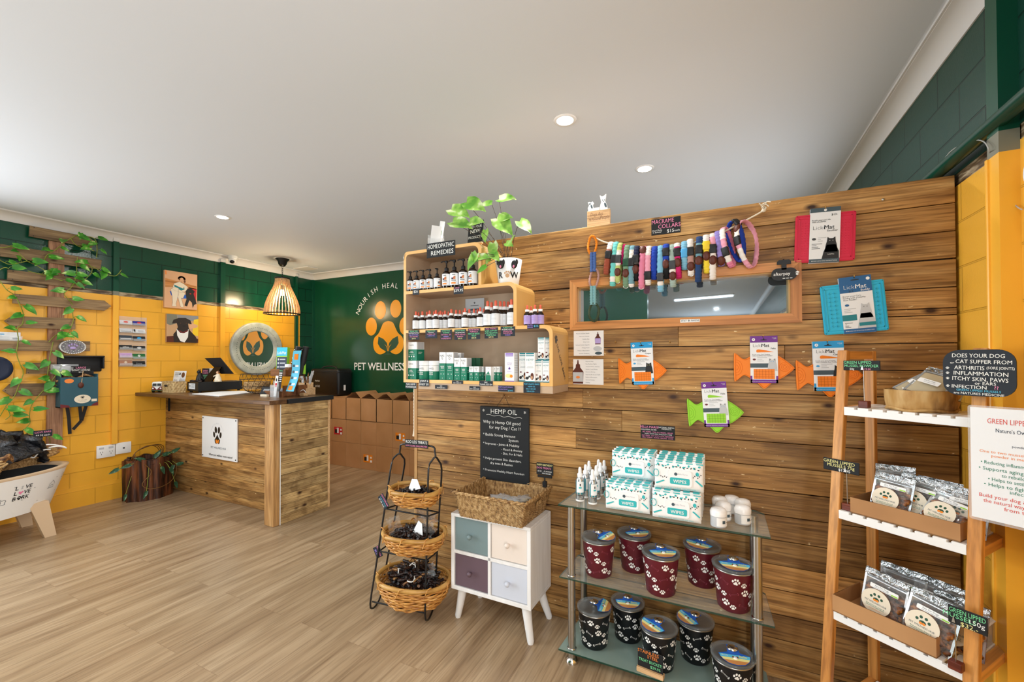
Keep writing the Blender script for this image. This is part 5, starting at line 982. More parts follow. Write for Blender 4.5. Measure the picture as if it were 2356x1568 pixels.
# ---- bottles
def dropper(r, h, lab, print_m='light_grey'):
    t = thing('dropper_bottle', 'x', 'dropper bottle'); hb = h*.66; mb = MB('amber_glass'); mb.lathe([(r*.9, 0), (r, .004), (r, hb*.78), (r*.85, hb*.9), (r*.45, hb), (r*.45, hb+.004)], 18); mb.build('glass_body', t)
    mb = MB(lab); mb.lathe([(r+.0006, hb*.1), (r+.0006, hb*.76)], 18, cap=False)
    o = mb.build('paper_label', t); mb = MB(print_m)
    for k in range(6): z = hb*(.68-.075*k); mb.grid(lambda u, v: ((r+.0012)*math.cos(-PI/2-.1+(u-.5)*1.4), (r+.0012)*math.sin(-PI/2-.1+(u-.5)*1.4), z+v*hb*.016), 6, 2, smooth=False)
    mb.build('label_print', o)
    mb = MB('white'); mb.lathe([(r*.62, hb+.002), (r*.62, hb+h*.125), (r*.5, hb+h*.13)], 16); mb.build('cap', t); mb = MB('price_red' if 0 else 'dropper_red'); mb.lathe([(r*.3, hb+h*.13), (r*.32, hb+h*.2), (r*.3, h*.975), (r*.18, h)], 12); mb.build('rubber_bulb', t); return t
plain('dropper_red', '#e2664c', .5)
front = ['first', 'second', 'third', 'fourth', 'fifth', 'sixth', 'seventh']
b0 = dropper(.0205, .118, 'white_paper')
L1 = [(957, 2.135), (972, 2.15), (988.5, 2.135), (1003, 2.135), (1038.5, 2.135), (1070, 2.135), (1105, 2.135)]; L2_ = [(982.5, 2.185), (998.5, 2.187), (1013.5, 2.18), (1024, 2.183), (1049.5, 2.18), (1058, 2.2), (1080, 2.18), (1090.5, 2.185), (1099, 2.21)]; L3 = [(963, 2.19), (1009, 2.235), (1019, 2.24), (1032, 2.235), (1066, 2.235), (1113, 2.20)]
first = True; near = ['above the FLEA & TICK tag', 'left of the HEARTWORM tag', 'above the left of the HEARTWORM tag', 'above the right of the HEARTWORM tag', 'above the right of the INTESTINAL WORMER tag', 'above the LIONS MANE tag', 'above the right of the ANTIFUNGAL tag']
for row, (LL, tx) in enumerate(((L1, 'front row'), (L2_, 'second row'), (L3, 'back row'))):
    for k, (px, y) in enumerate(LL):
        p = onY(px, 750, y)
        lab = 'small white-labelled dropper bottle with red bulb, front, '+near[k] if row == 0 else 'small white-labelled dropper bottle with red bulb standing in the %s of the middle tier' % tx
        t = b0 if first else dup(b0); first = False; t.location = (p.x, y, Z2+.0005); t.rotation_euler = (0, 0, R(28+random.uniform(-22, 22))); t['label'] = lab; t['group'] = 'small dropper bottles, %s of the middle tier' % tx
b1 = dropper(.0255, .152, 'white_paper')
for k, (px, y, lab) in enumerate(((1122, 2.14, 'large dropper bottle at the left of the large front ones, above the MILK THISTLE tag'), (1140.7, 2.14, 'large dropper bottle, second of the large front ones, above the MILK THISTLE tag end'), (1177, 2.14, 'large dropper bottle at the right end of the middle tier, touching the side wall'), (1131, 2.195, 'large dropper bottle in the back, between the two left large front ones'), (1151, 2.18, 'large dropper bottle in the back, right of the second large front one'), (1160, 2.195, 'large dropper bottle in the back, third from the right side wall'), (1169.6, 2.215, 'large dropper bottle furthest back near the right side wall'))):
    p = onY(px, 730, y); t = b1 if k == 0 else dup(b1); t.location = (p.x, y, Z2+.0005); t['label'] = lab; t['group'] = 'large dropper bottles on the middle tier'
b2 = dropper(.0195, .112, 'lilac', 'purple')
for k, (px, y, lab) in enumerate(((1213, 2.135, 'purple-labelled dropper bottle at the left on the lower step'), (1231, 2.135, 'purple-labelled dropper bottle in the middle of the front row on the lower step'), (1243.5, 2.15, 'purple-labelled dropper bottle at the right on the lower step'), (1222, 2.19, 'purple-labelled dropper bottle in the back between the two left ones on the lower step'))):
    p = onY(px, 740, y); t = b2 if k == 0 else dup(b2); t.location = (p.x, y, Z2+.0005); t['label'] = lab; t['group'] = 'purple dropper bottles on the lower step'
def pump(r, h):
    t = thing('pump_bottle', 'x', 'pump bottle'); hb = h*.62; mb = MB('amber_glass'); mb.lathe([(r*.92, 0), (r, .004), (r, hb*.82), (r*.8, hb*.95), (r*.4, hb), (r*.4, hb+.004)], 18); mb.build('bottle_body', t)
    mb = MB('white_paper'); mb.lathe([(r+.0006, hb*.14), (r+.0006, hb*.82)], 20, cap=False); o = mb.build('paper_label', t)
    def dec(m, x0, x1, z0, z1): mb.mat(m); mb.grid(lambda u, v: ((r+.0013)*math.cos(-PI/2+(x0+(x1-x0)*u)/r), (r+.0013)*math.sin(-PI/2+(x0+(x1-x0)*u)/r), hb*(z0+(z1-z0)*v)), 5, 2, smooth=False)
    mb = MB(); dec('orange', -r*.75, r*.3, .2, .28); dec('frame_orange', -r*.1, r*.25, .46, .64); dec('soft_black', -r*.7, -r*.2, .46, .55); dec('price_red', -r*.25, -.1*r, .48, .6); dec('dark_grey', -r*.7, r*.35, .38, .42); dec('light_grey', -r*.6, r*.6, .32, .34); dec('print_grey', -r*.5, r*.2, .7, .74); mb.build('label_print', o)
    mb = MB('soft_black'); mb.lathe([(r*.48, hb), (r*.5, hb+h*.1), (r*.35, hb+h*.13), (r*.15, hb+h*.14), (r*.15, h*.93)], 14); mb.lathe([(r*.35, h*.92), (r*.4, h*.97), (r*.3, h)], 12); mb.tube([(0, 0, h*.965), (-r*.8, -.004, h*.975), (-r*1.3, -.006, h*.93)], r*.15, 6); mb.build('pump_head', t); return t
p0 = pump(.0205, .128)
for k, px in enumerate((944.5, 959, 973.5, 989, 1005.7)):
    p = onY(px, 650, 2.13); t = p0 if k == 0 else dup(p0); t.location = (p.x, 2.13, Z1+.0005); t.rotation_euler = (0, 0, R(28+(0, -20, 10, -10, 60)[k])); t['label'] = 'small brown pump bottle with orange-printed label, %s from the left on the top tier' % ('first', 'second', 'third', 'fourth', 'last of the small ones')[k] if k < 4 else 'small brown pump bottle with label turned sideways, next to the large ones'; t['group'] = 'small pump bottles on the top tier'
p1 = pump(.026, .168)
for k, px in enumerate((1028.5, 1046.5, 1067, 1089)):
    p = onY(px, 640, 2.14); t = p1 if k == 0 else dup(p1); t.location = (p.x, 2.135, Z1+.0005); t.rotation_euler = (0, 0, R(28+(-10, 5, 0, -30)[k])); t['label'] = ('large brown pump bottle beside the small pump bottles', 'large brown pump bottle, second from the small ones', 'large brown pump bottle above the $39 tag', 'large brown pump bottle half hidden by a plant leaf')[k]; t['group'] = 'large pump bottles on the top tier'
# ---- cartons on the bottom tier
def carton(label, l, r, top, style, y=2.125, base=ZF, depth=.05, name='carton', group=None, cat='box'):
    a = onY(l, 850, y).x; b = onY(r, 850, y).x; w = b-a; zt = onY((l+r)/2, top, y).z; h = zt-base
    t = thing('product_carton', label, cat, ((a+b)/2, y, base+.0004), R(0), group); mb = MB()
    if style == 'nas': mb.mat('white'); mb.box(-w/2+.0005, w/2-.0005, 0, depth, h*.60, h, .0006); mb.mat('nas_green'); mb.box(-w/2+.0005, w/2-.0005, 0, depth, 0, h*.60, .0006)
    elif style == 'leaf': mb.mat('leaf_dark_green'); mb.box(-w/2, w/2, 0, depth, 0, h, .0006)
    elif style == 'omega': mb.mat('white'); mb.box(-w/2, w/2, 0, depth, 0, h, .0006)
    else: mb.mat('white'); mb.box(-w/2, w/2, 0, depth, 0, h, .0006)
    mb.build('box_body', t); mb = MB(); e = -.0006
    if style == 'nas':
        wide = w > .062
        mb.mat('dark_grey'); mb.text('NASQ' if wide else 'NAS\nQ', 0 if wide else -w*.05, h*(.79 if wide else .84), h*.075 if wide else min(h*.09, w*.26), e, fit=w*.75)
        mb.mat('white'); mb.text({True: 'HEMP\nPOWDER', False: 'HEMP\nSKIN'}[wide], 0, h*.47, h*.045, e, fit=w*.7, off=.02); mb.box(-w*.3, w*.3, e-.0002, e, h*.34, h*.347)
        for q in (-.22, 0, .22)[(0 if wide else 0):(3 if wide else 3):(1 if wide else 2)]: mb.ell(q*w, h*.22, w*.06, w*.06, e)
        mb.ell(0, h*.07, w*.05, h*.012, e); mb.mat('light_grey'); mb.box(w/2, w/2+.0006, depth*.1, depth*.9, h*.62, h*.98); mb.mat('nas_green'); mb.mat('chalk'); mb.box(w/2+.0002, w/2+.0008, depth*.2, depth*.7, h*.44, h*.46); mb.box(w/2+.0002, w/2+.0008, depth*.2, depth*.6, h*.36, h*.38)
    elif style == 'leaf': mb.mat('lime'); mb.flat([(-w*.25, h*.3), (w*.3, h*.3), (w*.05, h*.62)], e); mb.mat('leaf_dark_green')
    elif style == 'omega':
        mb.mat('purple'); mb.box(-w*.42, w*.42, e-.0002, e, h*.93, h*.985); mb.box(-w*.42, w*.42, e-.0002, e, h*.875, h*.905); mb.box(-w*.5, w*.5, e-.0002, e, 0, h*.035); mb.flat([(-.12*w, h*.45), (.12*w, h*.45), (0, h*.52)], e); mb.ell(0, h*.445, .12*w, h*.028, e); mb.text('OMEGA\nDROPS', 0, h*.62, h*.042, e, fit=w*.7, off=-.01); mb.text('FOR PETS', 0, h*.34, h*.028, e, fit=w*.6)
        mb.mat('chalk_yellow'); mb.ell(-w*.08, h*.2, w*.36, h*.07, e); mb.mat('orange'); mb.ell(w*.2, h*.19, w*.16, h*.055, e-.0003); mb.mat('light_grey'); [mb.box(w/2, w/2+.0006, depth*.1, depth*.9, h*(.3+.06*k), h*(.325+.06*k)) for k in range(11)]
    elif style == 'dental': mb.mat('nas_green'); mb.flat([(-w*.45, 0), (w*.45, 0), (w*.45, h*.35), (0, h*.7), (-w*.2, h*.55), (-w*.45, h*.5)], e); mb.mat('white'); mb.text('DENTAL', 0, h*.42, h*.08, e-.0004, fit=w*.7); mb.mat('soft_black'); mb.ell(0, h*.9, w*.06, h*.02, e)
    else:
        mb.mat('teal_dark'); mb.box(-w*.42, w*.42, e-.0002, e, h*.945, h*.995); mb.box(-w*.42, w*.42, e-.0002, e, h*.885, h*.91); mb.box(-w*.5, w*.5, e-.0002, e, 0, h*.04); mb.text('HEMP', 0, h*.72, h*.075, e, fit=w*.82, off=-.012); mb.mat('light_grey'); mb.text('OIL', 0, h*.62, h*.07, e, fit=w*.7, off=-.02)
        mb.mat('print_grey'); mb.box(-w*.3, w*.3, e-.0002, e, h*.52, h*.527); mb.box(-w*.35, w*.35, e-.0002, e, h*.49, h*.497); mb.mat('maroon'); mb.ell(-w*.27, h*.33, w*.14, h*.022, e); mb.mat('soft_black'); mb.ell(-w*.3, h*.14, w*.17, h*.05, e); mb.ell(-w*.08, h*.17, w*.1, h*.06, e-.0002); mb.mat('white'); mb.ell(-w*.06, h*.13, w*.08, h*.04, e-.0004); mb.mat('leather'); mb.ell(w*.22, h*.2, w*.17, h*.12, e-.0003); mb.mat('skin'); mb.ell(w*.2, h*.16, w*.08, h*.06, e-.0006)
    mb.build('box_print', t); return t, zt
G1 = 'green and white cartons on the bottom tier'
t, zt = carton('large green and white carton at the bottom of the stack at the left end', 934, 957.4, 829.4, 'nas', depth=.075, group=G1)
carton('large green and white carton on top of the stack at the left end', 935, 959, 786.4, 'nas', y=2.128, base=zt+.0006, depth=.075, group=G1)
for k, (l, r) in enumerate(((966, 987), (988.5, 1009.5))):
    a, b = onY(l, 850, 2.15).x, onY(r, 850, 2.15).x; R_ = (b-a)/2; zt = onY(l, 829.8, 2.15).z; h = zt-ZF; t = thing('cosmetic_tub', ['round green and white tub next to the stacked cartons', 'round green and white tub next to the tall cartons'][k], 'tub', ((a+b)/2, 2.155, ZF+.0004), 0, 'round green and white tubs'); mb = MB('nas_green'); mb.lathe([(R_*.95, 0), (R_, .003), (R_, h*.45)], 24); mb.mat('white'); mb.lathe([(R_, h*.45), (R_, h*.74)], 24); mb.build('tub_body', t); mb = MB('white'); mb.lathe([(R_*1.02, h*.75), (R_*1.02, h*.99), (R_*.97, h)], 24); mb.build('lid', t)
    mb = MB('dark_grey'); mb.text('NASQ', 0, h*.55, h*.1, -R_-.0012, fit=R_*1.0); mb.mat('white'); mb.text('HEMP\nPOWDER', 0, h*.34, h*.07, -R_-.0012, fit=R_*.8, off=.01); mb.build('label_print', t)
for l, r, tp, st_, y, d_, lb in ((1010.6, 1025.3, 810, 'nas', 2.125, .05, 'tall green and white carton beside the tubs'), (1026.6, 1043, 810, 'nas', 2.125, .05, 'tall green and white carton, second from the tubs'), (1032, 1045, 811, 'nas', 2.185, .04, 'tall green and white carton in the back behind the tall front ones'), (1047, 1060, 811, 'nas', 2.19, .04, 'tall green and white carton furthest back behind the medium ones'),
    (1044.5, 1058.6, 823, 'nas', 2.125, .05, 'medium green and white carton, left of its pair'), (1059.5, 1073.7, 823, 'nas', 2.125, .05, 'medium green and white carton, right of its pair'), (1073, 1083, 824, 'nas', 2.18, .04, 'medium green and white carton in the back behind the dark green cartons'),
    (1085, 1094, 823, 'leaf', 2.19, .035, 'dark green carton with a lime leaf, left one'), (1095, 1104.5, 823, 'leaf', 2.19, .035, 'dark green carton with a lime leaf, right one'), (1079, 1089.4, 842.6, 'nas', 2.125, .035, 'small green and white carton in front of the left dark green carton'), (1090.6, 1102, 842.6, 'nas', 2.125, .035, 'small green and white carton in front of the right dark green carton'),
    (1104, 1112, 843, 'nas', 2.165, .035, 'small green and white carton set back, left of the green-flash carton'), (1117, 1129.7, 843.4, 'dental', 2.125, .035, 'small white carton with a green flash near the middle'), (1134, 1141, 843, 'nas', 2.16, .035, 'small green and white carton set back, right of the green-flash carton'), (1142, 1149.5, 843, 'nas', 2.16, .035, 'small green and white carton with its plain side showing, rightmost of the green ones')):
    carton(lb, l, r, tp, st_, y, ZF, d_, group=G1)
carton('white and purple omega drops carton with a puppy picture', 1161.4, 1182.8, 811, 'omega', depth=.05)
G2 = 'white and teal hemp oil cartons'
carton('tall white and teal hemp oil carton half hidden behind another', 1194, 1213, 811, 'hemp', y=2.16, depth=.045, group=G2); carton('tall white and teal hemp oil carton in front with the large puppy picture', 1208.5, 1230.5, 811, 'hemp', y=2.112, depth=.045, group=G2)
_, zt = carton('short white and teal hemp oil carton, left of the lower pair', 1231.5, 1247, 828, 'hemp', depth=.045, group=G2); carton('short white and teal hemp oil carton at the right end of the lower pair', 1248, 1264, 828, 'hemp', depth=.045, group=G2)
carton('short white and teal hemp oil carton at the left of the upper pair', 1237.5, 1253, 776, 'hemp', y=2.135, base=zt+.001, depth=.045, group=G2); carton('short white and teal hemp oil carton stacked on top against the right side wall', 1254, 1269, 776, 'hemp', y=2.15, base=zt+.001, depth=.045, group=G2)
p = onY(1091, 715, 2.33); c_ = thing('framed_leaflet', 'grey and white printed leaflet standing at the back of the middle tier', 'leaflet', (p.x, 2.335, Z2+.0004), 0); lh = onY(1091, 686, 2.33).z-Z2; mb = MB('light_grey'); mb.box(-.07, .07, 0, .003, 0, lh, .001); mb.build('sheet', c_); mb = MB('slate'); mb.box(-.03, .05, -.001, 0, lh*.62, lh*.68); mb.mat('grey'); mb.box(-.03, .05, -.001, 0, lh*.2, lh*.6); mb.mat('gum'); mb.ell(-.05, lh*.55, .016, .02, -.001); mb.mat('dark_grey'); mb.paw(0, lh*.86, .008, -.001); mb.box(-.03, .03, -.001, 0, lh*.77, lh*.785); mb.mat('soft_black'); mb.ell(-.035, lh*.4, .01, .02, -.0014); mb.build('print', c_)
# ---- price tags
def tagpx(label, x0, y0, x1, y1, y, lines, m='chalk_navy', name='price_tag', cat='price tag', group=None, t=.0015, rot=0):
    a, b = onY(x0, (y0+y1)/2, y), onY(x1, (y0+y1)/2, y); c, d = onY((x0+x1)/2, y0, y), onY((x0+x1)/2, y1, y); w, h = b.x-a.x, c.z-d.z
    return flatsign(name, label, cat, ((a.x+b.x)/2, y-t, (c.z+d.z)/2), 0, w, h, m, lines, t, group, rot=(0, R(rot), 0) if rot else None)
TG = 'handwritten price tags on the stepped shelf'
def tl(*a): return [(tx, m, 0, .32-.19*i if len(a) > 3 else .22-.32*i, .13 if len(a) > 3 else .2) for i, (tx, m) in enumerate(a)]
YT = SY-.001
tagpx('black price tag headed FLEA & TICK on the middle tier edge', 940, 759, 965, 781, YT, tl(('FLEA & TICK', 'chalk_green'), ('HOMEOPATHIC', 'chalk'), ('ALL NATURAL', 'chalk_purple'), ('NO NASTIES', 'chalk_pink'), ('$30.95', 'chalk_yellow')), group=TG)
tagpx('black price tag headed HEARTWORM on the middle tier edge', 979, 759, 1006, 778, YT, tl(('HEARTWORM', 'chalk_green'), ('FORMULA', 'chalk'), ('NATURAL  $50', 'chalk_pink'), ('& EFFECTIVE', 'chalk_purple')), group=TG)
tagpx('black price tag headed INTESTINAL WORMER on the middle tier edge', 1013.6, 758, 1040, 781, YT, tl(('INTESTINAL', 'chalk_green'), ('WORMER', 'chalk_green'), ('NATURAL  $51', 'chalk_pink'), ('HERBAL', 'chalk_purple'), ('INGREDIENTS', 'chalk_pink')), group=TG)
tagpx('black price tag headed LIONS MANE on the middle tier edge', 1045.5, 757.5, 1072.6, 781, YT, tl(('LIONS MANE', 'chalk_green'), ('MUSHROOM', 'chalk'), ('HELPS NERVES', 'chalk_pink'), ('& BRAIN', 'chalk_pink'), ('$50.95', 'chalk_yellow')), group=TG)
tagpx('black price tag headed ANTIFUNGAL in pink on the middle tier edge', 1076.5, 755, 1105, 780, YT, tl(('ANTIFUNGAL', 'chalk_pink'), ('FORMULA', 'chalk_pink'), ('REDUCES EXCESS', 'chalk_green'), ('YEAST', 'chalk_green'), ('$50.95', 'chalk_yellow')), group=TG)
tagpx('black price tag headed MILK THISTLE in pink on the middle tier edge', 1115, 753, 1145.6, 778, YT, tl(('MILK THISTLE', 'chalk_pink'), ('LIVER SUPPORT', 'chalk_green'), ('AFTER MEDICATION', 'chalk_green'), ('/CHEMICALS', 'chalk_green'), ('$49.95', 'chalk_yellow')), group=TG)
tagpx('black price tag headed TURKEY TAIL at the right end of the middle tier edge', 1152, 750.7, 1185, 773, YT, tl(('TURKEY TAIL', 'chalk_green'), ('MUSHROOM $61', 'chalk'), ('REGULATES', 'chalk_pink'), ('THE IMMUNE', 'chalk_pink'), ('SYSTEM', 'chalk_purple')), group=TG)
tagpx('navy price tag with purple and blue writing under the purple dropper bottles', 1213, 745.5, 1241, 755.6, YT, [('TRAVEL', 'chalk_purple', -.25, .12, .3, 'C', .05), ('DROPS', 'chalk_purple', -.25, -.32, .3, 'C', .05), ('$18-', 'chalk_blue', .25, -.12, .45, 'C', .05)], group=TG)
tagpx('small $26 tag on the top tier edge under the small pump bottles', 949.5, 664, 964.5, 678, YT, [('$26', 'chalk', 0, -.15, .4)], group=TG); tagpx('small $39.95 tag on the top tier edge under the large pump bottles', 1044, 658.7, 1066.4, 676, YT, [('LARGE', 'chalk_pink', -.15, .25, .18), ('$39.95', 'chalk', 0, -.2, .38)], group=TG)
for k, (x0, y0, x1, y1, a_, b_) in enumerate(((933, 879.4, 958.6, 893.4, 'NAS HEMP', 'POWDER $30'), (965, 872, 987.5, 888, 'JOINT &', 'DIGEST $35'), (1001, 885, 1029.7, 893.8, 'NAS', 'POWDER $16'), (1040, 875, 1065.6, 882.5, 'NAS', 'EAR CLEAR $21'), (1080, 888, 1105, 896.6, 'NAS', 'EYE CLEAR $20'), (1103, 876, 1134, 887, 'NAS', 'TRAVEL EZE $24'))):
    tagpx('small black tag reading %s %s on the bottom edge of the stepped shelf' % (a_, b_), x0, y0, x1, y1, YT if y1 < 890 and k != 0 else YT+.0, [(a_, 'chalk', 0, .1, .28), (b_, 'chalk', 0, -.36, .3)], group=TG)
tagpx('navy tag with purple heading and $39.95 under the omega drops carton', 1146.4, 887, 1184, 900.5, YT, [('FORTUNATE PAWS', 'chalk_purple', -.05, .16, .22), ('EQUINE DOG', 'chalk_purple', -.2, -.2, .2), ('$39.95', 'chalk_blue', .25, -.42, .24)], group=TG)
tagpx('large navy tag with teal writing at the right end of the bottom edge', 1204.4, 879, 1243, 903.6, YT, [('FORTUNATE PAWS', 'chalk_blue', 0, .26, .15), ('HEMP OIL', 'chalk_blue', 0, .04, .12), ('50ml  $15.00', 'chalk_blue', -.05, -.18, .13), ('100ml $35-', 'chalk_blue', -.05, -.4, .13)], group=TG)
tagpx('black chalk sign reading HOMEOPATHIC REMEDIES on the top edge of the stepped shelf', 982, 556, 1047.7, 590, YT, [('HOMEOPATHIC', 'chalk', 0, .1, .3), ('REMEDIES', 'chalk', .05, -.35, .3)], 'chalkboard', 'shelf_sign', 'sign')
# ---- on top of the shelf
p = onY(1003, 560, 2.16); bh_ = thing('leaflet_holder', 'clear leaflet holder with white leaflets on top of the stepped shelf', 'leaflet holder', (p.x, 2.16, ZT), R(35)); mb = MB('acrylic'); mb.box(-.05, .05, -.02, -.017, 0, .07); mb.box(-.05, .05, .02, .023, 0, .1); mb.box(-.05, .05, -.02, .02, 0, .003); mb.build('holder', bh_); mb = MB('white_paper'); mb.at(0, 0, 0, ry=R(6)); mb.box(-.04, .02, -.012, .004, .004, .15, .001); mb.at(0, 0, 0, ry=R(8)); mb.box(.0, .03, .006, .012, .004, .19, .001); mb.mat('green'); mb.box(.012, .018, .005, .006, .1, .13); mb.build('leaflets', bh_)
p = onY(1090, 525, 2.26); ea = thing('easel_sign', 'black NEW PRODUCTS chalkboard on a small wooden easel on top of the stepped shelf', 'sign', (p.x, 2.27, ZT+.001), R(-4), rot=(R(-6), 0, R(-4))); mb = MB('chalkboard'); mb.box(-.057, .057, -.004, .002, .045, .19, .002); mb.build('board', ea)
mb = MB('chalk'); mb.text('HAVE YOU\nSEEN OUR', 0, .165, .017, -.005, fit=.095); mb.text('NEW', 0, .112, .023, -.005, fit=.09, off=.01); mb.text('PRODUCTS', 0, .076, .017, -.005, fit=.1); mb.build('lettering', ea)
mb = MB('pine'); mb.beam((-.045, .004, 0), (-.02, .006, .2), .012, .008); mb.beam((.045, .004, 0), (.02, .006, .2), .012, .008); mb.box(-.058, .058, -.012, .004, .036, .046); mb.beam((0, .05, 0), (0, .008, .19), .012, .008); mb.mat('white'); mb.ball(0, -.004, .197, .014, .01, .014); mb.build('easel', ea)
p = onY(1171, 648, 2.215); pr = thing('pot_plant', 'leafy plant in a white pot with two black dog heads and RAW lettering', 'pot plant', (p.x, 2.21, Z1+.0005)); H = .145; Rb, Rt = .058, .079
mb = MB('white'); mb.lathe([(Rb, 0), (Rb+.001, .003), (Rt, H), (Rt-.005, H), (Rt-.008, H-.015), (0, H-.02)], 32); pot = mb.build('pot', pr)
def onpot(x, z, e=.002): r_ = Rb+(Rt-Rb)*z/H+e; a = -PI/2+.36+x/r_; return (r_*math.cos(a), r_*math.sin(a), z)
mb = MB('soft_black')
for s_, x in ((1, -.038), (-1, .04)):
    q = onpot(x, .108, .004); mb.mat('soft_black'); mb.ball(*q, .021, .012, .024, 12, 8); mb.ball(q[0]-.018, q[1]-.002, q[2]+.012, .008, .008, .016, 8, 6); mb.ball(q[0]+.018, q[1]-.002, q[2]+.012, .008, .008, .016, 8, 6); mb.mat('chalk_pink'); mb.ball(q[0]+.003, q[1]-.012, q[2]-.014, .006, .004, .008, 8, 6)
mb.build('dog_heads', pr); mb = MB('soft_black')
for ch, x in (('R', -.042), ('W', .042)):
    vs, fs, a, b = text_geo(ch, .03); s_ = .034/.7; mb.add([onpot(x+(v.x-(a+b)/2)*s_, .034+v.y*s_, .0022) for v in vs], fs)
mb.mat('tan'); 
for dx, dz, r_ in ((0, 0, .012), (-.014, .014, .005), (-.005, .02, .005), (.006, .02, .005), (.015, .014, .005)): mb.add([onpot(dx+r_*math.cos(k*PI/5), .046+dz+r_*math.sin(k*PI/5), .003) for k in range(10)], [tuple(range(10))])
mb.build('lettering', pr); mb = MB('leaf_pale'); stm = MB('dark_stem'); random.seed(6); PO = Vector(pr.location)
def z7(x, y): return (910+x/3.733, 430+y/3.733)
LV = [((480, 190), (610, 235), .10), ((610, 130), (745, 180), .1), ((825, 140), (725, 150), .0), ((890, 105), (1010, 90), .05), ((490, 300), (630, 330), .08), ((870, 270), (985, 380), .12), ((1065, 295), (1155, 370), .08), ((890, 265), (985, 255), .0), ((990, 490), (1010, 425), .02), ((950, 480), (1000, 500), 0), ((775, 370), (765, 460), .1), ((840, 480), (840, 600), .14), ((700, 570), (620, 690), .15), ((740, 590), (800, 640), .1), ((720, 600), (790, 600), .1), ((780, 680), (705, 730), .1), ((640, 300), (740, 290), .05), ((820, 560), (880, 620), .1), ((800, 640), (740, 560), .05), ((690, 640), (660, 570), .1)]
for (a, b, cv) in LV:
    dy = random.uniform(-.09, .02); yb = 2.045 if min(a[0], b[0]) < 735 and a[1] > 480 else 2.2+dy; A_, B_ = onY(*z7(*a), yb), onY(*z7(*b), yb-.02); d = B_-A_; s_ = max(.06, d.length*1.15); tilt = Vector((random.uniform(-.2, .3), -.8, random.uniform(.2, .7))); leaf(mb, A_-PO, d, tilt, s_, .68, .15)
    stm.tube(smooth_path([Vector((random.uniform(-.03, .03), random.uniform(-.03, .03), H-.02)), (A_-PO)*.5+Vector((0, 0, H*.6)), A_-PO], 4), .0016, 4)
stm.build('stem', pr); mb.build('foliage', pr)
# dog figure block on top of the partition
p = onY(1378, 522, 2.40); fb = thing('dog_figure_block', 'wooden block with script lettering and two white dog figures on the partition top', 'ornament', (p.x, 2.40, PZ), R(6)); hw = .065; mb = MB('pine').rnd(); mb.box(-hw, hw, -.012, .012, 0, .095, .002); mb.build('block', fb)
mb = MB('leather'); mb.text('Dogs Are', -.012, .063, .02, -.0128, fit=.07, shear=.3, off=-.015); mb.text('My Favourite', -.022, .038, .012, -.0128, fit=.065, shear=.2); mb.text('People', .033, .04, .022, -.0128, fit=.05, shear=.3, off=-.015); mb.build('lettering', fb)
mb = MB('white'); mb.prism([(-.06, .095), (-.062, .115), (-.055, .13), (-.062, .148), (-.05, .15), (-.045, .145), (-.034, .15), (-.028, .14), (-.035, .13), (-.03, .112), (.0, .112), (.01, .105), (.01, .095)], -.006, .006); mb.prism([(.0, .095), (.008, .12), (.014, .14), (.01, .16), (.006, .18), (.018, .172), (.03, .174), (.042, .184), (.04, .162), (.036, .145), (.046, .12), (.05, .095)], -.006, .006); mb.mat('slate'); mb.ell(-.05, .137, .006, .004, -.0063); mb.ell(-.04, .12, .005, .012, -.0063, .3); mb.ell(.022, .15, .0025, .003, -.0063); mb.ell(.032, .15, .0025, .003, -.0063); mb.ell(.038, .12, .006, .015, -.0063, .3); mb.ell(.027, .142, .003, .002, -.0063); mb.build('dog_figures', fb)
# ---- macrame collars on their rope
def z3b(x, y): return (1300+x/4.062, 430+y/4.062)
tagpx('black chalk sign reading MACRAME COLLARS $15 each on the partition above the collars', 1498.7, 501, 1566, 538, YP-.001, [('MACRAME', 'chalk_pink', -.1, .2, .25, 'C', .11), ('COLLARS', 'chalk_pink', .12, -.12, .25, 'C', .11), ('Hand Made\nin Sydney!', 'chalk', -.3, -.26, .09), ('$15', 'chalk', .16, -.42, .2), ('each', 'chalk', .38, -.4, .12)], 'chalkboard', 'chalk_sign', 'sign')
rp = [onY(a, b, YP-.03) for a, b in ((1372, 548), (1400, 559), (1470, 568), (1540, 567), (1602, 556), (1660, 535), (1700, 515), (1740, 494), (1757, 484))]; rp = smooth_path(rp, 4)
mb = MB('cream'); mb.tube(rp, .0042, 6); e = rp[-1]
rope = mb.build('hanging_rope', None, 'white cotton rope strung across the partition carrying the macrame collars', 'rope'); mb = MB('cream')
for k in range(7): mb.tube(smooth_path([e, e+Vector((.01*math.cos(k), -.01, .01+.004*k)), e+Vector((-.02+.008*k, -.02, .03-.01*(k % 3)))], 3), .0028, 5)
mb.ball(e.x, e.y, e.z, .011, .009, .009); mb.build('frayed_knot', rope)
for q in (rp[0], rp[-1]): mb = MB('steel'); mb.tube([(q.x, YP, q.z+.004), (q.x, q.y-.006, q.z+.004), (q.x, q.y-.008, q.z+.012)], .002, 5); mb.build('nail', rope)
CLR = {'rust': '#9a4a34', 'aqua': '#6cc7c0', 'olive': '#b4c070', 'mag': '#c81f6a', 'grn': '#6f8f72', 'slt': '#6f9aa6', 'nvy': '#1b2140', 'pnk': '#dc7f9c', 'crm': '#ece4dc', 'roy': '#1a3fa8', 'skyb': '#7db8d4', 'blk': '#141416', 'sge': '#9fb3a8', 'ppl': '#8f80c4', 'yel': '#f0d23a', 'ltp': '#e8a0b4', 'dnm': '#23406e', 'orgc': '#f08a1c', 'mve': '#b48c84', 'dgn': '#3c4a34', 'mbl': '#4a6aa8', 'tqs': '#7fb0b4'}
for k_, v_ in CLR.items(): plain('yarn_'+k_, v_, .85)
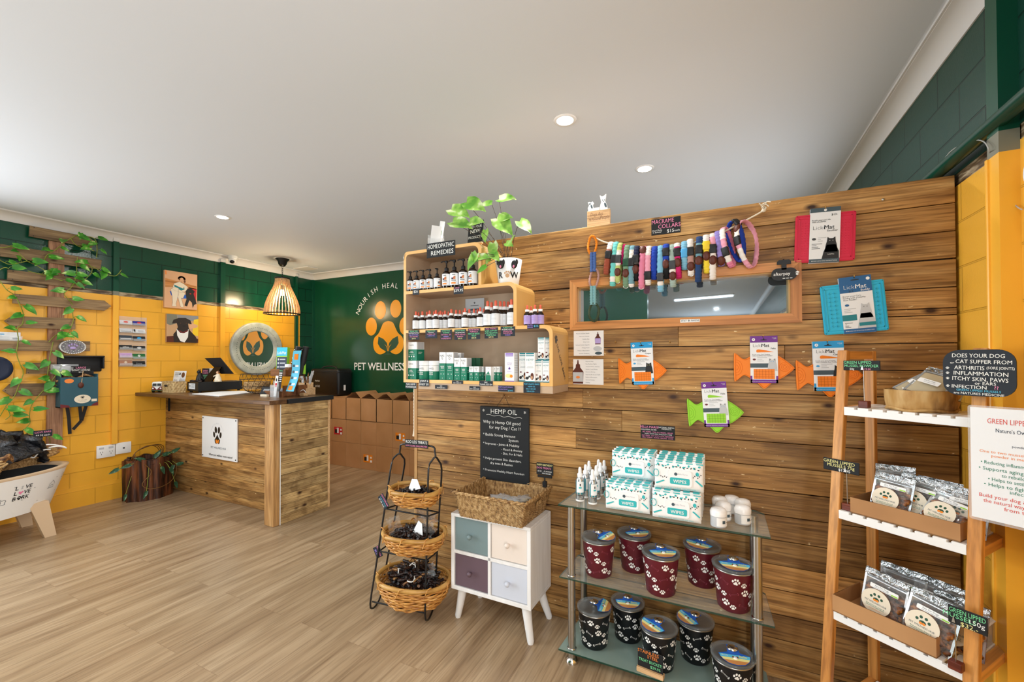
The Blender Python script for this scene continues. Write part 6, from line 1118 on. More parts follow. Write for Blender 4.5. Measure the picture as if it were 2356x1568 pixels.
def collar(label, t0, b0_, segs, buckle=None, bm='soft_black', tagp=None, ring=False, open_=.0, y0=.035, dep=.05, wd=.03):
    """flat macrame loop over the rope: segs = [(fraction of loop, colour)], loop plane across the wall"""
    T, B = onY(*z3b(*t0), YP-y0), onY(*z3b(*b0_), YP-y0); L = (T-B).length; t = thing('macrame_collar', label, 'dog collar', T, 0, 'macrame collars on the rope')
    dn = (B-T)/L; rgt = Vector((1, 0, 0)); rgt = (rgt-dn*rgt.dot(dn)).normalized(); bk = Vector((0, 1, 0)); c_, s_ = math.cos(open_), math.sin(open_); ac = (bk*c_+rgt*s_); wv = (rgt*c_-bk*s_)
    def cen(a): # a 0 at top, goes down the front and back up
        an = 2*PI*a; return dn*(L/2-L/2*math.cos(an))+ac*(-dep/2*math.sin(an)*(1+.2*math.cos(an)))
    n = 54; mb = MB(); acc = 0; tot = sum(q for q, _ in segs); i0 = 0
    for q, c in segs:
        acc += q; i1 = round(n*acc/tot); mb.mat('yarn_'+c)
        def fn(u, v, i0=i0, i1=i1):
            i = i0+(i1-i0)*v; a = i/n; P_ = cen(a); tg = (cen(a+.01)-cen(a-.01)).normalized(); no = tg.cross(wv).normalized(); th_ = 2*PI*u; bump = 1+.16*math.cos(i*PI)*(1 if u < .5 else -1)
            return P_+wv*(wd/2*math.cos(th_)*(1+.1*math.cos(i*PI)))+no*(.0058*math.sin(th_)*bump)
        if i1 > i0: mb.grid(fn, 8, (i1-i0)*2+1, cu=True)
        i0 = i1
    mb.build('braided_strap', t)
    def onfront(f): a = math.acos(1-2*f)/(2*PI); P_ = cen(a); tg = (cen(a+.01)-cen(a-.01)).normalized(); return P_, tg
    if buckle is not None:
        P_, tg = onfront(buckle); no = tg.cross(wv).normalized(); no = no if no.y < 0 else -no; mb = MB(bm); M = Matrix(((wv.x, no.x, tg.x, P_.x+no.x*.004), (wv.y, no.y, tg.y, P_.y+no.y*.004), (wv.z, no.z, tg.z, P_.z+no.z*.004), (0, 0, 0, 1))); mb.M = M; mb.box(-.016, .016, -.008, .006, -.022, .022, .004, 2); mb.box(-.019, .019, -.004, .004, -.012, -.004, .002); mb.build('buckle', t)
    if tagp is not None:
        P_, tg = onfront(tagp); no = tg.cross(wv).normalized(); no = no if no.y < 0 else -no; mb = MB('leather'); M = Matrix(((wv.x, no.x, tg.x, P_.x+no.x*.002), (wv.y, no.y, tg.y, P_.y+no.y*.002), (wv.z, no.z, tg.z, P_.z+no.z*.002), (0, 0, 0, 1))); mb.M = M; mb.ball(0, 0, 0, .018, .010, .024, 12, 8); mb.build('leather_tag', t)
    if ring: mb = MB('chrome'); mb.tube([(B-T)+wv*(.012*math.cos(q))+Vector((0, -.006, .004+.012*math.sin(q))) for q in [2*PI*i/14 for i in range(14)]], .0018, 5, True); mb.build('metal_ring', t)
    return t
collar('rust-red macrame collar, leftmost on the rope, with a black buckle', (435, 520), (385, 810), [(8, 'crm'), (40, 'rust')], .42)
collar('aqua macrame collar with a cream band and black buckle', (480, 520), (445, 920), [(18, 'aqua'), (3, 'crm'), (30, 'aqua')], .4)
collar('olive and white macrame collar with a brown leather tag and ring', (517, 530), (492, 890), [(6, 'olive'), (6, 'crm'), (30, 'olive')], .42, 'dark_grey', .75, True)
collar('short magenta macrame collar tucked behind the olive one', (545, 545), (532, 712), [(10, 'mag'), (10, 'ltp')], y0=.022)
collar('green macrame collar with leather tag and metal ring', (585, 550), (570, 935), [(10, 'grn'), (30, 'grn')], .42, 'leaf_dark_green', .68, True)
collar('slate blue and cream macrame collar with black buckle and ring', (632, 555), (620, 925), [(6, 'slt'), (5, 'crm'), (12, 'slt'), (4, 'crm'), (26, 'slt')], .42, ring=True)
collar('navy macrame collar with white flecks and a leather tag', (673, 558), (660, 868), [(8, 'nvy'), (3, 'crm'), (30, 'blk')], .4, tagp=.7)
collar('dusty pink braided macrame collar with a leather tag at the top', (735, 560), (715, 945), [(50, 'pnk')], None, tagp=.09, ring=True)
collar('cream and pale pink macrame collar with a black buckle low down', (785, 560), (775, 908), [(8, 'crm'), (8, 'ltp'), (30, 'crm')], .78)
collar('royal blue macrame collar in the middle of the rope, no buckle showing', (842, 562), (832, 858), [(50, 'roy')])
collar('sky blue macrame collar hanging lowest, cream band and grey buckle', (893, 555), (895, 972), [(16, 'skyb'), (3, 'crm'), (30, 'skyb')], .70, 'dark_grey')
collar('blue and black macrame collar with leather tag beside the sky blue one', (947, 540), (947, 852), [(14, 'roy'), (12, 'blk'), (20, 'roy')], .25, tagp=.6)
collar('sage and cream macrame collar with a dark grey buckle and leather tag', (1003, 545), (1012, 928), [(12, 'sge'), (6, 'crm'), (30, 'sge')], .5, 'dark_grey', .76)
collar('white and magenta macrame collar with leather tag', (1047, 532), (1062, 848), [(5, 'crm'), (3, 'mag'), (12, 'mag'), (25, 'mag')], .28, tagp=.58)
collar('short light blue macrame collar with a bright blue buckle', (1118, 515), (1118, 765), [(30, 'skyb')], .45, 'sky')
collar('cream and brown macrame collar with black buckle and leather tag', (1170, 495), (1180, 822), [(10, 'crm'), (4, 'mve'), (30, 'crm')], .36, tagp=.77, ring=True)
collar('denim blue macrame collar with grey band hanging near the mirror centre', (1258, 470), (1245, 882), [(5, 'dnm'), (5, 'slt'), (30, 'dnm')], .3, tagp=.55)
collar('white and yellow macrame collar with a leather tag', (1320, 455), (1325, 798), [(7, 'crm'), (20, 'yel'), (20, 'crm')], .3, 'yellow', .58)
collar('white and pink macrame collar with black buckle and leather tag', (1382, 442), (1382, 858), [(5, 'crm'), (6, 'ltp'), (14, 'crm'), (25, 'crm')], .35, tagp=.6)
collar('purple macrame collar with a leather tag at its lower end', (1428, 420), (1462, 732), [(40, 'ppl')], None, tagp=.88)
collar('pink macrame collar with white bands and black buckle, hanging at a slant', (1485, 385), (1562, 742), [(4, 'ltp'), (6, 'crm'), (6, 'ltp'), (6, 'crm'), (34, 'pnk')], .62, open_=.5, dep=.07)
collar('large royal blue macrame collar, second from the rope right end', (1560, 325), (1645, 692), [(50, 'roy')], .08, open_=-.7, dep=.08)
collar('large pink macrame collar at the right end of the rope', (1665, 320), (1742, 748), [(8, 'ltp'), (4, 'crm'), (4, 'ltp'), (5, 'crm'), (36, 'ltp')], .42, tagp=.14, open_=.8, dep=.11)
# chain of linked loops at the left
ch = thing('macrame_chain', 'chain of linked orange, blue, mauve, teal and green macrame loops hanging over the mirror frame', 'dog lead', onY(*z3b(255, 455), YP-.04)); O_ = Vector(ch.location)
def loop(nm, m, c, w, h, r=.0065, tilt=0): 
    C_ = onY(*z3b(*c), YP-.045)-O_; mb = MB('yarn_'+m); mb.tube([(C_.x+w/2*math.cos(a)+tilt*math.sin(a), C_.y+.006*math.sin(3*a), C_.z+h/2*math.sin(a)) for a in [2*PI*i/40 for i in range(40)]], [r*(1+.25*math.cos(i*PI)) for i in range(40)], 7, True); return mb.build(nm, ch)
sc_ = 2.52/981*.246*1.0
def hz(y0, y1): return onY(*z3b(255, y0), YP-.045).z-onY(*z3b(255, y1), YP-.045).z
loop('orange_loop', 'orgc', (255, 545), .047, hz(460, 632)); loop('mauve_loop', 'mve', (272, 855), .048, hz(765, 945), tilt=.004); loop('green_loop', 'dgn', (270, 1168), .055, hz(1085, 1250))
for nm, m, y0, y1, x in (('blue_band', 'mbl', 612, 790, 262), ('teal_band', 'tqs', 925, 1100, 262)):
    A_, B_ = onY(*z3b(x, y0), YP-.05)-O_, onY(*z3b(x, y1), YP-.05)-O_; mb = MB('yarn_'+m)
    for s_ in (-1, 1): mb.tube([(A_.x+s_*.0085, A_.y, A_.z+(B_.z-A_.z)*i/14) for i in range(15)], [.0095*(1+.16*math.cos(i*PI)) for i in range(15)], 8)
    mb.build(nm, ch)
mb = MB('steel'); mb.tube([(0, .04, .005), (0, -.01, .005), (0, -.012, .012)], .002, 5); mb.build('nail', ch)
# ---- framed mirror pane
fm = thing('framed_mirror', 'long low mirror in an orange-stained timber frame set into the partition', 'mirror', ((MX0+MX1)/2, YP, MZ0)); cx = (MX0+MX1)/2; W2 = (MX1-MX0)/2; FH = MZ1-MZ0; fwd = .0435
for nm, pts, m in (('frame_rail', [(-W2, 0), (W2, 0), (W2-fwd, fwd), (-W2+fwd, fwd)], 'frame_orange'), ('frame_rail', [(-W2, FH), (W2, FH), (W2-fwd, FH-fwd), (-W2+fwd, FH-fwd)], 'frame_orange'), ('frame_stile', [(-W2, 0), (-W2, FH), (-W2+fwd, FH-fwd), (-W2+fwd, fwd)], 'frame_orange_z'), ('frame_stile', [(W2, 0), (W2, FH), (W2-fwd, FH-fwd), (W2-fwd, fwd)], 'frame_orange_z')):
    mb = MB(m).rnd(); mb.prism(pts, -.016, -.0005); mb.build(nm, fm)
mb = MB('ply_side').rnd(); a, b, c, d = HX0-cx, HX1-cx, HZ0-MZ0, HZ1-MZ0
for bx in ((a, a+.006, .0, .06, c, d), (b-.006, b, 0, .06, c, d), (a, b, 0, .06, c, c+.006), (a, b, 0, .06, d-.006, d)): mb.box(*bx)
mb.build('reveal', fm); mb = MB('window_glass'); mb.box(a+.006, b-.006, .05, .055, c+.006, d-.006); mb.build('mirror_pane', fm)
mb = MB('soft_black'); mb.box(a+.006, b-.006, .049, .0498, c+.006, c+.0085); mb.build('seal', fm)
p0_, p1_ = onY(1567, 731, YP-.017), onY(1608, 741, YP-.017); mb = MB('white'); st = thing('slogan_sticker', 'small white STAY PAWSITIVE sticker on the lower rail of the mirror frame', 'sticker', ((p0_.x+p1_.x)/2, YP-.0165, MZ0+.026)); mb.box(-.046, .046, -.0006, 0, -.008, .008, .0002); mb.build('sticker_base', st); mb = MB('slate'); mb.text('STAY', -.028, -.004, .009, -.001, fit=.026, off=.01); mb.paw(-.005, .0, .006, -.001); mb.text('PAWSITIVE', .024, -.004, .009, -.001, fit=.038, off=.01); mb.build('lettering', st)
p = onY(1804, 630, YP-.03); ap = thing('payment_sign', 'black oval afterpay hanging sign over the top right corner of the mirror', 'sign', (p.x, YP-.03, p.z)); mb = MB('soft_black'); hw = (onY(1834, 630, YP-.03).x-onY(1774, 630, YP-.03).x)/2; mb.prism(rrect(-hw, hw, -.028, .028, .027, 6), -.002, .002); mb.prism([(-.01, .02), (.01, .02), (.01, .045), (.028, .045), (.028, .058), (.02, .066), (-.02, .066), (-.028, .058), (-.028, .045), (-.01, .045)], -.002, .002); mb.build('plaque', ap)
mb = MB('white'); mb.text('afterpay', -.009, -.006, .015, -.0028, fit=.066, off=.01)
for a_ in ([(.042, .004), (.052, .01), (.060, .004), (.055, .0)], [(.044, -.004), (.049, .0), (.058, -.005), (.05, -.01)]): mb.flat(a_, -.0028)
for k in range(3): mb.box(-.006+.014*k, .004+.014*k, -.0028, -.002, -.022, -.019)
mb.build('lettering', ap); mb = MB('soft_black'); mb.tube([(0, 0, .062), (0, .012, .07), (0, .03, .068)], .003, 5); mb.build('hook', ap)
# ---- treat mats in cardboard sleeves
def quadframe(q, y=YP-.012):
    P_ = [onY(a, b, y) for a, b in q]; c_ = sum(P_, Vector())/4; u = ((P_[1]-P_[0])+(P_[2]-P_[3]))/2; v = ((P_[0]-P_[3])+(P_[1]-P_[2]))/2; return c_, u.length, v.length, math.atan2(u.z, u.x), P_
def cuphook(p, parent=None, label=None):
    mb = MB('brass'); mb.tube(smooth_path([(0, .03, 0), (0, .0, 0), (0, -.008, -.004), (0, -.016, -.002), (0, -.017, .008)], 3), .0016, 5); mb.lathe([(.005, 0), (.003, .004)], 8) if 0 else None
    if label: o = mb.build('cup_hook', None, label, 'hook', 'empty brass cup hooks on the partition'); o.location = (p.x, YP-.016, p.z); return o
    o = mb.build('cup_hook', parent); return o
def lick(label, cardq, col, kind, mat_geo, var, head, hook=True, y=YP-.012, price=None, cat_m='soft_black', subj='Casper'):
    c_, w, h, an, _ = quadframe(cardq, y); t = thing('treat_mat', label, 'treat mat', c_, 0, None, rot=(0, -an, 0)); mat_geo(t, c_, an)
    mb = MB('white_paper'); mb.box(-w/2, w/2, -.0066, -.0059, -h/2, h/2, 0); mb.box(-w/2, w/2, .0075, .0085, -h/2, h/2); mb.build('card_sleeve', t)
    mb = MB(head); e = -.0069; S = lambda x, z: ((x-.5)*w, (.5-z)*h)
    def bx(m, x0, x1, z0, z1, k=0): mb.mat(m); a, b = S(x0, z0), S(x1, z1); mb.flat([(a[0], b[1]), (b[0], b[1]), (b[0], a[1]), (a[0], a[1])], e-.0002*k)
    def cat(m, ex, x, z, s, k=3):
        mb.mat(m); pts = [(-.5, 1), (-.42, .3), (-.34, .0), (-.3, -.42), (-.12, -.28), (.12, -.28), (.3, -.42), (.34, 0), (.42, .3), (.5, 1)]; q = S(x, z); mb.flat([(q[0]+a*s*w, q[1]-b*s*w) for a, b in pts], e-.0002*k); mb.mat(ex); mb.ell(q[0]-.12*s*w, q[1]+.08*s*w, .05*s*w, .03*s*w, e-.0002*(k+1), n=8); mb.ell(q[0]+.12*s*w, q[1]+.08*s*w, .05*s*w, .03*s*w, e-.0002*(k+1), n=8)
    def lines(m, x0, x1, z0, n, dz, th_=.4): mb.mat(m); [bx(m, x0, x1-.06*((i*3) % 4), z0+i*dz, z0+i*dz+dz*th_) for i in range(n)]
    if kind == 'fish':
        bx(head, 0, 1, 0, .14); bx(head, 0, 1, .93, 1); bx(head, 0, .07, .85, 1); bx(head, .93, 1, .85, 1); mb.mat('soft_black' if col != 'x' else 'white'); a = S(.5, .085); mb.ell(a[0], a[1], w*.13, h*.012, e-.0003); mb.ell(a[0], a[1]+h*.018, w*.03, h*.016, e-.0003); mb.mat('white'); a = S(.13, .075); mb.ell(a[0], a[1], w*.06, w*.06, e-.0003); mb.mat(head); mb.paw(a[0], a[1], w*.035, e-.0005); mb.mat('white'); a = S(.95, .055); mb.text('NATURE\nCATS', a[0], a[1], h*.014, e-.0003, 'R', fit=w*.22)
        mb.mat('soft_black'); a = S(.42, .235); mb.text('Licki', a[0], a[1], h*.065, e-.0003, 'R', fit=w*.38, off=-.02); mb.mat('black'); mb.text('Mat', a[0], a[1], h*.068, e-.0003, 'L', fit=w*.5, off=.01); a = S(.93, .285); mb.text(subj, a[0], a[1], h*.034, e-.0003, 'R', off=.01, fit=w*.38)
        mb.mat(col); mb.flat([S(.25, .35), S(.22, .33), S(.24, .295), S(.3, .285), S(.6, .31), S(.86, .345)], e-.0003); mb.mat('dark_grey'); a = S(.08, .405); mb.text("Enrich your Cat's Feeding\nwith a LickiMat Slow Feeder!", a[0], a[1], h*.022, e-.0003, 'L', fit=w*.86)
        lines('light_grey', .26, .62, .455, 3, .035); mb.mat('sky' if head == 'lm_blue' else 'maroon'); a = S(.15, .5); mb.ell(a[0], a[1], w*.06, w*.04, e-.0003); bx('slate', 0, .66, .585, .675, 1); lines('white', .05, .55, .6, 3, .024); cat(cat_m, 'chalk_yellow' if cat_m == 'soft_black' else 'sky', .8, .56, .36); 
        if cat_m != 'soft_black': mb.mat('grey'); q = S(.8, .5); mb.flat([(q[0]-.1*w, q[1]+.02*h), (q[0]-.04*w, q[1]), (q[0]-.11*w, q[1]-.03*h)], e-.0011); mb.flat([(q[0]+.1*w, q[1]+.02*h), (q[0]+.04*w, q[1]), (q[0]+.11*w, q[1]-.03*h)], e-.0011)
        bx(col, .12, .88, .705, .915, 5); mb.mat(var)
        for i in range(1, 7): bx(var, .12+.11*i-.006, .12+.11*i+.006, .705, .915, 6)
        for i in range(1, 4): bx(var, .12, .88, .705+.055*i-.003, .705+.055*i+.003, 6)
        mb.mat('white'); a = S(.5, .945); mb.text('BEFORE USING, READ INSTRUCTIONS ON INSIDE OF PACK', a[0], a[1]-h*.03, h*.013, e-.0003, fit=w*.9)
    elif kind == 'soother':
        bx('slate', 0, 1, 0, .08); bx('slate', 0, 1, .93, 1); mb.mat('white'); a = S(.5, .045); mb.ell(a[0], a[1], w*.05, w*.05, e-.0003); mb.mat('black'); a = S(.8, .155); mb.text('$13-', a[0], a[1], h*.035, e-.0003, fit=w*.25, off=.01); a = S(.07, .235); mb.text("Enrich your cat's life\nwith a LickiMat", a[0], a[1], h*.024, e-.0003, 'L', fit=w*.65, off=.01)
        a = S(.48, .395); mb.text('Licki', a[0], a[1], h*.07, e-.0003, 'R', fit=w*.42, off=-.02); mb.text('Mat', a[0], a[1], h*.072, e-.0003, 'L', fit=w*.45, off=.01); a = S(.92, .44); mb.text('Soother', a[0], a[1], h*.034, e-.0003, 'R', off=.01); lines('light_grey', .28, .56, .54, 3, .03); lines('print_grey', .08, .42, .65, 4, .028); mb.mat('dark_grey'); a = S(.15, .565); mb.ell(a[0], a[1], w*.07, w*.05, e-.0003); cat('soft_black', 'light_grey', .72, .62, .42)
        mb.mat('soft_black'); mb.flat([S(.42, .93), S(.48, .8), S(.58, .68), S(.86, .68), S(.97, .8), S(.98, .93)], e-.0006); mb.mat('white'); a = S(.72, .86); mb.text('LickiMat', a[0], a[1], h*.02, e-.0009, fit=w*.3); a = S(.5, .975); mb.text('BEFORE USING READ INSTRUCTIONS', a[0], a[1], h*.016, e-.0003, fit=w*.85)
    else:
        bx('lm_navy', 0, 1, 0, .28); bx('lm_navy', 0, 1, .92, 1); mb.mat('white'); a = S(.5, .215); mb.text('Licki', a[0], a[1], h*.07, e-.0003, 'R', fit=w*.42, off=-.02); mb.text('Mat', a[0], a[1], h*.073, e-.0003, 'L', fit=w*.45, off=.01); a = S(.93, .265); mb.text('Buddy', a[0], a[1], h*.036, e-.0003, 'R', off=.01); mb.mat('black'); a = S(.36, .27); mb.text('$13-', a[0], a[1], h*.03, e-.0003); a = S(.5, .06); mb.ell(a[0], a[1], w*.14, h*.012, e-.0003); mb.mat('white'); a = S(.9, .06); mb.ell(a[0], a[1], w*.06, w*.06, e-.0003)
        mb.mat('dark_grey'); a = S(.08, .355); mb.text("Enrich your Cat's\nFeeding with a LickiMat\nSlow Feeder!", a[0], a[1], h*.026, e-.0003, 'L', fit=w*.7); mb.mat('lm_navy'); a = S(.18, .5); mb.ell(a[0], a[1], w*.07, w*.045, e-.0003); lines('light_grey', .08, .45, .56, 3, .03); bx('teal_dark', 0, .45, .67, .775, 1); lines('white', .04, .36, .69, 3, .025); lines('print_grey', .06, .3, .81, 4, .025)
        cat('light_grey', 'dark_grey', .74, .56, .4); mb.mat('light_grey'); mb.flat([S(.44, .92), S(.5, .78), S(.58, .66), S(.88, .66), S(1, .78), S(1, .92)], e-.0006); bx('teal_dark', .5, 1, .82, .88, 5); mb.mat('white'); a = S(.5, .965); mb.text('BEFORE USING, READ INSTRUCTIONS ON INSIDE OF PACK', a[0], a[1], h*.014, e-.0003, fit=w*.88)
    mb.build('sleeve_print', t)
    if hook:
        o = cuphook(None, t); o.location = (-.02*w, -.001, h*.49)
    return t
def rectmat(q, m, line_m, pat):
    def fn(t, c_, an):
        P_ = [onY(a, b, YP-.012)-c_ for a, b in q]; ca, sa = math.cos(-an), math.sin(-an); L = [(p.x*ca-p.z*sa, p.x*sa+p.z*ca) for p in P_]
        x0 = (L[0][0]+L[3][0])/2; x1 = (L[1][0]+L[2][0])/2; z1_ = (L[0][1]+L[1][1])/2; z0 = (L[2][1]+L[3][1])/2; mb = MB(m); mb.prism(rrect(x0, x1, z0, z1_, .008, 3), -.002, .006); 
        for bxx in ((x0+.004, x1-.004, z0+.004, z0+.007), (x0+.004, x1-.004, z1_-.007, z1_-.004), (x0+.004, x0+.007, z0+.004, z1_-.004), (x1-.007, x1-.004, z0+.004, z1_-.004), (x0+.014, x1-.014, z0+.016, z0+.019), (x0+.014, x1-.014, z1_-.019, z1_-.016), (x0+.014, x0+.017, z0+.016, z1_-.016), (x1-.017, x1-.014, z0+.016, z1_-.016)): mb.box(bxx[0], bxx[1], -.005, -.001, bxx[2], bxx[3])
        nx = int((x1-x0-.04)/pat); nz = int((z1_-z0-.05)/pat)
        for i in range(nx):
            for j in range(nz):
                X_, Z_ = x0+.022+pat*(i+.5), z0+.026+pat*(j+.5)
                if abs(X_-(x0+x1)/2) < (x1-x0)*.22: continue
                if line_m == 'x': mb.box(X_-pat*.36, X_+pat*.36, -.0045, -.0018, Z_-.0012, Z_+.0012); mb.box(X_-.0012, X_+.0012, -.0045, -.0018, Z_-pat*.36, Z_+pat*.36)
                else: mb.box(X_-pat*.2, X_+pat*.2, -.004, -.0018, Z_-pat*.2, Z_+pat*.2)
        mb.build('silicone_mat', t)
    return fn
FISH = [(0, .25), (.03, .27), (.1, .2), (.17, .165), (.24, .19), (.35, .26), (.46, .3), (.58, .3), (.7, .25), (.82, .17), (.92, .08), (.99, .005), (.985, -.03), (.9, -.12), (.78, -.21), (.66, -.27), (.6, -.33), (.53, -.40), (.48, -.40), (.42, -.33), (.36, -.27), (.25, -.19), (.17, -.15), (.1, -.19), (.03, -.26), (0, -.24)]
def fishmat(tail, nose, m):
    def fn(t, c_, an):
        A_, B_ = onY(*tail, YP-.012)-c_, onY(*nose, YP-.012)-c_; ca, sa = math.cos(-an), math.sin(-an); a = (A_.x*ca-A_.z*sa, A_.x*sa+A_.z*ca); b = (B_.x*ca-B_.z*sa, B_.x*sa+B_.z*ca); L = b[0]-a[0]; zc_ = a[1]*.5+b[1]*.5
        P_ = [(q.x, q.y) for q in smooth_path([(x, z, 0) for x, z in FISH], 2, True)]; mb = MB(m); mb.prism([(a[0]+x*L, zc_+z*L*.98) for x, z in P_], -.002, .0065)
        mb.tube([(a[0]+(.5+(x-.5)*.95)*L, -.0025, zc_+z*L*.92) for x, z in P_], .0016, 4, True); 
        for k in range(1, 4): mb.tube([(a[0]+(.84+.028*k*math.cos(q))*L, -.0025, zc_+.012*L+.028*k*math.sin(q)*L) for q in [2*PI*i/14 for i in range(14)]], .0009, 4, True)
        for k in range(1, 4): mb.tube([(a[0]+(.035+.035*k*math.cos(q))*L, -.0025, zc_+.05*k*math.sin(q)*L) for q in [-PI/2+PI*i/8 for i in range(9)]], .0009, 4)
        mb.tube([(a[0]+(.755-.06*math.cos(q)+.06)*L*1.0-.06*L, -.0025, zc_+.2*math.sin(q)*L) for q in [-PI/2+PI*i/8 for i in range(9)]], .001, 4)
        mb.build('silicone_mat', t)
    return fn
plain('orange_groove', '#c9620c', .6); plain('lime_groove', '#6ba81c', .6)
def Z5(x, y): return (1800+x/3.137, 440+y/3.137)
def Z4(x, y): return (1300+x/3.927, 740+y/3.927)
lick('red textured rectangular treat mat in a white sleeve with a black cat', [Z5(192, 130), Z5(412, 110), Z5(418, 508), Z5(197, 522)], 'red', 'soother', rectmat([Z5(90, 185), Z5(527, 133), Z5(530, 490), Z5(92, 523)], 'red_rubber', 'd', .0115), 'red', 'slate')
lick('light blue rectangular treat mat in a sleeve with a white cat', [Z5(398, 630), Z5(630, 600), Z5(682, 1010), Z5(447, 1030)], 'blue', 'buddy', rectmat([Z5(267, 690), Z5(728, 630), Z5(772, 998), Z5(308, 1038)], 'cyan_rubber', 'x', .0185), 'blue', 'lm_navy')
lick('orange fish-shaped treat mat in a blue sleeve, nearest the white leaflets', [Z4(592, 188), Z4(788, 180), Z4(808, 562), Z4(612, 568)], 'orange_rubber', 'fish', fishmat(Z4(485, 440), Z4(920, 440), 'orange_rubber'), 'orange_groove', 'lm_blue')
lick('orange fish-shaped treat mat in a purple sleeve with a grey cat', [Z4(1665, 130), Z4(1918, 125), Z4(1925, 552), Z4(1680, 550)], 'orange_rubber', 'fish', fishmat(Z4(1527, 405), Z4(2076, 420), 'orange_rubber'), 'orange_groove', 'lm_purple', cat_m='light_grey', subj='Felix')
lick('lime green fish-shaped treat mat in a purple sleeve, lowest of the mats', [Z4(1228, 545), Z4(1452, 538), Z4(1490, 945), Z4(1262, 948)], 'lime_rubber', 'fish', fishmat(Z4(1110, 818), Z4(1617, 815), 'lime_rubber'), 'lime_groove', 'lm_purple', cat_m='light_grey', subj='Felix')
lick('orange fish-shaped treat mat in a blue sleeve, partly hidden behind the ladder shelf', [Z5(213, 1083), Z5(438, 1077), Z5(456, 1438), Z5(230, 1440)], 'orange_rubber', 'fish', fishmat(Z5(100, 1325), Z5(586, 1325), 'orange_rubber'), 'orange_groove', 'lm_blue')
for k, (a, lb) in enumerate((((1417, 787), 'empty brass cup hook left of the blue sleeve above the leftmost fish mat'), ((1542, 787), 'empty brass cup hook right of the leftmost fish mat'), ((1308, 943), 'empty brass cup hook low beside the HEMP OIL chalkboard'))): p = onY(*a, YP-.016); cuphook(p, label=lb)
mb = MB('steel'); mb.ball(0, 0, 0, .006, .004, .006, 8, 6); p = onY(2032, 459); o = mb.build('screw_head', None, 'shiny screw head in the top board right of the red mat', 'screw'); o.location = p
def leaflet(label, x0, y0, x1, y1, deco): 
    a, b = onY(x0, (y0+y1)/2, YP-.003), onY(x1, (y0+y1)/2, YP-.003); c, d = onY((x0+x1)/2, y0, YP-.003), onY((x0+x1)/2, y1, YP-.003); t = thing('laminated_leaflet', label, 'leaflet', ((a.x+b.x)/2, YP-.003, (c.z+d.z)/2), 0, 'laminated leaflets left of the fish mats'); w, h = b.x-a.x, c.z-d.z; mb = MB('white_gloss'); mb.box(-w/2, w/2, 0, .0012, -h/2, h/2); mb.build('sheet', t); mb = MB(); deco(mb, w, h); mb.build('print', t)
def bot(mb, x, z, s, lab='lilac'): mb.mat('leather'); mb.flat([(x-.22*s, z-.5*s), (x+.22*s, z-.5*s), (x+.24*s, z), (x+.1*s, z+.18*s), (x+.09*s, z+.3*s), (x+.04*s, z+.34*s), (x+.02*s, z+.5*s), (x-.02*s, z+.5*s), (x-.04*s, z+.34*s), (x-.09*s, z+.3*s), (x-.1*s, z+.18*s), (x-.24*s, z)], -.0004); mb.mat(lab); mb.box(x-.22*s, x+.22*s, -.0009, -.0005, z-.42*s, z-.02*s)
def dl1(mb, w, h):
    bot(mb, w*.31, h*.2, h*.5); mb.mat('light_grey'); mb.ell(w*.3, -h*.22, w*.14, h*.1, -.0004); mb.mat('slate'); mb.ell(w*.33, -h*.4, w*.12, h*.06, -.0004); mb.mat('print_grey')
    for k, tx in enumerate(('Muscle and Joint Health', 'Improves Mobility', 'Healthy Skin', 'Shiny Coat', 'Immune System Support', 'Allergy Relief', 'Reduce Inflammation', 'General Wellbeing')): mb.text(tx, w*.03, h*(.38-.115*k), h*.04, -.0005, 'R', fit=w*.48)
def dl2(mb, w, h):
    bot(mb, -w*.34, h*.0, h*.95, 'light_grey'); mb.mat('chalk_orange'); mb.ell(-w*.34, -h*.22, w*.07, h*.05, -.0012); mb.mat('print_grey')
    for k, tx in enumerate(('Improve Sleep', 'Ease Restless Nights', 'Travel & Motion Sickness', 'Storms / Loud Noises', 'Excessive Barking', 'Improve skin & coat health', 'Reduce Inflammation', 'General Anxiety', 'Mobility')): mb.text(tx, -w*.08, h*(.4-.105*k), h*.038, -.0005, 'L', fit=w*.52)
leaflet('white laminated leaflet with right-aligned grey lines, upper of the two under the mirror', 1320, 760.5, 1389, 818, dl1); leaflet('white laminated leaflet with a large brown dropper bottle picture, lower of the two', 1319, 826, 1388.5, 884, dl2)
tagpx('black chalk sign headed BELLA MAREE listing prices, above the wipes packs', 1474, 978, 1553, 1010, YP-.001, [('BELLA MAREE', 'chalk_pink', -.24, .28, .15, 'C', .12), ('NATURAL ANIMAL\nPRODUCTS', 'chalk', .26, .33, .09), ('COLLOIDAL SILVER', 'chalk', -.26, .12, .09, 'C', .09), ('PET WIPES - FOR ALL AREAS - $20.00', 'chalk_pink', 0, -.05, .09), ('PAWS, COAT, EARS, FACE, BUTT / EYES', 'chalk', .02, -.17, .075), ('MIST SPRAY - HOT SPOTS, CUTS, ABRASIONS', 'chalk_pink', 0, -.31, .08), ('BELLY CREAM - BURNS, HEALING   $13.95', 'chalk_pink', 0, -.44, .08)], 'chalkboard', 'chalk_sign', 'sign')
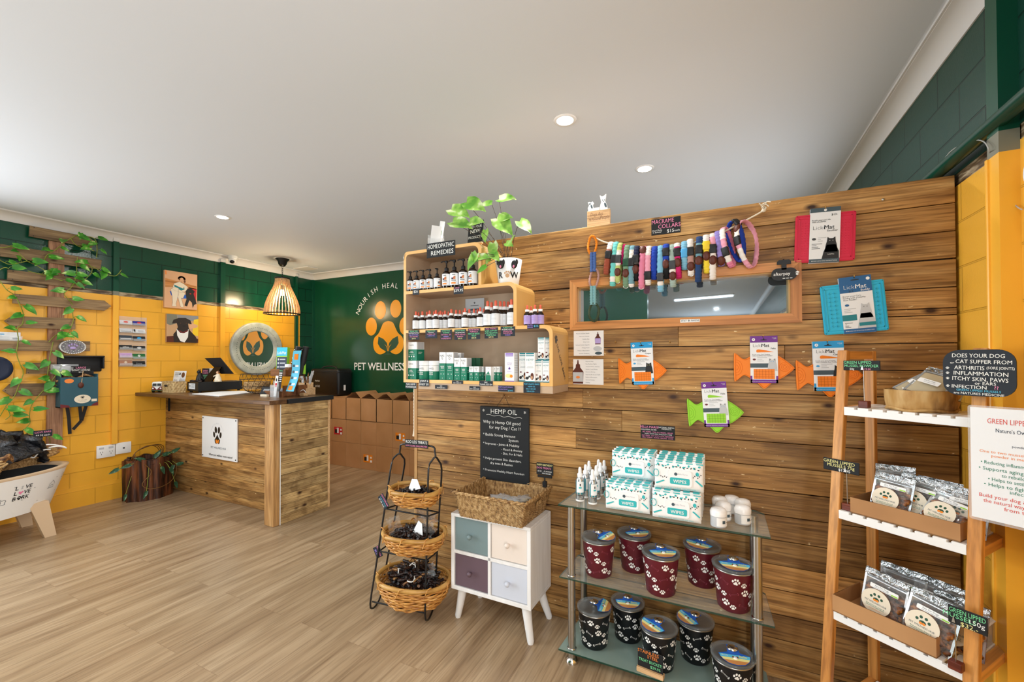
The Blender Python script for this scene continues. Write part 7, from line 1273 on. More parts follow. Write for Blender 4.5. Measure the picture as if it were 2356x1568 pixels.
# hemp oil chalkboard
cq = [(1105, 933), (1219, 939), (1217, 1114), (1105, 1101)]; c_, w, h, an, P_ = quadframe(cq, YP-.012); hb = thing('hanging_chalkboard', 'tall black HEMP OIL chalkboard hanging by a string on the partition', 'chalkboard', c_); mb = MB('chalkboard'); mb.box(-w/2, w/2, -.004, .008, -h/2, h/2, .003); mb.build('board', hb)
mb = MB('chalk'); e = -.0048; mb.text('HEMP OIL', 0, h*.405, h*.065, e, fit=w*.62, off=-.005); mb.text('*', -w*.42, h*.4, h*.06, e); mb.text('*', w*.42, h*.4, h*.06, e); mb.tube([(-w*.36+w*.72*i/20, e, h*.385-h*.02*i/20+h*.008*math.sin(i*1.1)) for i in range(21)], .0012, 4)
for x, z, tx, al, hh in ((-.43, .27, 'Why is Hemp Oil good', 'L', .042), (-.3, .2, 'for my Dog / Cat ??', 'L', .042), (-.43, .1, '* Builds Strong Immune', 'L', .036), (.1, .045, 'System', 'L', .036), (-.43, -.02, '* Improves - Joints & Mobility', 'L', .032), (-.05, -.08, '- Mood & Anxiety', 'L', .03), (-.05, -.135, '- Skin, Fur & Nails', 'L', .03), (-.43, -.22, '* Helps prevent Skin disorders,', 'L', .032), (-.28, -.28, 'dry nose & Rashes', 'L', .032), (-.43, -.38, '* Promotes Healthy Heart Function', 'L', .03)): mb.text(tx, x*w, z*h, hh*h, e, al, fit=w*(.46-x), off=-.008)
mb.build('lettering', hb); mb = MB('soft_black'); tp_ = onY(1160, 909, YP-.012)-c_; mb.tube([(-w*.16, .0, h/2-.004), (tp_.x, .004, tp_.z), (w*.12, 0, h/2-.004)], .0014, 5); mb.build('string', hb); mb = MB('brass'); mb.tube([(tp_.x, .014, tp_.z+.004), (tp_.x, -.004, tp_.z), (tp_.x, -.006, tp_.z+.012)], .0018, 5); mb.build('cup_hook', hb)
# white rope hanging at the free end of the partition
mb = MB('cream'); zt_ = onY(954, 893, YP-.02).z; zb_ = onY(954, 1005, YP-.02).z; mb.tube([(0, 0, zt_-zb_-(zt_-zb_)*i/30) for i in range(31)], [.006+.0015*math.cos(i*PI) for i in range(31)], 6); 
o = mb.build('white_rope', None, 'white braided rope hanging down the free end of the timber partition', 'rope'); o.location = (PX0-.022, YP+.01, zb_); mb = MB('cream'); mb.tube([(0, 0, .04), (0.002, 0, .02), (0, 0, 0)], [.007, .011, .013], 6); mb.build('rope_tassel', o)
# ---- right wall things
py_ = lambda px, py: onX(px, py, XR-.045)
A_, B_ = py_(2356, 222), py_(2190, 372); zz = (A_.z+B_.z)/2
pipe = MB('green_pipe'); pipe.tube(smooth_path([(XR-.045, -.5, zz), (XR-.045, 1.0, zz), (XR-.045, B_.y, zz), (XR-.04, B_.y+.25, zz), (XR-.005, B_.y+.33, zz)], 4), .026, 14); pipe.build('painted_pipe', None, 'dark green painted pipe running along the right wall near the ceiling', 'pipe')
for k, (px, py, r_) in enumerate(((2370, 390, .046), (2392, 462, .062))):
    p = onX(px, py, XR-.03); t = thing('dish_lamp', ['round white wall lamp with amber centre at the right edge, upper one', 'round white wall lamp at the right edge, lower and larger one'][k], 'wall lamp', (XR-.001, p.y, p.z), RR); mb = MB('white'); mb.at(0, 0, 0, rx=R(90)); mb.lathe([(r_*.45, .01), (r_*.8, .016), (r_, .024), (r_*1.02, .018), (r_*.95, .0)], 32, cap=False); mb.build('lamp_dish', t); mb = MB('orange'); mb.at(0, 0, 0, rx=R(90)); mb.lathe([(0, .008), (r_*.46, .012)], 20, cap=False); mb.build('centre_disc', t)
plain('clear_wire', '#c9c8c4', .2, alpha=.7)
mb = MB('clear_wire'); P_ = [(2150, 405), (2185, 350), (2235, 325), (2262, 325), (2276, 345), (2282, 366), (2312, 385), (2325, 420), (2324, 455), (2340, 475), (2352, 482)]; mb.tube(smooth_path([onX(a, b, XR-.06 if i < 5 else XR-.012) for i, (a, b) in enumerate(P_)], 4), .0022, 5); mb.build('lamp_cable', None, 'thin clear cable running from the green pipe down to the round wall lamps', 'cable')
# ------------------------------------------------------------ three-tier wire stand with cane baskets
FLt, FRt = Vector((-1.858, 1.896, 0)), Vector((-1.498, 1.945, 0)); BLt, BRt = Vector((-1.934, 2.078, 0)), Vector((-1.558, 2.115, 0))
sc0 = (FLt+FRt+BLt+BRt)/4; ws = thing('basket_stand', 'black wire three-tier stand holding round cane baskets at the free end of the partition', 'stand', sc0)
mb = MB('black_metal'); tops = []
for F_, B_, (ax, ay), (fx, fy), (bx_, by_) in ((FLt, BLt, (919.5, 1043), (901, 1066), (931, 1066)), (FRt, BRt, (1002, 1051), (986, 1079), (1016, 1079))):
    A_ = onY(ax, ay, 2.0); f_ = onY(fx, fy, 1.975); b_ = onY(bx_, by_, 2.045); tops.append(A_); F1 = F_+Vector((0, 0, .07)); B1 = B_+Vector((0, 0, .07)); m_ = (F_+B_)/2+Vector((0, 0, .008))
    pts = [f_+(F1-f_)*t for t in (.0, .25, .5, .75)]+[F1, F_*.8+B_*.2+Vector((0, 0, .02)), m_, F_*.2+B_*.8+Vector((0, 0, .02)), B1]+[B1+(b_-B1)*t for t in (.25, .5, .75, 1)]+[A_+(b_-A_)*.5+Vector((0, 0, .015)), A_, A_+(f_-A_)*.5+Vector((0, 0, .015))]
    mb.tube([p-sc0 for p in smooth_path(pts, 3, True)], .0055, 7, True)
a, b = tops; mb.tube([p-sc0 for p in smooth_path([a, a+Vector((.005, 0, .03)), a+Vector((.03, 0, .06)), b+Vector((-.03, 0, .06)), b+Vector((-.005, 0, .03)), b], 4)], .0055, 7)
def lerp(F_, px, py, t, d): T_ = onY(px, py, d); return F_+(T_-F_)*t
for t in (.09, .42, .70):
    f1, f2, b1_, b2_ = lerp(FLt, 901, 1066, t, 1.975), lerp(FRt, 986, 1079, t, 1.975), lerp(BLt, 931, 1066, t, 2.045), lerp(BRt, 1016, 1079, t, 2.045)
    for p, q in ((f1, f2), (b1_, b2_)): mb.tube([p-sc0, q-sc0], .0045, 6)
    if t > .1:
        for p, q in ((f1, b1_), (f2, b2_)): mb.tube([p-sc0, q-sc0], .0045, 6)
mb.build('wire_frame', ws)
def cane(label, px, py, rx, ry, h, y):
    c = onY(px, py, y); t = thing('cane_basket', label, 'basket', (c.x, y, c.z-h), R(8), 'round cane baskets on the wire stand'); mb = MB('cane'); nr = int(h/.011)
    for k in range(nr):
        z = .008+k*(h-.012)/nr; f = .68+.30*math.sin(min(1, (z+.01)/h)*PI/2); mb.rnd(); mb.tube([((rx*f+.0055*math.sin(13*a+PI*k))*math.cos(a), (ry*f+.0055*math.sin(13*a+PI*k))*math.sin(a), z+.003*math.sin(5*a+k)) for a in [2*PI*i/64 for i in range(64)]], .0058, 5, True)
    mb.face([(rx*.66*math.cos(2*PI*i/24), ry*.66*math.sin(2*PI*i/24), .005) for i in range(24)]); mb.build('woven_wall', t)
    mb = MB('cane_rim'); mb.tube([(rx*math.cos(a), ry*math.sin(a), h+.004*math.sin(3*a)) for a in [2*PI*i/48 for i in range(48)]], .0125, 9, True); mb.mat('cane')
    for k in range(9):
        a0 = 2*PI*k/9; mb.tube([((rx+.014*math.cos(q))*math.cos(a0+.1*s_), (ry+.014*math.cos(q))*math.sin(a0+.1*s_), h+.014*math.sin(q)-.02*s_) for q, s_ in [(PI*1.2*i/8-.4, i/4-1) for i in range(9)]], .004, 5); mb.tube([((rx+.012)*math.cos(a0-.1), (ry+.012)*math.sin(a0-.1), h+.012), ((rx+.014)*math.cos(a0-.2), (ry+.014)*math.sin(a0-.2), h-.035)], .0035, 5)
    mb.build('rim', t); return t, c
def pile(label, c, rx, ry, n, m, sd, h=.04, L=.09, parent=None, cat='dried treats', mix=None):
    random.seed(sd); mb = MB(m)
    for k in range(n):
        if mix: mb.mat(random.choice(mix))
        a = random.uniform(0, 2*PI); r_ = random.uniform(0, 1)**.5; x, y, z = rx*r_*math.cos(a), ry*r_*math.sin(a), h*(1-r_*r_)+random.uniform(-.012, .012); d = random.uniform(0, PI); l = L*random.uniform(.5, 1.1)
        q = [(x+math.cos(d)*l*(u-.5), y+math.sin(d)*l*(u-.5), z+random.uniform(-.012, .012)) for u in (0, .33, .66, 1)]; mb.rnd(); mb.tube(smooth_path(q, 2), [random.uniform(.004, .010) for _ in range(7)], 6)
    o = mb.build('treat_pile', None, label, cat, kind='stuff'); o.location = c; return o
tA, cA = cane('small cane basket on the top tier of the wire stand', 956, 1124, .152, .125, .082, 1.995); tB, cB = cane('medium cane basket on the middle tier of the wire stand', 953, 1222, .188, .145, .10, 2.005); tC, cC = cane('large cane basket on the bottom tier of the wire stand, full of tied dried sticks', 952, 1325, .225, .17, .14, 2.035)
pile('small dark curled dried treats filling the top cane basket', cA-Vector((0, 0, .035)), .12, .095, 120, 'jerky', 3, .02, .05, mix=['jerky', 'jerky', 'jerky_black']); pile('dark brown chunky dried treats heaped in the middle cane basket', cB-Vector((0, 0, .045)), .14, .11, 170, 'jerky', 4, .06, .07, mix=['jerky', 'jerky', 'jerky_black', 'jerky']); pile('long dark dried sticks heaped in the bottom cane basket', cC-Vector((.0, 0, .03)), .125, .085, 230, 'jerky', 5, .09, .15, mix=['jerky', 'jerky', 'jerky_black', 'jerky', 'jerky', 'jerky_tan'])
def crumple(label, p, w, h, rot, m='foil_clear', name='plastic_bag', cat='bag', amp=.02, sd=1, group=None):
    mb = MB(m); mb.grid(lambda u, v: ((u-.5)*w, amp*noise.noise((u*5+sd, v*5, sd))*2, (v-.5)*h+amp*.5*noise.noise((u*7, v*6, sd))), 16, 14); o = mb.build(name, None, label, cat, group); o.location = p; o.rotation_euler = rot; return o
crumple('crumpled clear bag standing in the middle cane basket at the right', cB+Vector((.06, .03, .05)), .16, .13, (R(-15), 0, R(-10)), sd=2, amp=.03); crumple('crumpled clear bag at the left rim of the middle cane basket', cB+Vector((-.13, -.02, .02)), .08, .1, (R(-25), R(-20), R(30)), sd=5, amp=.03); crumple('clear bag resting against the right inside of the bottom cane basket', cC+Vector((.10, .0, .02)), .12, .16, (R(-30), R(10), R(-50)), sd=7)
for lab, c, w, h, rt in (('folded white paper sheet lying in the top cane basket', cA+Vector((0, -.01, .03)), .1, .07, (R(-25), R(-18), 0)), ('white paper slip standing in the middle cane basket', cB+Vector((.06, -.03, .045)), .07, .07, (R(-10), R(8), 0))):
    mb = MB('white_paper'); mb.prism([(-w/2, -h/2), (w/2, -h/2), (w*.2, h*.35), (-w*.2, h/2)], -.001, .001); o = mb.build('paper_slip', None, lab, 'paper'); o.location = c; o.rotation_euler = rt
for k, (dx, dy, dz, lab) in enumerate(((-.07, -.05, .03, 'left front'), (.0, -.02, .07, 'top'), (.04, -.07, .02, 'right front'), (-.02, .06, .05, 'back'))):
    mb = MB('chalk'); mb.tube([(.022*math.cos(q), .008*math.sin(2*q), .022*math.sin(q)) for q in [2*PI*i/14 for i in range(14)]], .0035, 5, True); mb.tube([(0, 0, .022), (.015, -.02, .03), (.02, -.03, .0)], .003, 4); o = mb.build('string_tie', None, 'white string tied round dried sticks, %s of the bottom basket' % lab, 'string', 'white ties in the bottom basket'); o.location = cC+Vector((dx, dy, dz-.0)); o.rotation_euler = (R(30*k), 0, R(50*k))
p = onY(960, 1020, 1.99); flatsign('basket_sign', 'black sign lettered ROO JERKY wrapped over the top handle of the wire stand', 'sign', (p.x, 1.982, p.z), R(4), .16, .045, 'chalkboard', [('ROO LEG TREATS', 'chalk', 0, .05, .36), ('LOW CALORIE, SINGLE PROTEIN', 'chalk_pink', 0, -.38, .2)])
for lab, (px, py), w, h, ry, lines in (('tilted teal-lettered ROO KNEE BAR price tag on the left leg of the wire stand', (882, 1153), .085, .048, 52, [('ROO KNEE BAR', 'chalk_pink', 0, .18, .22), ('Low fat treat', 'chalk_blue', 0, -.1, .18), ('$1.00 each', 'chalk', 0, -.4, .2)]), ('small tilted purple-lettered price tag pegged lower on the left leg of the wire stand', (869, 1269), .065, .055, 60, [('ROO TAIL', 'chalk_pink', 0, .1, .22), ('$5.50', 'chalk_purple', 0, -.3, .22)])):
    p = onY(px, py, 1.93); flatsign('price_tag', lab, 'price tag', p, 0, w, h, 'chalk_navy', lines, rot=(0, R(ry), 0))
# ------------------------------------------------------------ white cabinet
LFc, RFc, RBc = Vector((-1.408, 2.062)), Vector((-.905, 2.055)), Vector((-.878, 2.335)); cw = (RFc-LFc).length; cdp = .285; cz1 = .617; cz0 = onY(1218, 1405, 2.056).z
cb_ = thing('drawer_cabinet', 'small white four-drawer cabinet with pastel drawer fronts on splayed legs', 'cabinet', (LFc.x+.004, LFc.y, 0), R(-.8)); mb = MB('whitewash').rnd(); t_ = .022
for q in ((0, cw, 0, cdp, cz1-.018, cz1), (0, cw, .002, cdp, cz0, cz0+t_), (0, t_, .001, cdp, cz0+t_, cz1-.018), (cw-t_, cw, .001, cdp, cz0+t_, cz1-.018), (t_, cw-t_, cdp-.01, cdp, cz0+t_, cz1-.018), (cw/2-.009, cw/2+.009, .002, cdp-.01, cz0+t_, cz1-.018)): mb.box(*q, .0015)
zm = (cz0+cz1)/2; mb.box(t_, cw-t_, .002, cdp-.01, zm-.009, zm+.009, .001); mb.build('carcass', cb_)
for nm, c in (('dr_slate', '#74888a'), ('dr_cream', '#e3d6ca'), ('dr_plum', '#64505a'), ('dr_blue', '#c9ced9')): noisy(nm, [(.3, c), (.8, c)], (20, 20, 3), 3, .5, .15)
for i, j, m in ((0, 1, 'dr_slate'), (1, 1, 'dr_cream'), (0, 0, 'dr_plum'), (1, 0, 'dr_blue')):
    x0 = (t_, cw/2+.009)[i]+.003; x1 = (cw/2-.009, cw-t_)[i]-.003; z0 = (cz0+t_, zm+.009)[j]+.003; z1_ = (zm-.009, cz1-.018)[j]-.003; mb = MB(m); mb.box(x0, x1, .008, .25, z0, z1_, .0015); d = mb.build('drawer', cb_, label=dict(dr_slate='slate grey-green drawer', dr_cream='cream drawer', dr_plum='plum brown drawer', dr_blue='pale blue-grey drawer')[m]); mb = MB(m); mb.lathe([(.005, 0), (.005, .01), (.013, .016), (.015, .024), (.01, .031), (0, .033)], 14); mb.v = [Vector((v.x+(x0+x1)/2, .008-v.z, v.y+(z0+z1_)/2)) for v in mb.v]; mb.build('knob', d)
inv = cb_.matrix_basis.inverted() if 0 else None
for (px, py), tx, ty in (((1222, 1478), cw-.05, .05), ((1054, 1418), .05, .05), ((1263, 1419), cw-.05, cdp-.05), ((1104, 1372), .05, cdp-.05)):
    f_ = onZ(px, py, 0)-Vector((cb_.location.x, cb_.location.y, 0)); mb = MB('whitewash').rnd(); mb.tube([(tx, ty, cz0), (tx*.5+f_.x*.5, ty*.5+f_.y*.5, cz0/2), (f_.x, f_.y, .012), (f_.x, f_.y, .0)], [.027, .022, .0185, .015], 18); mb.build('leg', cb_)
# seagrass basket on the cabinet
q = [onZ(a, b, cz1) for a, b in ((1062, 1187), (1203, 1215.5), (1251, 1174))]; bw_ = (q[1]-q[0]).length; bd_ = (q[2]-q[1]).length; an = math.atan2((q[1]-q[0]).y, (q[1]-q[0]).x); sb = thing('seagrass_basket', 'rectangular woven seagrass basket standing on the white cabinet', 'basket', (q[0]+(q[2]-q[0])/2).to_tuple()[:2]+(cz1+.001,), an); hh = .135
def rc(u, v, e=0):
    P_ = 2*(bw_+bd_); s_ = (u % 1)*P_; k = 1+.16*v; a, b = bw_/2*k+e+.0, bd_/2*k*1.02+e; A_, B_ = bw_, bd_
    if s_ < A_: return (-a+2*a*s_/A_, -b, hh*v)
    s_ -= A_
    if s_ < B_: return (a, -b+2*b*s_/B_, hh*v)
    s_ -= B_
    if s_ < A_: return (a-2*a*s_/A_, b, hh*v)
    return (-a, b-2*b*(s_-A_)/B_, hh*v)
mb = MB('seagrass'); nn = 150; mb.grid(lambda u, v: rc(u, v, .0035*(1 if (round(u*nn)+round(v*20)) % 2 else -1)), nn, 21, cu=True); mb.grid(lambda u, v: rc(1-u, v, -.006+.002*math.sin(u*600+v*30)), nn, 12, cu=True); mb.face([(-bw_/2, -bd_/2, .004), (bw_/2, -bd_/2, .004), (bw_/2, bd_/2, .004), (-bw_/2, bd_/2, .004)]); mb.build('woven_wall', sb)
mb = MB('seagrass')
for ph in (0, PI): mb.tube([(lambda p_: (p_[0], p_[1]+.0, p_[2]+.005*math.sin(i*1.3+ph)))(rc(i/110, 1, .004*math.cos(i*1.3+ph))) for i in range(110)], .0065, 6, True)
mb.build('rim', sb); mb = MB('seagrass'); mb.face([(bw_*.58, -.04, hh*.62), (bw_*.58, .03, hh*.62), (bw_*.585, .03, hh*.8), (bw_*.585, -.04, hh*.8)]); mb.build('handle_hole', sb)
for k, (x, y, rz) in enumerate(((-.02, .02, .3), (.06, -.01, -.4), (.09, .04, .8))):
    t = thing('treat_bag', ['clear bag of tan treats in the middle of the seagrass basket', 'clear bag with brown treats at the right of the seagrass basket', 'clear twisted bag against the back of the seagrass basket'][k], 'bag', (sb.location.x+x, sb.location.y+y, cz1+.075), rz, 'treat bags in the seagrass basket'); mb = MB('bag_plastic'); mb.ball(0, 0, 0, .075, .04, .025, 16, 10, .6, k, 3); mb.build('bag', t); mb = MB('powder'); [mb.ball(.02*math.cos(j*2.1)*1.6, .016*math.sin(j*2.1), -.002, .02, .013, .012, 8, 6, .5, j) for j in range(6)]; mb.build('treats', t)
p = onY(1254, 1078, 2.33); hs = flatsign('clip_sign', 'black birthday price sign clipped on a stand at the back right of the seagrass basket', 'sign', (p.x, 2.325, p.z), 0, .105, .07, 'chalkboard', [('HAPPY BIRTHDAY', 'chalk_yellow', 0, .25, .16), ('DOG TREATS', 'chalk_pink', -.05, .0, .15), ('$7.50   - FLAVOUR', 'chalk', 0, -.25, .11), ('MINI BONES', 'chalk', .1, -.42, .1)]); mb = MB('soft_black'); mb.box(-.045, .045, -.003, .006, -.05, -.037, .002); mb.tube([(0, 0, -.04), (0, .0, -.075)], .004, 6); mb.box(-.012, .012, -.01, .012, -.105, -.07, .003); mb.build('clip', hs)
# ------------------------------------------------------------ glass shelf
GT, GM, GB = .778, .4225, .064; gx0, gx1, gy0, gy1 = -.735, .176, 2.018, 2.342; gs = thing('glass_shelf', 'three-tier glass shelf with round brushed steel posts against the partition', 'shelf', (-.28, 2.18, 0)); gO = Vector((-.28, 2.18, 0))
for z, m, ins in ((GT, 'glass_clear', 0), (GM, 'glass_clear', -.005), (GB, 'glass_frost', 0)):
    c_ = .06 if z != GT else .03; pts = [(gx0-ins+0, gy0), (gx1+ins*0+(.012 if z != GT else 0), gy0), (gx1-.0, gy1-c_), (gx1-c_, gy1), (gx0+c_+.02, gy1), (gx0+.02, gy1-c_)]; pts = [(a-gO.x, b-gO.y) for a, b in pts]; n = len(pts); mb = MB(m); vs = [(a, b, z-.008) for a, b in pts]+[(a, b, z) for a, b in pts]; mb.add(vs, [tuple(range(n-1, -1, -1)), tuple(range(n, 2*n))]); mb.mat('glass_edge'); mb.add(vs, [(i, (i+1) % n, (i+1) % n+n, i+n) for i in range(n)]); mb.build('glass_panel', gs)
for x, y in ((-.676, 2.05), (onY(1742, 1300, 2.05).x, 2.05), (onY(1343, 1250, 2.30).x, 2.30), (onY(1735, 1300, 2.30).x, 2.30)):
    X_, Y_ = x-gO.x, y-gO.y; r_ = .0185; mb = MB('steel')
    for a, b in ((.02, GB-.012), (GB+.004, GM-.012), (GM+.004, GT-.01)): mb.lathe([(r_, a), (r_, b)], 20, X_, Y_)
    mb.mat('chrome'); mb.lathe([(.032, 0), (.032, .012), (.024, .022), (.019, .026)], 24, X_, Y_)
    for z in (GB, GM): mb.lathe([(r_, z-.014), (r_+.004, z-.012), (r_+.004, z-.0085), (r_, z-.008)], 20, X_, Y_); mb.lathe([(r_, z+.0005), (r_+.004, z+.002), (r_+.004, z+.006), (r_, z+.008)], 20, X_, Y_)
    mb.build('post', gs)
# spray bottles
sp = thing('spray_bottle', 'x', 'spray bottle'); r_ = .0215; mb = MB('foil_wave'); mb.lathe([(r_*.95, 0), (r_, .004), (r_, .10), (r_*.9, .112), (.009, .125)], 20); mb.build('bottle_body', sp); mb = MB('white'); mb.lathe([(r_+.0004, .0), (r_+.0004, .008)], 20); mb.lathe([(.013, .117), (.014, .135), (.0085, .14), (.0085, .158), (.006, .168), (0, .17)], 16); mb.build('spray_cap', sp)
mb = MB('teal_dark'); f = lambda e, x0, x1, z0, z1: mb.grid(lambda u, v: ((r_+e)*math.cos(-PI/2+x0+(x1-x0)*u), (r_+e)*math.sin(-PI/2+x0+(x1-x0)*u), z0+(z1-z0)*v), 10, 2, smooth=False); f(.0008, -PI, PI, .036, .101); mb.mat('white'); f(.0012, -.9, .9, .045, .1); mb.mat('teal'); f(.0016, -.3, .3, .066, .074); mb.mat('dark_grey'); f(.0016, -.5, .5, .03, .032); f(.0016, -.25, .25, .022, .025); mb.mat('soft_black'); f(.0018, -.12, .12, .078, .09); mb.build('label', sp)
for k, (px, py, lb) in enumerate(((1333, 1152, 'front left corner of the glass shelf'), (1362, 1159, 'front row, beside the left wipes pack'), (1346, 1144, 'second row, behind the front left one'), (1370.5, 1147, 'second row, right of the front pair'), (1354, 1133, 'third row, left'), (1380, 1138, 'third row, touching the wipes'), (1376, 1129, 'back row, middle'), (1389, 1131, 'back row, far right end'))):
    v = onZ(px, py, GT); t = sp if k == 0 else dup(sp); t.location = (v.x, v.y+.012, GT+.0005); t.rotation_euler = (0, 0, R(20+25*(k % 3))); t['label'] = 'white-capped silver and teal spray bottle, %s' % lb; t['group'] = 'spray bottles on the glass shelf'
# wipes packs
wp = thing('wipes_pack', 'x', 'wipes pack'); W_, H_, T_ = .205, .132, .042; mb = MB('white')
def wpf(u, v):
    a = 2*PI*u; cx_, cy_ = math.cos(a), math.sin(a); x = math.copysign(abs(cx_)**.35, cx_)*W_/2; y = math.copysign(abs(cy_)**.6, cy_)*T_/2; k = 1 if .08 < v < .92 else (.12 if v in (0, 1) else .8); return (x*(1+.015*math.sin(v*40)), y*k, H_*v)
mb.grid(wpf, 40, 14, cu=True); mb.build('pack_body', wp); e = -T_/2-.0012; mb = MB('teal')
for k in range(5): mb.flat([(-W_*.46+k*.042, H_*.93), (-W_*.46+k*.042+.028, H_*.93), (-W_*.46+k*.042+.028, H_*.96), (-W_*.46+k*.042, H_*.96)], e); mb.flat([(-W_*.48+.04*k, H_*.82), (-W_*.48+.04*k+.01, H_*.84), (-W_*.48+.04*k+.006, H_*.79)], e)
[mb.box(-W_*.44+k*.04, -W_*.44+k*.04+.027, -T_*.3, T_*.3, H_*.99, H_*1.004) for k in range(5)]; [mb.ell(W_*(-.42+.105*k), H_*(.86-.06*(k % 2)), .004, .0055, e, k) for k in range(9)]
mb.flat([(-W_*.47, H_*.22), (-W_*.3, H_*.33), (-W_*.28, H_*.30), (-W_*.45, H_*.18)], e); mb.flat([(W_*.47, H_*.22), (W_*.33, H_*.4), (W_*.36, H_*.42), (W_*.49, H_*.26)], e)
mb.tube([(-W_*.46+.012*math.cos(q), e, H_*.55+.016*math.sin(q)) for q in [2*PI*i/12 for i in range(12)]], .0015, 4, True); mb.ell(W_*.38, H_*.62, .007, .009, e)
mb.mat('soft_black'); random.seed(2)
for k in range(12): mb.ell(-W_*.4+k*W_*.073, H_*(.74+.09*random.random()), .0022, .0045, e, k, 8); 
for k in range(6): mb.ell(W_*(.3+.03*k), H_*(.5+.05*(k % 3)), .002, .003, e, k, 8); mb.ell(-W_*.36+.008*k, H_*(.45-.03*(k % 2)), .002, .003, e, k, 8)
mb.mat('white_gloss'); mb.prism(rrect(-W_*.21, W_*.27, H_*.16, H_*.70, .012), e-.004, e); mb.mat('teal'); mb.flat(rrect(-W_*.17, W_*.23, H_*.23, H_*.45, .006), e-.0046); mb.mat('white'); mb.text('WIPES', W_*.03, H_*.28, .014, e-.005, fit=W_*.32, off=.02); mb.mat('slate'); mb.ell(-W_*.05, H_*.57, .007, .007, e-.0046); mb.mat('light_grey'); mb.text('Bella Maree', W_*.09, H_*.555, .007, e-.0046, fit=W_*.2); mb.mat('teal'); mb.text('EACH WIPE PACK CLEANS COAT AND PAWS', 0, H_*.07, .005, e, fit=W_*.85); mb.build('pack_print', wp)
cxl, cxr = onY(1443, 1150, 2.06).x, onY(1557, 1170, 2.045).x; k = 0
for (cx_, z, ys, tx) in ((cxl, GT+.001, (2.065, 2.11, 2.155, 2.20, 2.245), 'lower left stack'), (cxl+.012, GT+.134, (2.15, 2.195, 2.24), 'upper left stack'), (cxr, GT+.001, (2.045, 2.09, 2.135, 2.18, 2.225), 'lower right stack'), (cxr+.006, GT+.134, (2.055, 2.10, 2.145, 2.19, 2.235), 'upper right stack')):
    for i, y in enumerate(ys):
        t = wp if k == 0 else dup(wp); k += 1; t.location = (cx_+random.uniform(-.004, .004), y+.004, z); t.rotation_euler = (0, 0, R(random.uniform(-1, 1))); t.scale = (1.0, 1, 1); t['label'] = 'white and teal dog wipes pack, %s, %s' % (tx, ('front one with full print', 'second from front', 'third from front', 'fourth from front', 'fifth from front')[i]); t['group'] = 'wipes packs on the glass shelf'
# cream jars
jr = thing('cream_jar', 'x', 'jar'); r_ = .0325; mb = MB('light_grey'); mb.lathe([(r_*.96, 0), (r_, .004), (r_, .044)], 24); mb.build('jar_body', jr); mb = MB('white_gloss'); mb.lathe([(r_+.001, .045), (r_+.0015, .062), (r_*.85, .074), (r_*.4, .078), (0, .079)], 28); mb.build('lid', jr); mb = MB('white'); f(.0008-(.0215-r_)*0+0, -1.1, 1.1, .006, .042) if 0 else mb.grid(lambda u, v: ((r_+.0008)*math.cos(-2.3+1.7*u), (r_+.0008)*math.sin(-2.3+1.7*u), .006+.036*v), 12, 2); mb.mat('slate'); mb.grid(lambda u, v: ((r_+.0014)*math.cos(-1.6+.4*u), (r_+.0014)*math.sin(-1.6+.4*u), .018+.013*v), 5, 2); mb.mat('grey'); mb.grid(lambda u, v: ((r_+.0014)*math.cos(-1.1+.4*u), (r_+.0014)*math.sin(-1.1+.4*u), .02+.003*v), 4, 2); mb.build('label', jr)
for k, (px, py, z, lb) in enumerate(((1653, 1209, 0, 'front left'), (1709, 1203, 0, 'front right'), (1664, 1194, 0, 'second row left'), (1709, 1187, 0, 'second row right'), (1656, 1180, 0, 'back left'), (1684, 1178, 0, 'back middle'))):
    v = onZ(px, py, GT); t = jr if k == 0 else dup(jr); t.location = (v.x, v.y+.004, GT+.0005); t.rotation_euler = (0, 0, R(30)); t['label'] = 'white-lidded cream jar right of the wipes, '+lb; t['group'] = 'cream jars on the glass shelf'
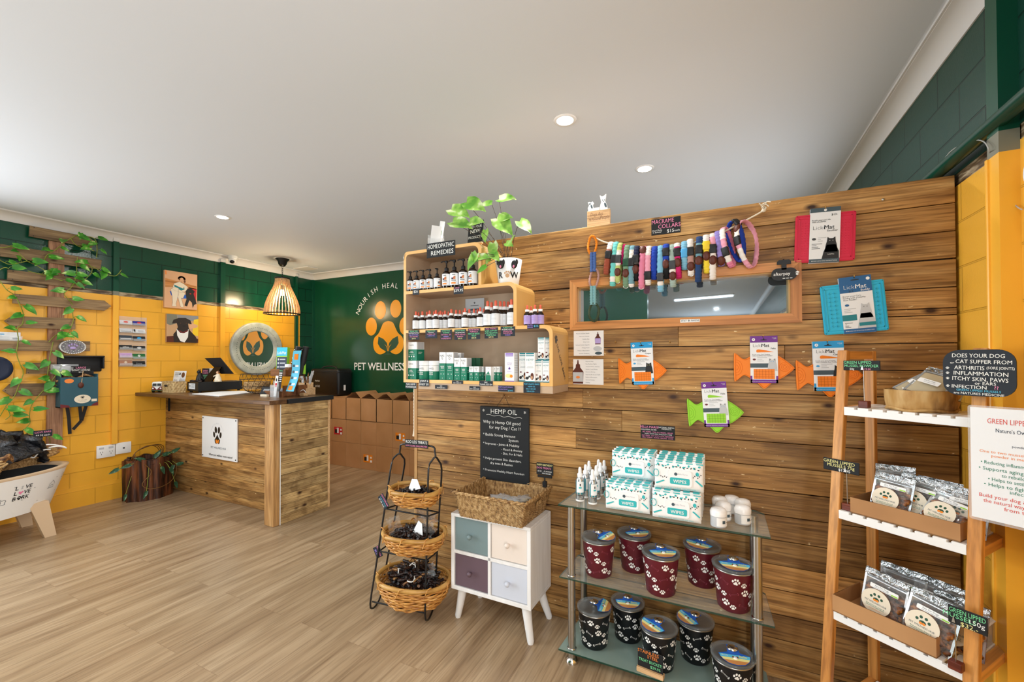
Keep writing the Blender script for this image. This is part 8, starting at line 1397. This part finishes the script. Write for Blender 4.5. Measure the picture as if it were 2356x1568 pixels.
# ------------------------------------------------------------ treat buckets
plain('bk_red', '#5e1422', .35); plain('bk_black', '#101216', .35); plain('bone_line', '#8a3a4a', .5)
def bucket(m, bone):
    t = thing('treat_bucket', 'x', 'bucket'); rb, rt, h = .064, .080, .172; R_ = lambda z: rb+(rt-rb)*z/h; mb = MB(m); mb.lathe([(rb*.9, 0), (rb, .006), (rt, h)], 36); body = mb.build('bucket_body', t)
    mb = MB('steel'); mb.lathe([(rt+.0005, h-.003), (rt+.004, h), (rt+.002, h+.004), (rt-.004, h+.004)], 36); mb.build('rim_band', t)
    mb = MB('lid_clear'); mb.lathe([(rt-.006, h+.004), (rt+.005, h+.005), (rt+.006, h+.014), (rt-.002, h+.018), (rt-.012, h+.014), (0, h+.016)], 36); mb.build('clear_lid', t); mb = MB('dark_grey'); mb.lathe([(0, h-.03), (rt-.004, h-.03)], 28); mb.build('bucket_inside', t)
    mb = MB('chrome'); mb.lathe([(.008, h+.014), (.008, h+.026), (.021, h+.032), (.022, h+.038), (.012, h+.044), (0, h+.045)], 20); mb.build('lid_knob', t)
    mb = MB('chalk'); sv = []
    def put(pts, a0, z0, ang): c_, k_ = math.cos(ang), math.sin(ang); mb.add([((R_(z0+x*k_+z*c_)+.0012)*math.cos(a0+(x*c_-z*k_)/R_(z0)), (R_(z0+x*k_+z*c_)+.0012)*math.sin(a0+(x*c_-z*k_)/R_(z0)), z0+x*k_+z*c_) for x, z in pts], [tuple(range(len(pts)))])
    def pawp(a0, z0, s_, ang):
        for dx, dz, a, b in ((-.62, .12, .2, .3), (-.24, .55, .2, .3), (.24, .55, .2, .3), (.62, .12, .2, .3)): put([((dx+a*math.cos(q))*s_, (dz+b*math.sin(q))*s_) for q in [2*PI*i/8 for i in range(8)]], a0, z0, ang)
        put([(a*s_, b*s_) for a, b in ((0, .22), (-.3, -.1), (-.48, -.4), (-.2, -.58), (0, -.5), (.2, -.58), (.48, -.4), (.3, -.1))], a0, z0, ang)
    def bonep(a0, z0, s_, ang):
        O_ = [(.7, .12), (.82, .32), (1, .3), (1.02, .08), (1.12, -.08), (1, -.3), (.8, -.28), (.7, -.12)]; O_ = O_+[(-a, -b) for a, b in O_]; I_ = [(a*.86, b*.62) for a, b in O_]; n = len(O_)
        for i in range(n): j = (i+1) % n; put([(O_[i][0]*s_, O_[i][1]*s_), (O_[j][0]*s_, O_[j][1]*s_), (I_[j][0]*s_, I_[j][1]*s_), (I_[i][0]*s_, I_[i][1]*s_)][::-1], a0, z0, ang)
    for row, z in enumerate((.148, .10, .05)):
        for j in range(4):
            a = j*PI/2+row*.5; mb.mat('chalk'); pawp(a, z-.008, .0195, -.2); pawp(a+.42, z-.022, .0145, .1); mb.mat(bone); bonep(a+.98, z-.014, .017, .3 if (row+j) % 2 else -.5)
    mb.build('paw_pattern', body)
    tg = MB('sky'); H1 = h+.0185; C_ = lambda x, y, dz=0: (x, y, H1+.016+y*.16+dz)
    out = [(-.02, .018), (.02, .018), (.024, -.02), (.062, -.032), (.052, -.06), (.03, -.08), (0, -.086), (-.03, -.08), (-.052, -.06), (-.062, -.032), (-.024, -.02)]; tg.mat('blue'); tg.face([C_(a, b) for a, b in out][::-1]); tg.mat('chalk_blue'); tg.face([C_(a, b, .0006) for a, b in ((-.058, -.034), (.058, -.034), (.056, -.05), (-.056, -.05))][::-1]); tg.mat('chalk_yellow'); tg.face([C_(a, b, .001) for a, b in ((-.055, -.05), (.055, -.05), (.048, -.062), (-.048, -.062))][::-1]); tg.mat('frame_orange'); tg.face([C_(a, b, .001) for a, b in ((-.048, -.062), (.048, -.062), (.03, -.078), (0, -.084), (-.03, -.078))][::-1])
    tg.mat('white'); tg.ball(0, -.05, H1+.0095, .010, .010, .003, 10, 5); tg.mat('brown'); tg.ball(-.008, -.047, H1+.0105, .004, .006, .003, 8, 4); tg.ball(.008, -.047, H1+.0105, .004, .006, .003, 8, 4); tg.mat('chalk_yellow'); vs, fs, a, b = text_geo('Bella', .01); tg.add([C_(.016+(v.x-a)*.016, -.046+v.y*.016, .0016) for v in vs], fs); tg.mat('white'); vs, fs, a, b = text_geo('Bowls', .0); tg.add([C_(-.05+(v.x-a)*.01, -.044+v.y*.01, .0016) for v in vs], fs); tg.build('hang_tag', t); return t
kr, kb = bucket('bk_red', 'bone_line'), bucket('bk_black', 'chalk')
RB = [(1375, 1322, 'front left', 60), (1460, 1306, 'back left, behind the first', 20), (1519, 1364, 'front centre', 10), (1616, 1339, 'back right', -30), (1688, 1400, 'front right beside the steel post', -6)]; BB = [(1365, 1484, 'front left', 80), (1444, 1466, 'back left', 0), (1515, 1535, 'front centre behind the chalk sign', -45), (1600, 1518, 'back right', -60), (1686, 1612, 'front right, nearest the camera', 0)]
for LL, t0, z, gn, nm in ((RB, kr, GM, 'maroon', 'middle shelf'), (BB, kb, GB, 'black', 'bottom shelf')):
    for k, (px, py, lb, rt) in enumerate(LL):
        v = onZ(px, py, z); t = t0 if k == 0 else dup(t0); t.location = (v.x, min(v.y+.02, 2.26), z+.0006); t.rotation_euler = (0, 0, R(rt+12)); t['label'] = '%s paw-print treat bucket with clear lid, %s, %s' % (gn, nm, lb); t['group'] = '%s treat buckets on the glass shelf' % gn
v = onZ(1496, 1552, GB); sg = flatsign('table_sign', 'black house-shaped STAINLESS STEEL treat bucket sign on a wooden foot, bottom glass shelf', 'sign', (v.x, max(v.y, 2.035), GB+.062), R(-8), .115, .085, 'chalkboard', [('STAINLESS', 'chalk_orange', -.08, .3, .17), ('STEEL', 'chalk_orange', .1, .1, .16), ('TREAT BUCKET!', 'chalk_green', 0, -.15, .15), ('$29.95', 'chalk_green', .2, -.38, .14)]); mb = MB('pine').rnd(); mb.box(-.06, .06, -.012, .016, -.062, -.04, .002); mb.build('wooden_foot', sg)
# ------------------------------------------------------------ ladder shelf
LO = Vector((.436, 2.09, 0)); LA = math.atan2(-.6, .8); ux, uy = Vector((.8, -.6, 0)), Vector((.6, .8, 0)); LWd = .353; lean = .119; LDp = .232
def Lw(x, y, z): return LO+ux*x+uy*y+Vector((0, 0, z))
def LP(px, py, dy=0.):
    d = ray(px, py); t = (uy.dot(LO)+dy-uy.dot(CAMO))/uy.dot(d); p = CAMO+d*t; return (ux.dot(p-LO), p.z)
def zat(py, x=0., y=None):
    lo, hi = .1, 1.7
    for _ in range(40):
        m = (lo+hi)/2; yy = -(1.31-m)*lean if y is None else y
        lo, hi = (m, hi) if pix(Lw(x, yy, m))[1] > py else (lo, m)
    return lo
def Lth(name, label, cat, x, y, z, rz=0, group=None, rot=None): p = Lw(x, y, z); return thing(name, label, cat, p, LA+rz, group, (rot[0], rot[1], rot[2]+LA) if rot else None)
S1, S2, S3 = 1.31, zat(1172), zat(1403); S4 = S3-(S2-S3); lad = thing('ladder_shelf', 'oak-coloured wooden ladder shelf with white slatted tiers in the corner by the yellow wall', 'shelf', LO, LA)
ZTOP = zat(806); fy = lambda z: -(1.31-z)*lean
for x in (-.034, LWd): 
    mb = MB('ladder_wood').rnd(); mb.beam((x+.017, fy(ZTOP)+.012, ZTOP), (x+.017, fy(0)+.012, 0.001), .034, .026, (0, 1, 0), .002); mb.build('front_stile', lad); mb = MB('ladder_wood').rnd(); mb.box(x, x+.034, LDp, LDp+.026, 0, ZTOP, .002); mb.build('rear_stile', lad)
    for z in (ZTOP, S1, S2, S3, S4): mb = MB('ladder_wood_y').rnd(); mb.box(x+.004, x+.030, fy(z)+.02, LDp+.002, z-.034, z-.002, .001); mb.build('side_rail', lad)
for nm, z in (('top', S1), ('second', S2), ('third', S3), ('fourth', S4)):
    y0 = fy(z)-.004; mb = MB('white'); mb.box(0, LWd, y0, y0+.014, z-.032, z-.008, .001); mb.box(0, LWd, LDp-.02, LDp-.004, z-.032, z-.008, .001); n = 8; g = .011; sw = (LWd-g*(n-1))/n
    for i in range(n): mb.box(i*(sw+g), i*(sw+g)+sw, y0, LDp-.004, z-.009, z, .0008)
    mb.build('slatted_tier', lad)
# bark bowl with pouches of powder
x0, zb = LP(2119, 905, .10); bb = Lth('bark_bowl', 'round bark-faced bowl of foil pouches on the top tier of the ladder shelf', 'bowl', x0-.004, .108, S1+.001); rr = .10; hB = .075
mb = MB('palm_bark'); mb.grid(lambda u, v: (lambda a, r_: (r_*math.cos(a), r_*math.sin(a), hB*v))(2*PI*u, rr*(.9+.1*math.sin(v*PI*.6)+.03*abs(math.sin(11*PI*u))+.02*noise.noise((u*40, v*2, 1)))), 88, 6, cu=True); mb.grid(lambda u, v: (rr*.86*math.cos(-2*PI*u), rr*.86*math.sin(-2*PI*u), hB*v), 40, 3, cu=True); mb.face([(rr*.88*math.cos(2*PI*i/24), rr*.88*math.sin(2*PI*i/24), .006) for i in range(24)]); mb.tube([(rr*.95*math.cos(a), rr*.95*math.sin(a), .006+.004*math.sin(5*a)) for a in [2*PI*i/30 for i in range(30)]], .006, 5, True); mb.build('bark_wall', bb)
def pouch(w, h, fill, label=True):
    t = thing('foil_pouch', 'x', 'pouch'); th_ = .018; mb = MB('foil_crumple'); mb.grid(lambda u, v: ((u-.5)*w, .003+.0018*noise.noise((u*20, v*8, w*50)), h*(.86+.14*v)), 14, 4); mb.grid(lambda u, v: ((u-.5)*w, -.003-.0018*noise.noise((u*20, v*8, 3)), h*(.86+.14*v)), 14, 4); mb.build('foil_seal', t)
    f_ = lambda s_: (lambda u, v: ((u-.5)*w, s_*(th_*math.sin(PI*min(1, v*1.05))**.6*math.sin(PI*u)**.5+.001)+.0015*noise.noise((u*9, v*9, s_)), h*.88*v)); mb = MB('foil'); mb.grid(f_(1), 12, 12); mb.build('pouch_back', t); mb = MB('foil_clear'); mb.grid(f_(-1), 12, 12); mb.build('pouch_front', t)
    mb = MB('foil'); mb.box(-w/2, w/2, -.003, .003, h*.80, h*.815); 
    for s_ in (-1, 1): mb.grid(lambda u, v: (s_*(w/2-.006*u), -.002, h*.88*v), 2, 2)
    mb.build('zip_seam', t); mb = MB(fill); random.seed(8)
    if fill == 'powder': mb.grid(lambda u, v: ((u-.5)*w*.9, -.011*math.sin(PI*u)**.5*math.sin(PI*(.05+.9*v))**.5, h*(.03+.74*v)), 10, 8)
    else:
        for k in range(70): mb.rnd(); mb.ball(random.uniform(-.42, .42)*w, random.uniform(-.5, .5)*th_, h*random.uniform(.04, .62), .011, .007, .009, 7, 5, .8, k, 2)
    mb.build('contents', t, kind='stuff')
    e = -th_-.0035; mb = MB('white'); mb.flat(rrect(-w*.27, w*.37, h*.66, h*.75, .003) if label else rrect(-w*.3, w*.3, h*.3, h*.45, .004), e); mb.mat('print_grey'); mb.text('Raw For Dogs', w*.0, h*.705 if label else h*.39, h*.03, e-.0004, fit=w*.5); mb.text('NZ Green Lipped Mussels' if label else 'Green Lipped Powder', w*.03, h*.672 if label else h*.34, h*.02, e-.0004, fit=w*.5)
    if label: mb.mat('lime'); mb.flat(rrect(w*.22, w*.36, h*.668, h*.695, .001), e-.0006)
    mb.build('top_label', t)
    if label:
        mb = MB('cream'); mb.ell(-w*.08, h*.38, w*.34, w*.34, e-.001, n=28); mb.mat('leaf_dark_green')
        for dx, dz in ((-.12, .12), (-.05, .19), (.05, .19), (.12, .12)): mb.ell(-w*.08+dx*w, h*.38+dz*w, w*.032, w*.036, e-.0014)
        mb.ell(-w*.08, h*.38+.07*w, w*.07, w*.05, e-.0014); mb.mat('orange'); mb.ell(-w*.11, h*.38+.045*w, w*.035, w*.03, e-.0018); mb.ell(-w*.05, h*.38+.045*w, w*.035, w*.03, e-.0018); mb.mat('slate'); mb.text('PET WELLNESS HUB', -w*.08, h*.38-.05*w, w*.045, e-.0014, fit=w*.5); mb.mat('nas_green'); mb.text('Raw pet foods, Treats &\nnatural pet health needs', -w*.08, h*.38-.12*w, w*.03, e-.0014, fit=w*.42); mb.mat('chalk_orange'); mb.text('www.petwellnesshub', -w*.08, h*.38-.21*w, w*.022, e-.0014, fit=w*.36); mb.build('round_label', t)
    return t
def puton(t, label, group, x, y, z, rx, ry, rz): t.location = Lw(x, y, z); t.rotation_mode = 'XYZ'; t.matrix_basis = Matrix.Translation(Lw(x, y, z)) @ Matrix.Rotation(LA+R(rz), 4, 'Z') @ Matrix.Rotation(R(ry), 4, 'Y') @ Matrix.Rotation(R(rx), 4, 'X') @ Matrix.Scale(t.scale.x, 4); t['label'] = label; t['group'] = group; return t
def LX(px, py, y): return LP(px, py, y)
pp = pouch(.105, .135, 'powder', False); G = 'powder pouches in the bark bowl'
puton(pp, 'foil pouch of tan powder leaning back on the right in the bark bowl', G, x0+.01, .06, S1+.06, -50, 18, -8); puton(dup(pp), 'foil pouch of tan powder on the left in the bark bowl, partly covered', G, x0-.04, .075, S1+.055, -55, 28, -25); puton(dup(pp), 'foil pouch at the back left of the bark bowl with a crinkled edge', G, x0-.03, .11, S1+.05, -48, 34, -20); puton(dup(pp), 'foil pouch tucked at the right end of the bark bowl behind the round sign', G, x0+.05, .10, S1+.05, -52, 10, 10)
# clip signs
def clipsign(label, q, dy, lines, base):
    (a, b), (c, d) = q; p0, p1 = LP(a, (b+d)/2, dy), LP(c, (b+d)/2, dy); h0, h1 = LP((a+c)/2, b, dy), LP((a+c)/2, d, dy); w, h = p1[0]-p0[0], h0[1]-h1[1]; cx_, cz_ = (p0[0]+p1[0])/2, (h0[1]+h1[1])/2
    P_ = Lw(cx_, dy, cz_); s_ = flatsign('clip_sign', label, 'sign', P_, LA, w, h, 'chalkboard', lines); bx_, bz_, S_ = base; mb = MB('steel'); mb.tube([(bx_-cx_, .012, S_-cz_+.02), (bx_-cx_, .008, -h*.2)], .0016, 5); mb.flat([(bx_-cx_-.004, -h*.4), (bx_-cx_+.004, -h*.4), (bx_-cx_, 0)], -.003); mb.build('clip_stem', s_); mb = MB('red_wood').rnd(); mb.box(bx_-cx_-.016, bx_-cx_+.016, .0, .026, S_-cz_, S_-cz_+.026, .002); mb.build('wooden_base', s_)
clipsign('black GREEN LIPPED MUSSEL POWDER 50g sign clipped on a stem, top tier', ((1940, 829), (2025, 852)), .012, [('GREEN LIPPED', 'chalk_green', -.1, .18, .26), ('MUSSEL POWDER', 'chalk_green', 0, -.16, .26), ('50g', 'chalk', -.25, -.44, .2), ('$19.00', 'chalk_pink', .15, -.44, .18)], (LP(1985, 915, .012)[0], 0, S1+.001))
clipsign('black GREEN LIPPED MUSSELS 75g sign clipped on a stem, left of the second tier', ((1894, 1058), (1977, 1086)), fy(S2)+.01, [('GREEN LIPPED', 'chalk_yellow', -.05, .16, .25), ('MUSSELS 75g', 'chalk_yellow', 0, -.14, .25), ('$17.95', 'chalk', .1, -.43, .22)], (LP(1946, 1145, fy(S2)+.01)[0], 0, S2+.001))
clipsign('black GREEN LIPPED MUSSELS 150g $32 sign clipped on a stem, right of the third tier', ((2181, 1405), (2272, 1447)), fy(S3)-.03, [('GREEN LIPPED', 'chalk_green', 0, .16, .25), ('MUSSELS', 'chalk_green', -.2, -.14, .25), ('150g', 'chalk', .25, -.16, .24), ('$32.-', 'chalk_yellow', .05, -.46, .24)], (LP(2205, 1505, fy(S3)+.0)[0]+.0, 0, S3+.001))
# rounded blackboard
a, b = LP(2171, 855, -.02), LP(2340, 855, -.02); c, d = LP(2255, 804, -.02), LP(2255, 911, -.02); w, h = b[0]-a[0], c[1]-d[1]; P_ = Lw((a[0]+b[0])/2, -.022, (c[1]+d[1])/2); rs = thing('rounded_blackboard', 'large round-cornered blackboard headed DOES YOUR DOG at the top of the ladder shelf', 'sign', P_, LA); mb = MB('chalk_navy'); mb.prism(rrect(-w/2, w/2, -h/2, h/2, h*.27, 6), -.003, .003); mb.build('board', rs); mb = MB('chalk'); e = -.0036
for tx, x, z, hh, al, ft, m in (('DOES YOUR DOG', .0, .33, .085, 'C', .72, 'chalk'), ('or', -.36, .2, .05, 'C', .1, 'chalk'), ('CAT SUFFER FROM', .07, .2, .08, 'C', .76, 'chalk'), ('ARTHRITIS', -.33, .075, .085, 'L', .42, 'chalk'), ('(SORE JOINTS)', .12, .085, .055, 'L', .36, 'chalk'), ('INFLAMMATION', -.34, -.045, .085, 'L', .74, 'chalk'), ('ITCHY SKIN, PAWS', -.36, -.165, .085, 'L', .76, 'chalk'), ('or EARS', .1, -.255, .065, 'C', .34, 'chalk'), ('INFECTION', -.37, -.335, .075, 'L', .5, 'chalk'), ('??', .22, -.345, .075, 'L', .12, 'chalk_pink'), ('GREEN LIPPED MUSSELS', 0, -.405, .045, 'C', .78, 'chalk_blue'), ('are NATURES MEDICINE', 0, -.475, .05, 'C', .76, 'chalk')): mb.mat(m); mb.text(tx, x*w, z*h, hh*h, e, al, fit=ft*w, off=.008, rot=-.03)
for z in (.1, -.01, -.13, -.3): mb.mat('chalk'); mb.paw(-.43*w, z*h, h*.035, e)
mb.build('lettering', rs)
# laminated poster on the right
a = LP(2233, 935, -.06); b = LP(2229, 1184, -.06); w = .215; h = a[1]-b[1]; po = thing('laminated_poster', 'large laminated GREEN LIPPED mussel poster at the right edge of the photo', 'poster', Lw(a[0]+w/2, -.062, (a[1]+b[1])/2), LA); mb = MB('acrylic'); mb.prism(rrect(-w/2-.006, w/2+.006, -h/2-.008, h/2+.006, .008), -.0012, .0012); mb.build('laminate', po); mb = MB('white_paper'); mb.box(-w/2, w/2, -.0018, -.0013, -h/2, h/2); mb.build('sheet', po); mb = MB(); e = -.0024
for tx, z, hh, m, ft in (('GREEN LIPPED MUSSELS', .365, .045, 'price_red', .66), ("Nature's Own Medicine", .29, .034, 'navy', .5), ('powder 75g', .17, .02, 'navy', .2), ('One to two mussels a day or sprinkle', .1, .024, 'chalk_orange', .84), ('powder in meals once daily', .065, .024, 'chalk_orange', .6), ('\u2022 Reducing inflammation and swelling', .0, .03, 'nas_green', .8), ('\u2022 Supports aging joints and helps', -.055, .03, 'nas_green', .84), ('to rebuild cartilage', -.1, .03, 'nas_green', .4), ('\u2022 Helps to settle skin allergies', -.145, .03, 'nas_green', .66), ('\u2022 Helps to fight off bacterial', -.195, .03, 'nas_green', .8), ('infections', -.235, .03, 'nas_green', .3), ('Build your dog & cats immunity', -.3, .032, 'price_red', .84), ('the natural way with goodness', -.345, .032, 'price_red', .76), ('from the sea', -.39, .032, 'price_red', .4)): mb.mat(m); mb.text(tx, .0, z*h, hh*h, e, 'C', fit=ft*w)
mb.build('print', po)
# cardboard trays
def tray(label, pl, pr_, pd_, S, hgt, yoff):
    y0 = fy(S)+yoff; x0_ = LP(*pl, y0)[0]; x1_ = min(LP(*pr_, y0)[0], LWd-.004); t = Lth('cardboard_tray', label, 'tray', x0_, y0, S+.0008); w = x1_-x0_; d = pd_; mb = MB('cardboard_light').rnd()
    for q in ((0, w, 0, .004, 0, hgt), (0, w, d-.004, d, 0, hgt), (0, .004, .004, d-.004, 0, hgt), (w-.004, w, .004, d-.004, 0, hgt), (0, w, 0, d, 0, .004)): mb.box(*q)
    mb.build('tray_wall', t); mb = MB('cardboard_dark'); mb.box(0.001, w-.001, .0006, .0034, hgt, hgt+.0004); mb.box(w-.0034, w-.0006, .004, d, hgt, hgt+.0004); mb.box(.0006, .0034, .004, d, hgt, hgt+.0004); mb.build('cut_edge', t); return x0_, x1_, y0
tx0, tx1, ty0 = tray('brown cardboard tray of mussel pouches on the second tier of the ladder shelf', (1956, 1140), (2209, 1200), .17, S2, .058, .004); ux0, ux1, uy0 = tray('brown cardboard tray of larger mussel pouches on the third tier of the ladder shelf', (1915, 1367), (2154, 1475), .20, S3, .062, -.008)
mp = pouch(.118, .15, 'mussel'); G = 'mussel pouches in the second tier tray'
def at_(px, y): return LP(px, 1140, y)[0]
puton(mp, 'foil mussel pouch with round paw label upright at the left of the second tier tray', G, at_(2044, ty0+.05), ty0+.045, S2+.012, -14, 4, 0); puton(dup(mp), 'foil mussel pouch tilted at the right front of the second tier tray', G, at_(2155, ty0+.04), ty0+.035, S2+.006, -32, 12, -6)
puton(dup(mp), 'foil mussel pouch in the second row between the two front pouches of the second tier', G, at_(2100, ty0+.08), ty0+.085, S2+.015, -12, 8, 4); puton(dup(mp), 'foil mussel pouch at the back left of the second tier tray', G, at_(2060, ty0+.13), ty0+.135, S2+.03, -8, -3, 5); puton(dup(mp), 'foil mussel pouch at the back right of the second tier tray', G, at_(2150, ty0+.125), ty0+.125, S2+.01, -10, 3, 0); puton(dup(mp), 'foil mussel pouch half hidden by the poster edge on the second tier', G, at_(2212, ty0+.09), ty0+.08, S2+.006, -14, 2, 0)
G = 'large mussel pouches in the third tier tray'; m2 = dup(mp, scale=1.12)
def au(px, y): return LP(px, 1340, y)[0]
puton(m2, 'larger foil mussel pouch with round paw label at the left of the third tier tray', G, au(2022, uy0+.06), uy0+.065, S3+.012, -6, 6, -4); puton(dup(m2), 'larger foil mussel pouch in front at the centre of the third tier tray', G, LP(2125, 1380, uy0+.035)[0], uy0+.035, S3+.008, -12, 8, -3)
puton(dup(m2), 'larger foil mussel pouch at the right end of the third tier tray beside the stile', G, LP(2200, 1360, uy0+.09)[0]-.004, uy0+.09, S3+.01, -8, 3, 0); puton(dup(m2), 'larger foil mussel pouch at the back left of the third tier tray', G, au(2075, uy0+.15), uy0+.14, S3+.03, -5, 2, 3); puton(dup(m2), 'larger foil mussel pouch at the back right of the third tier tray', G, au(2150, uy0+.15), uy0+.145, S3+.025, -6, 4, 0)
pc = Lth('plastic_tub', 'frosted white plastic tub behind the sign on the third tier of the ladder shelf', 'tub', LWd-.03, .13, S3+.001); mb = MB('bag_plastic'); mb.box(-.03, .03, -.04, .06, 0, .07, .008, 2); mb.build('tub_body', pc); mb = MB('white_gloss'); mb.box(-.032, .032, -.042, .062, .07, .078, .003); mb.build('lid', pc)
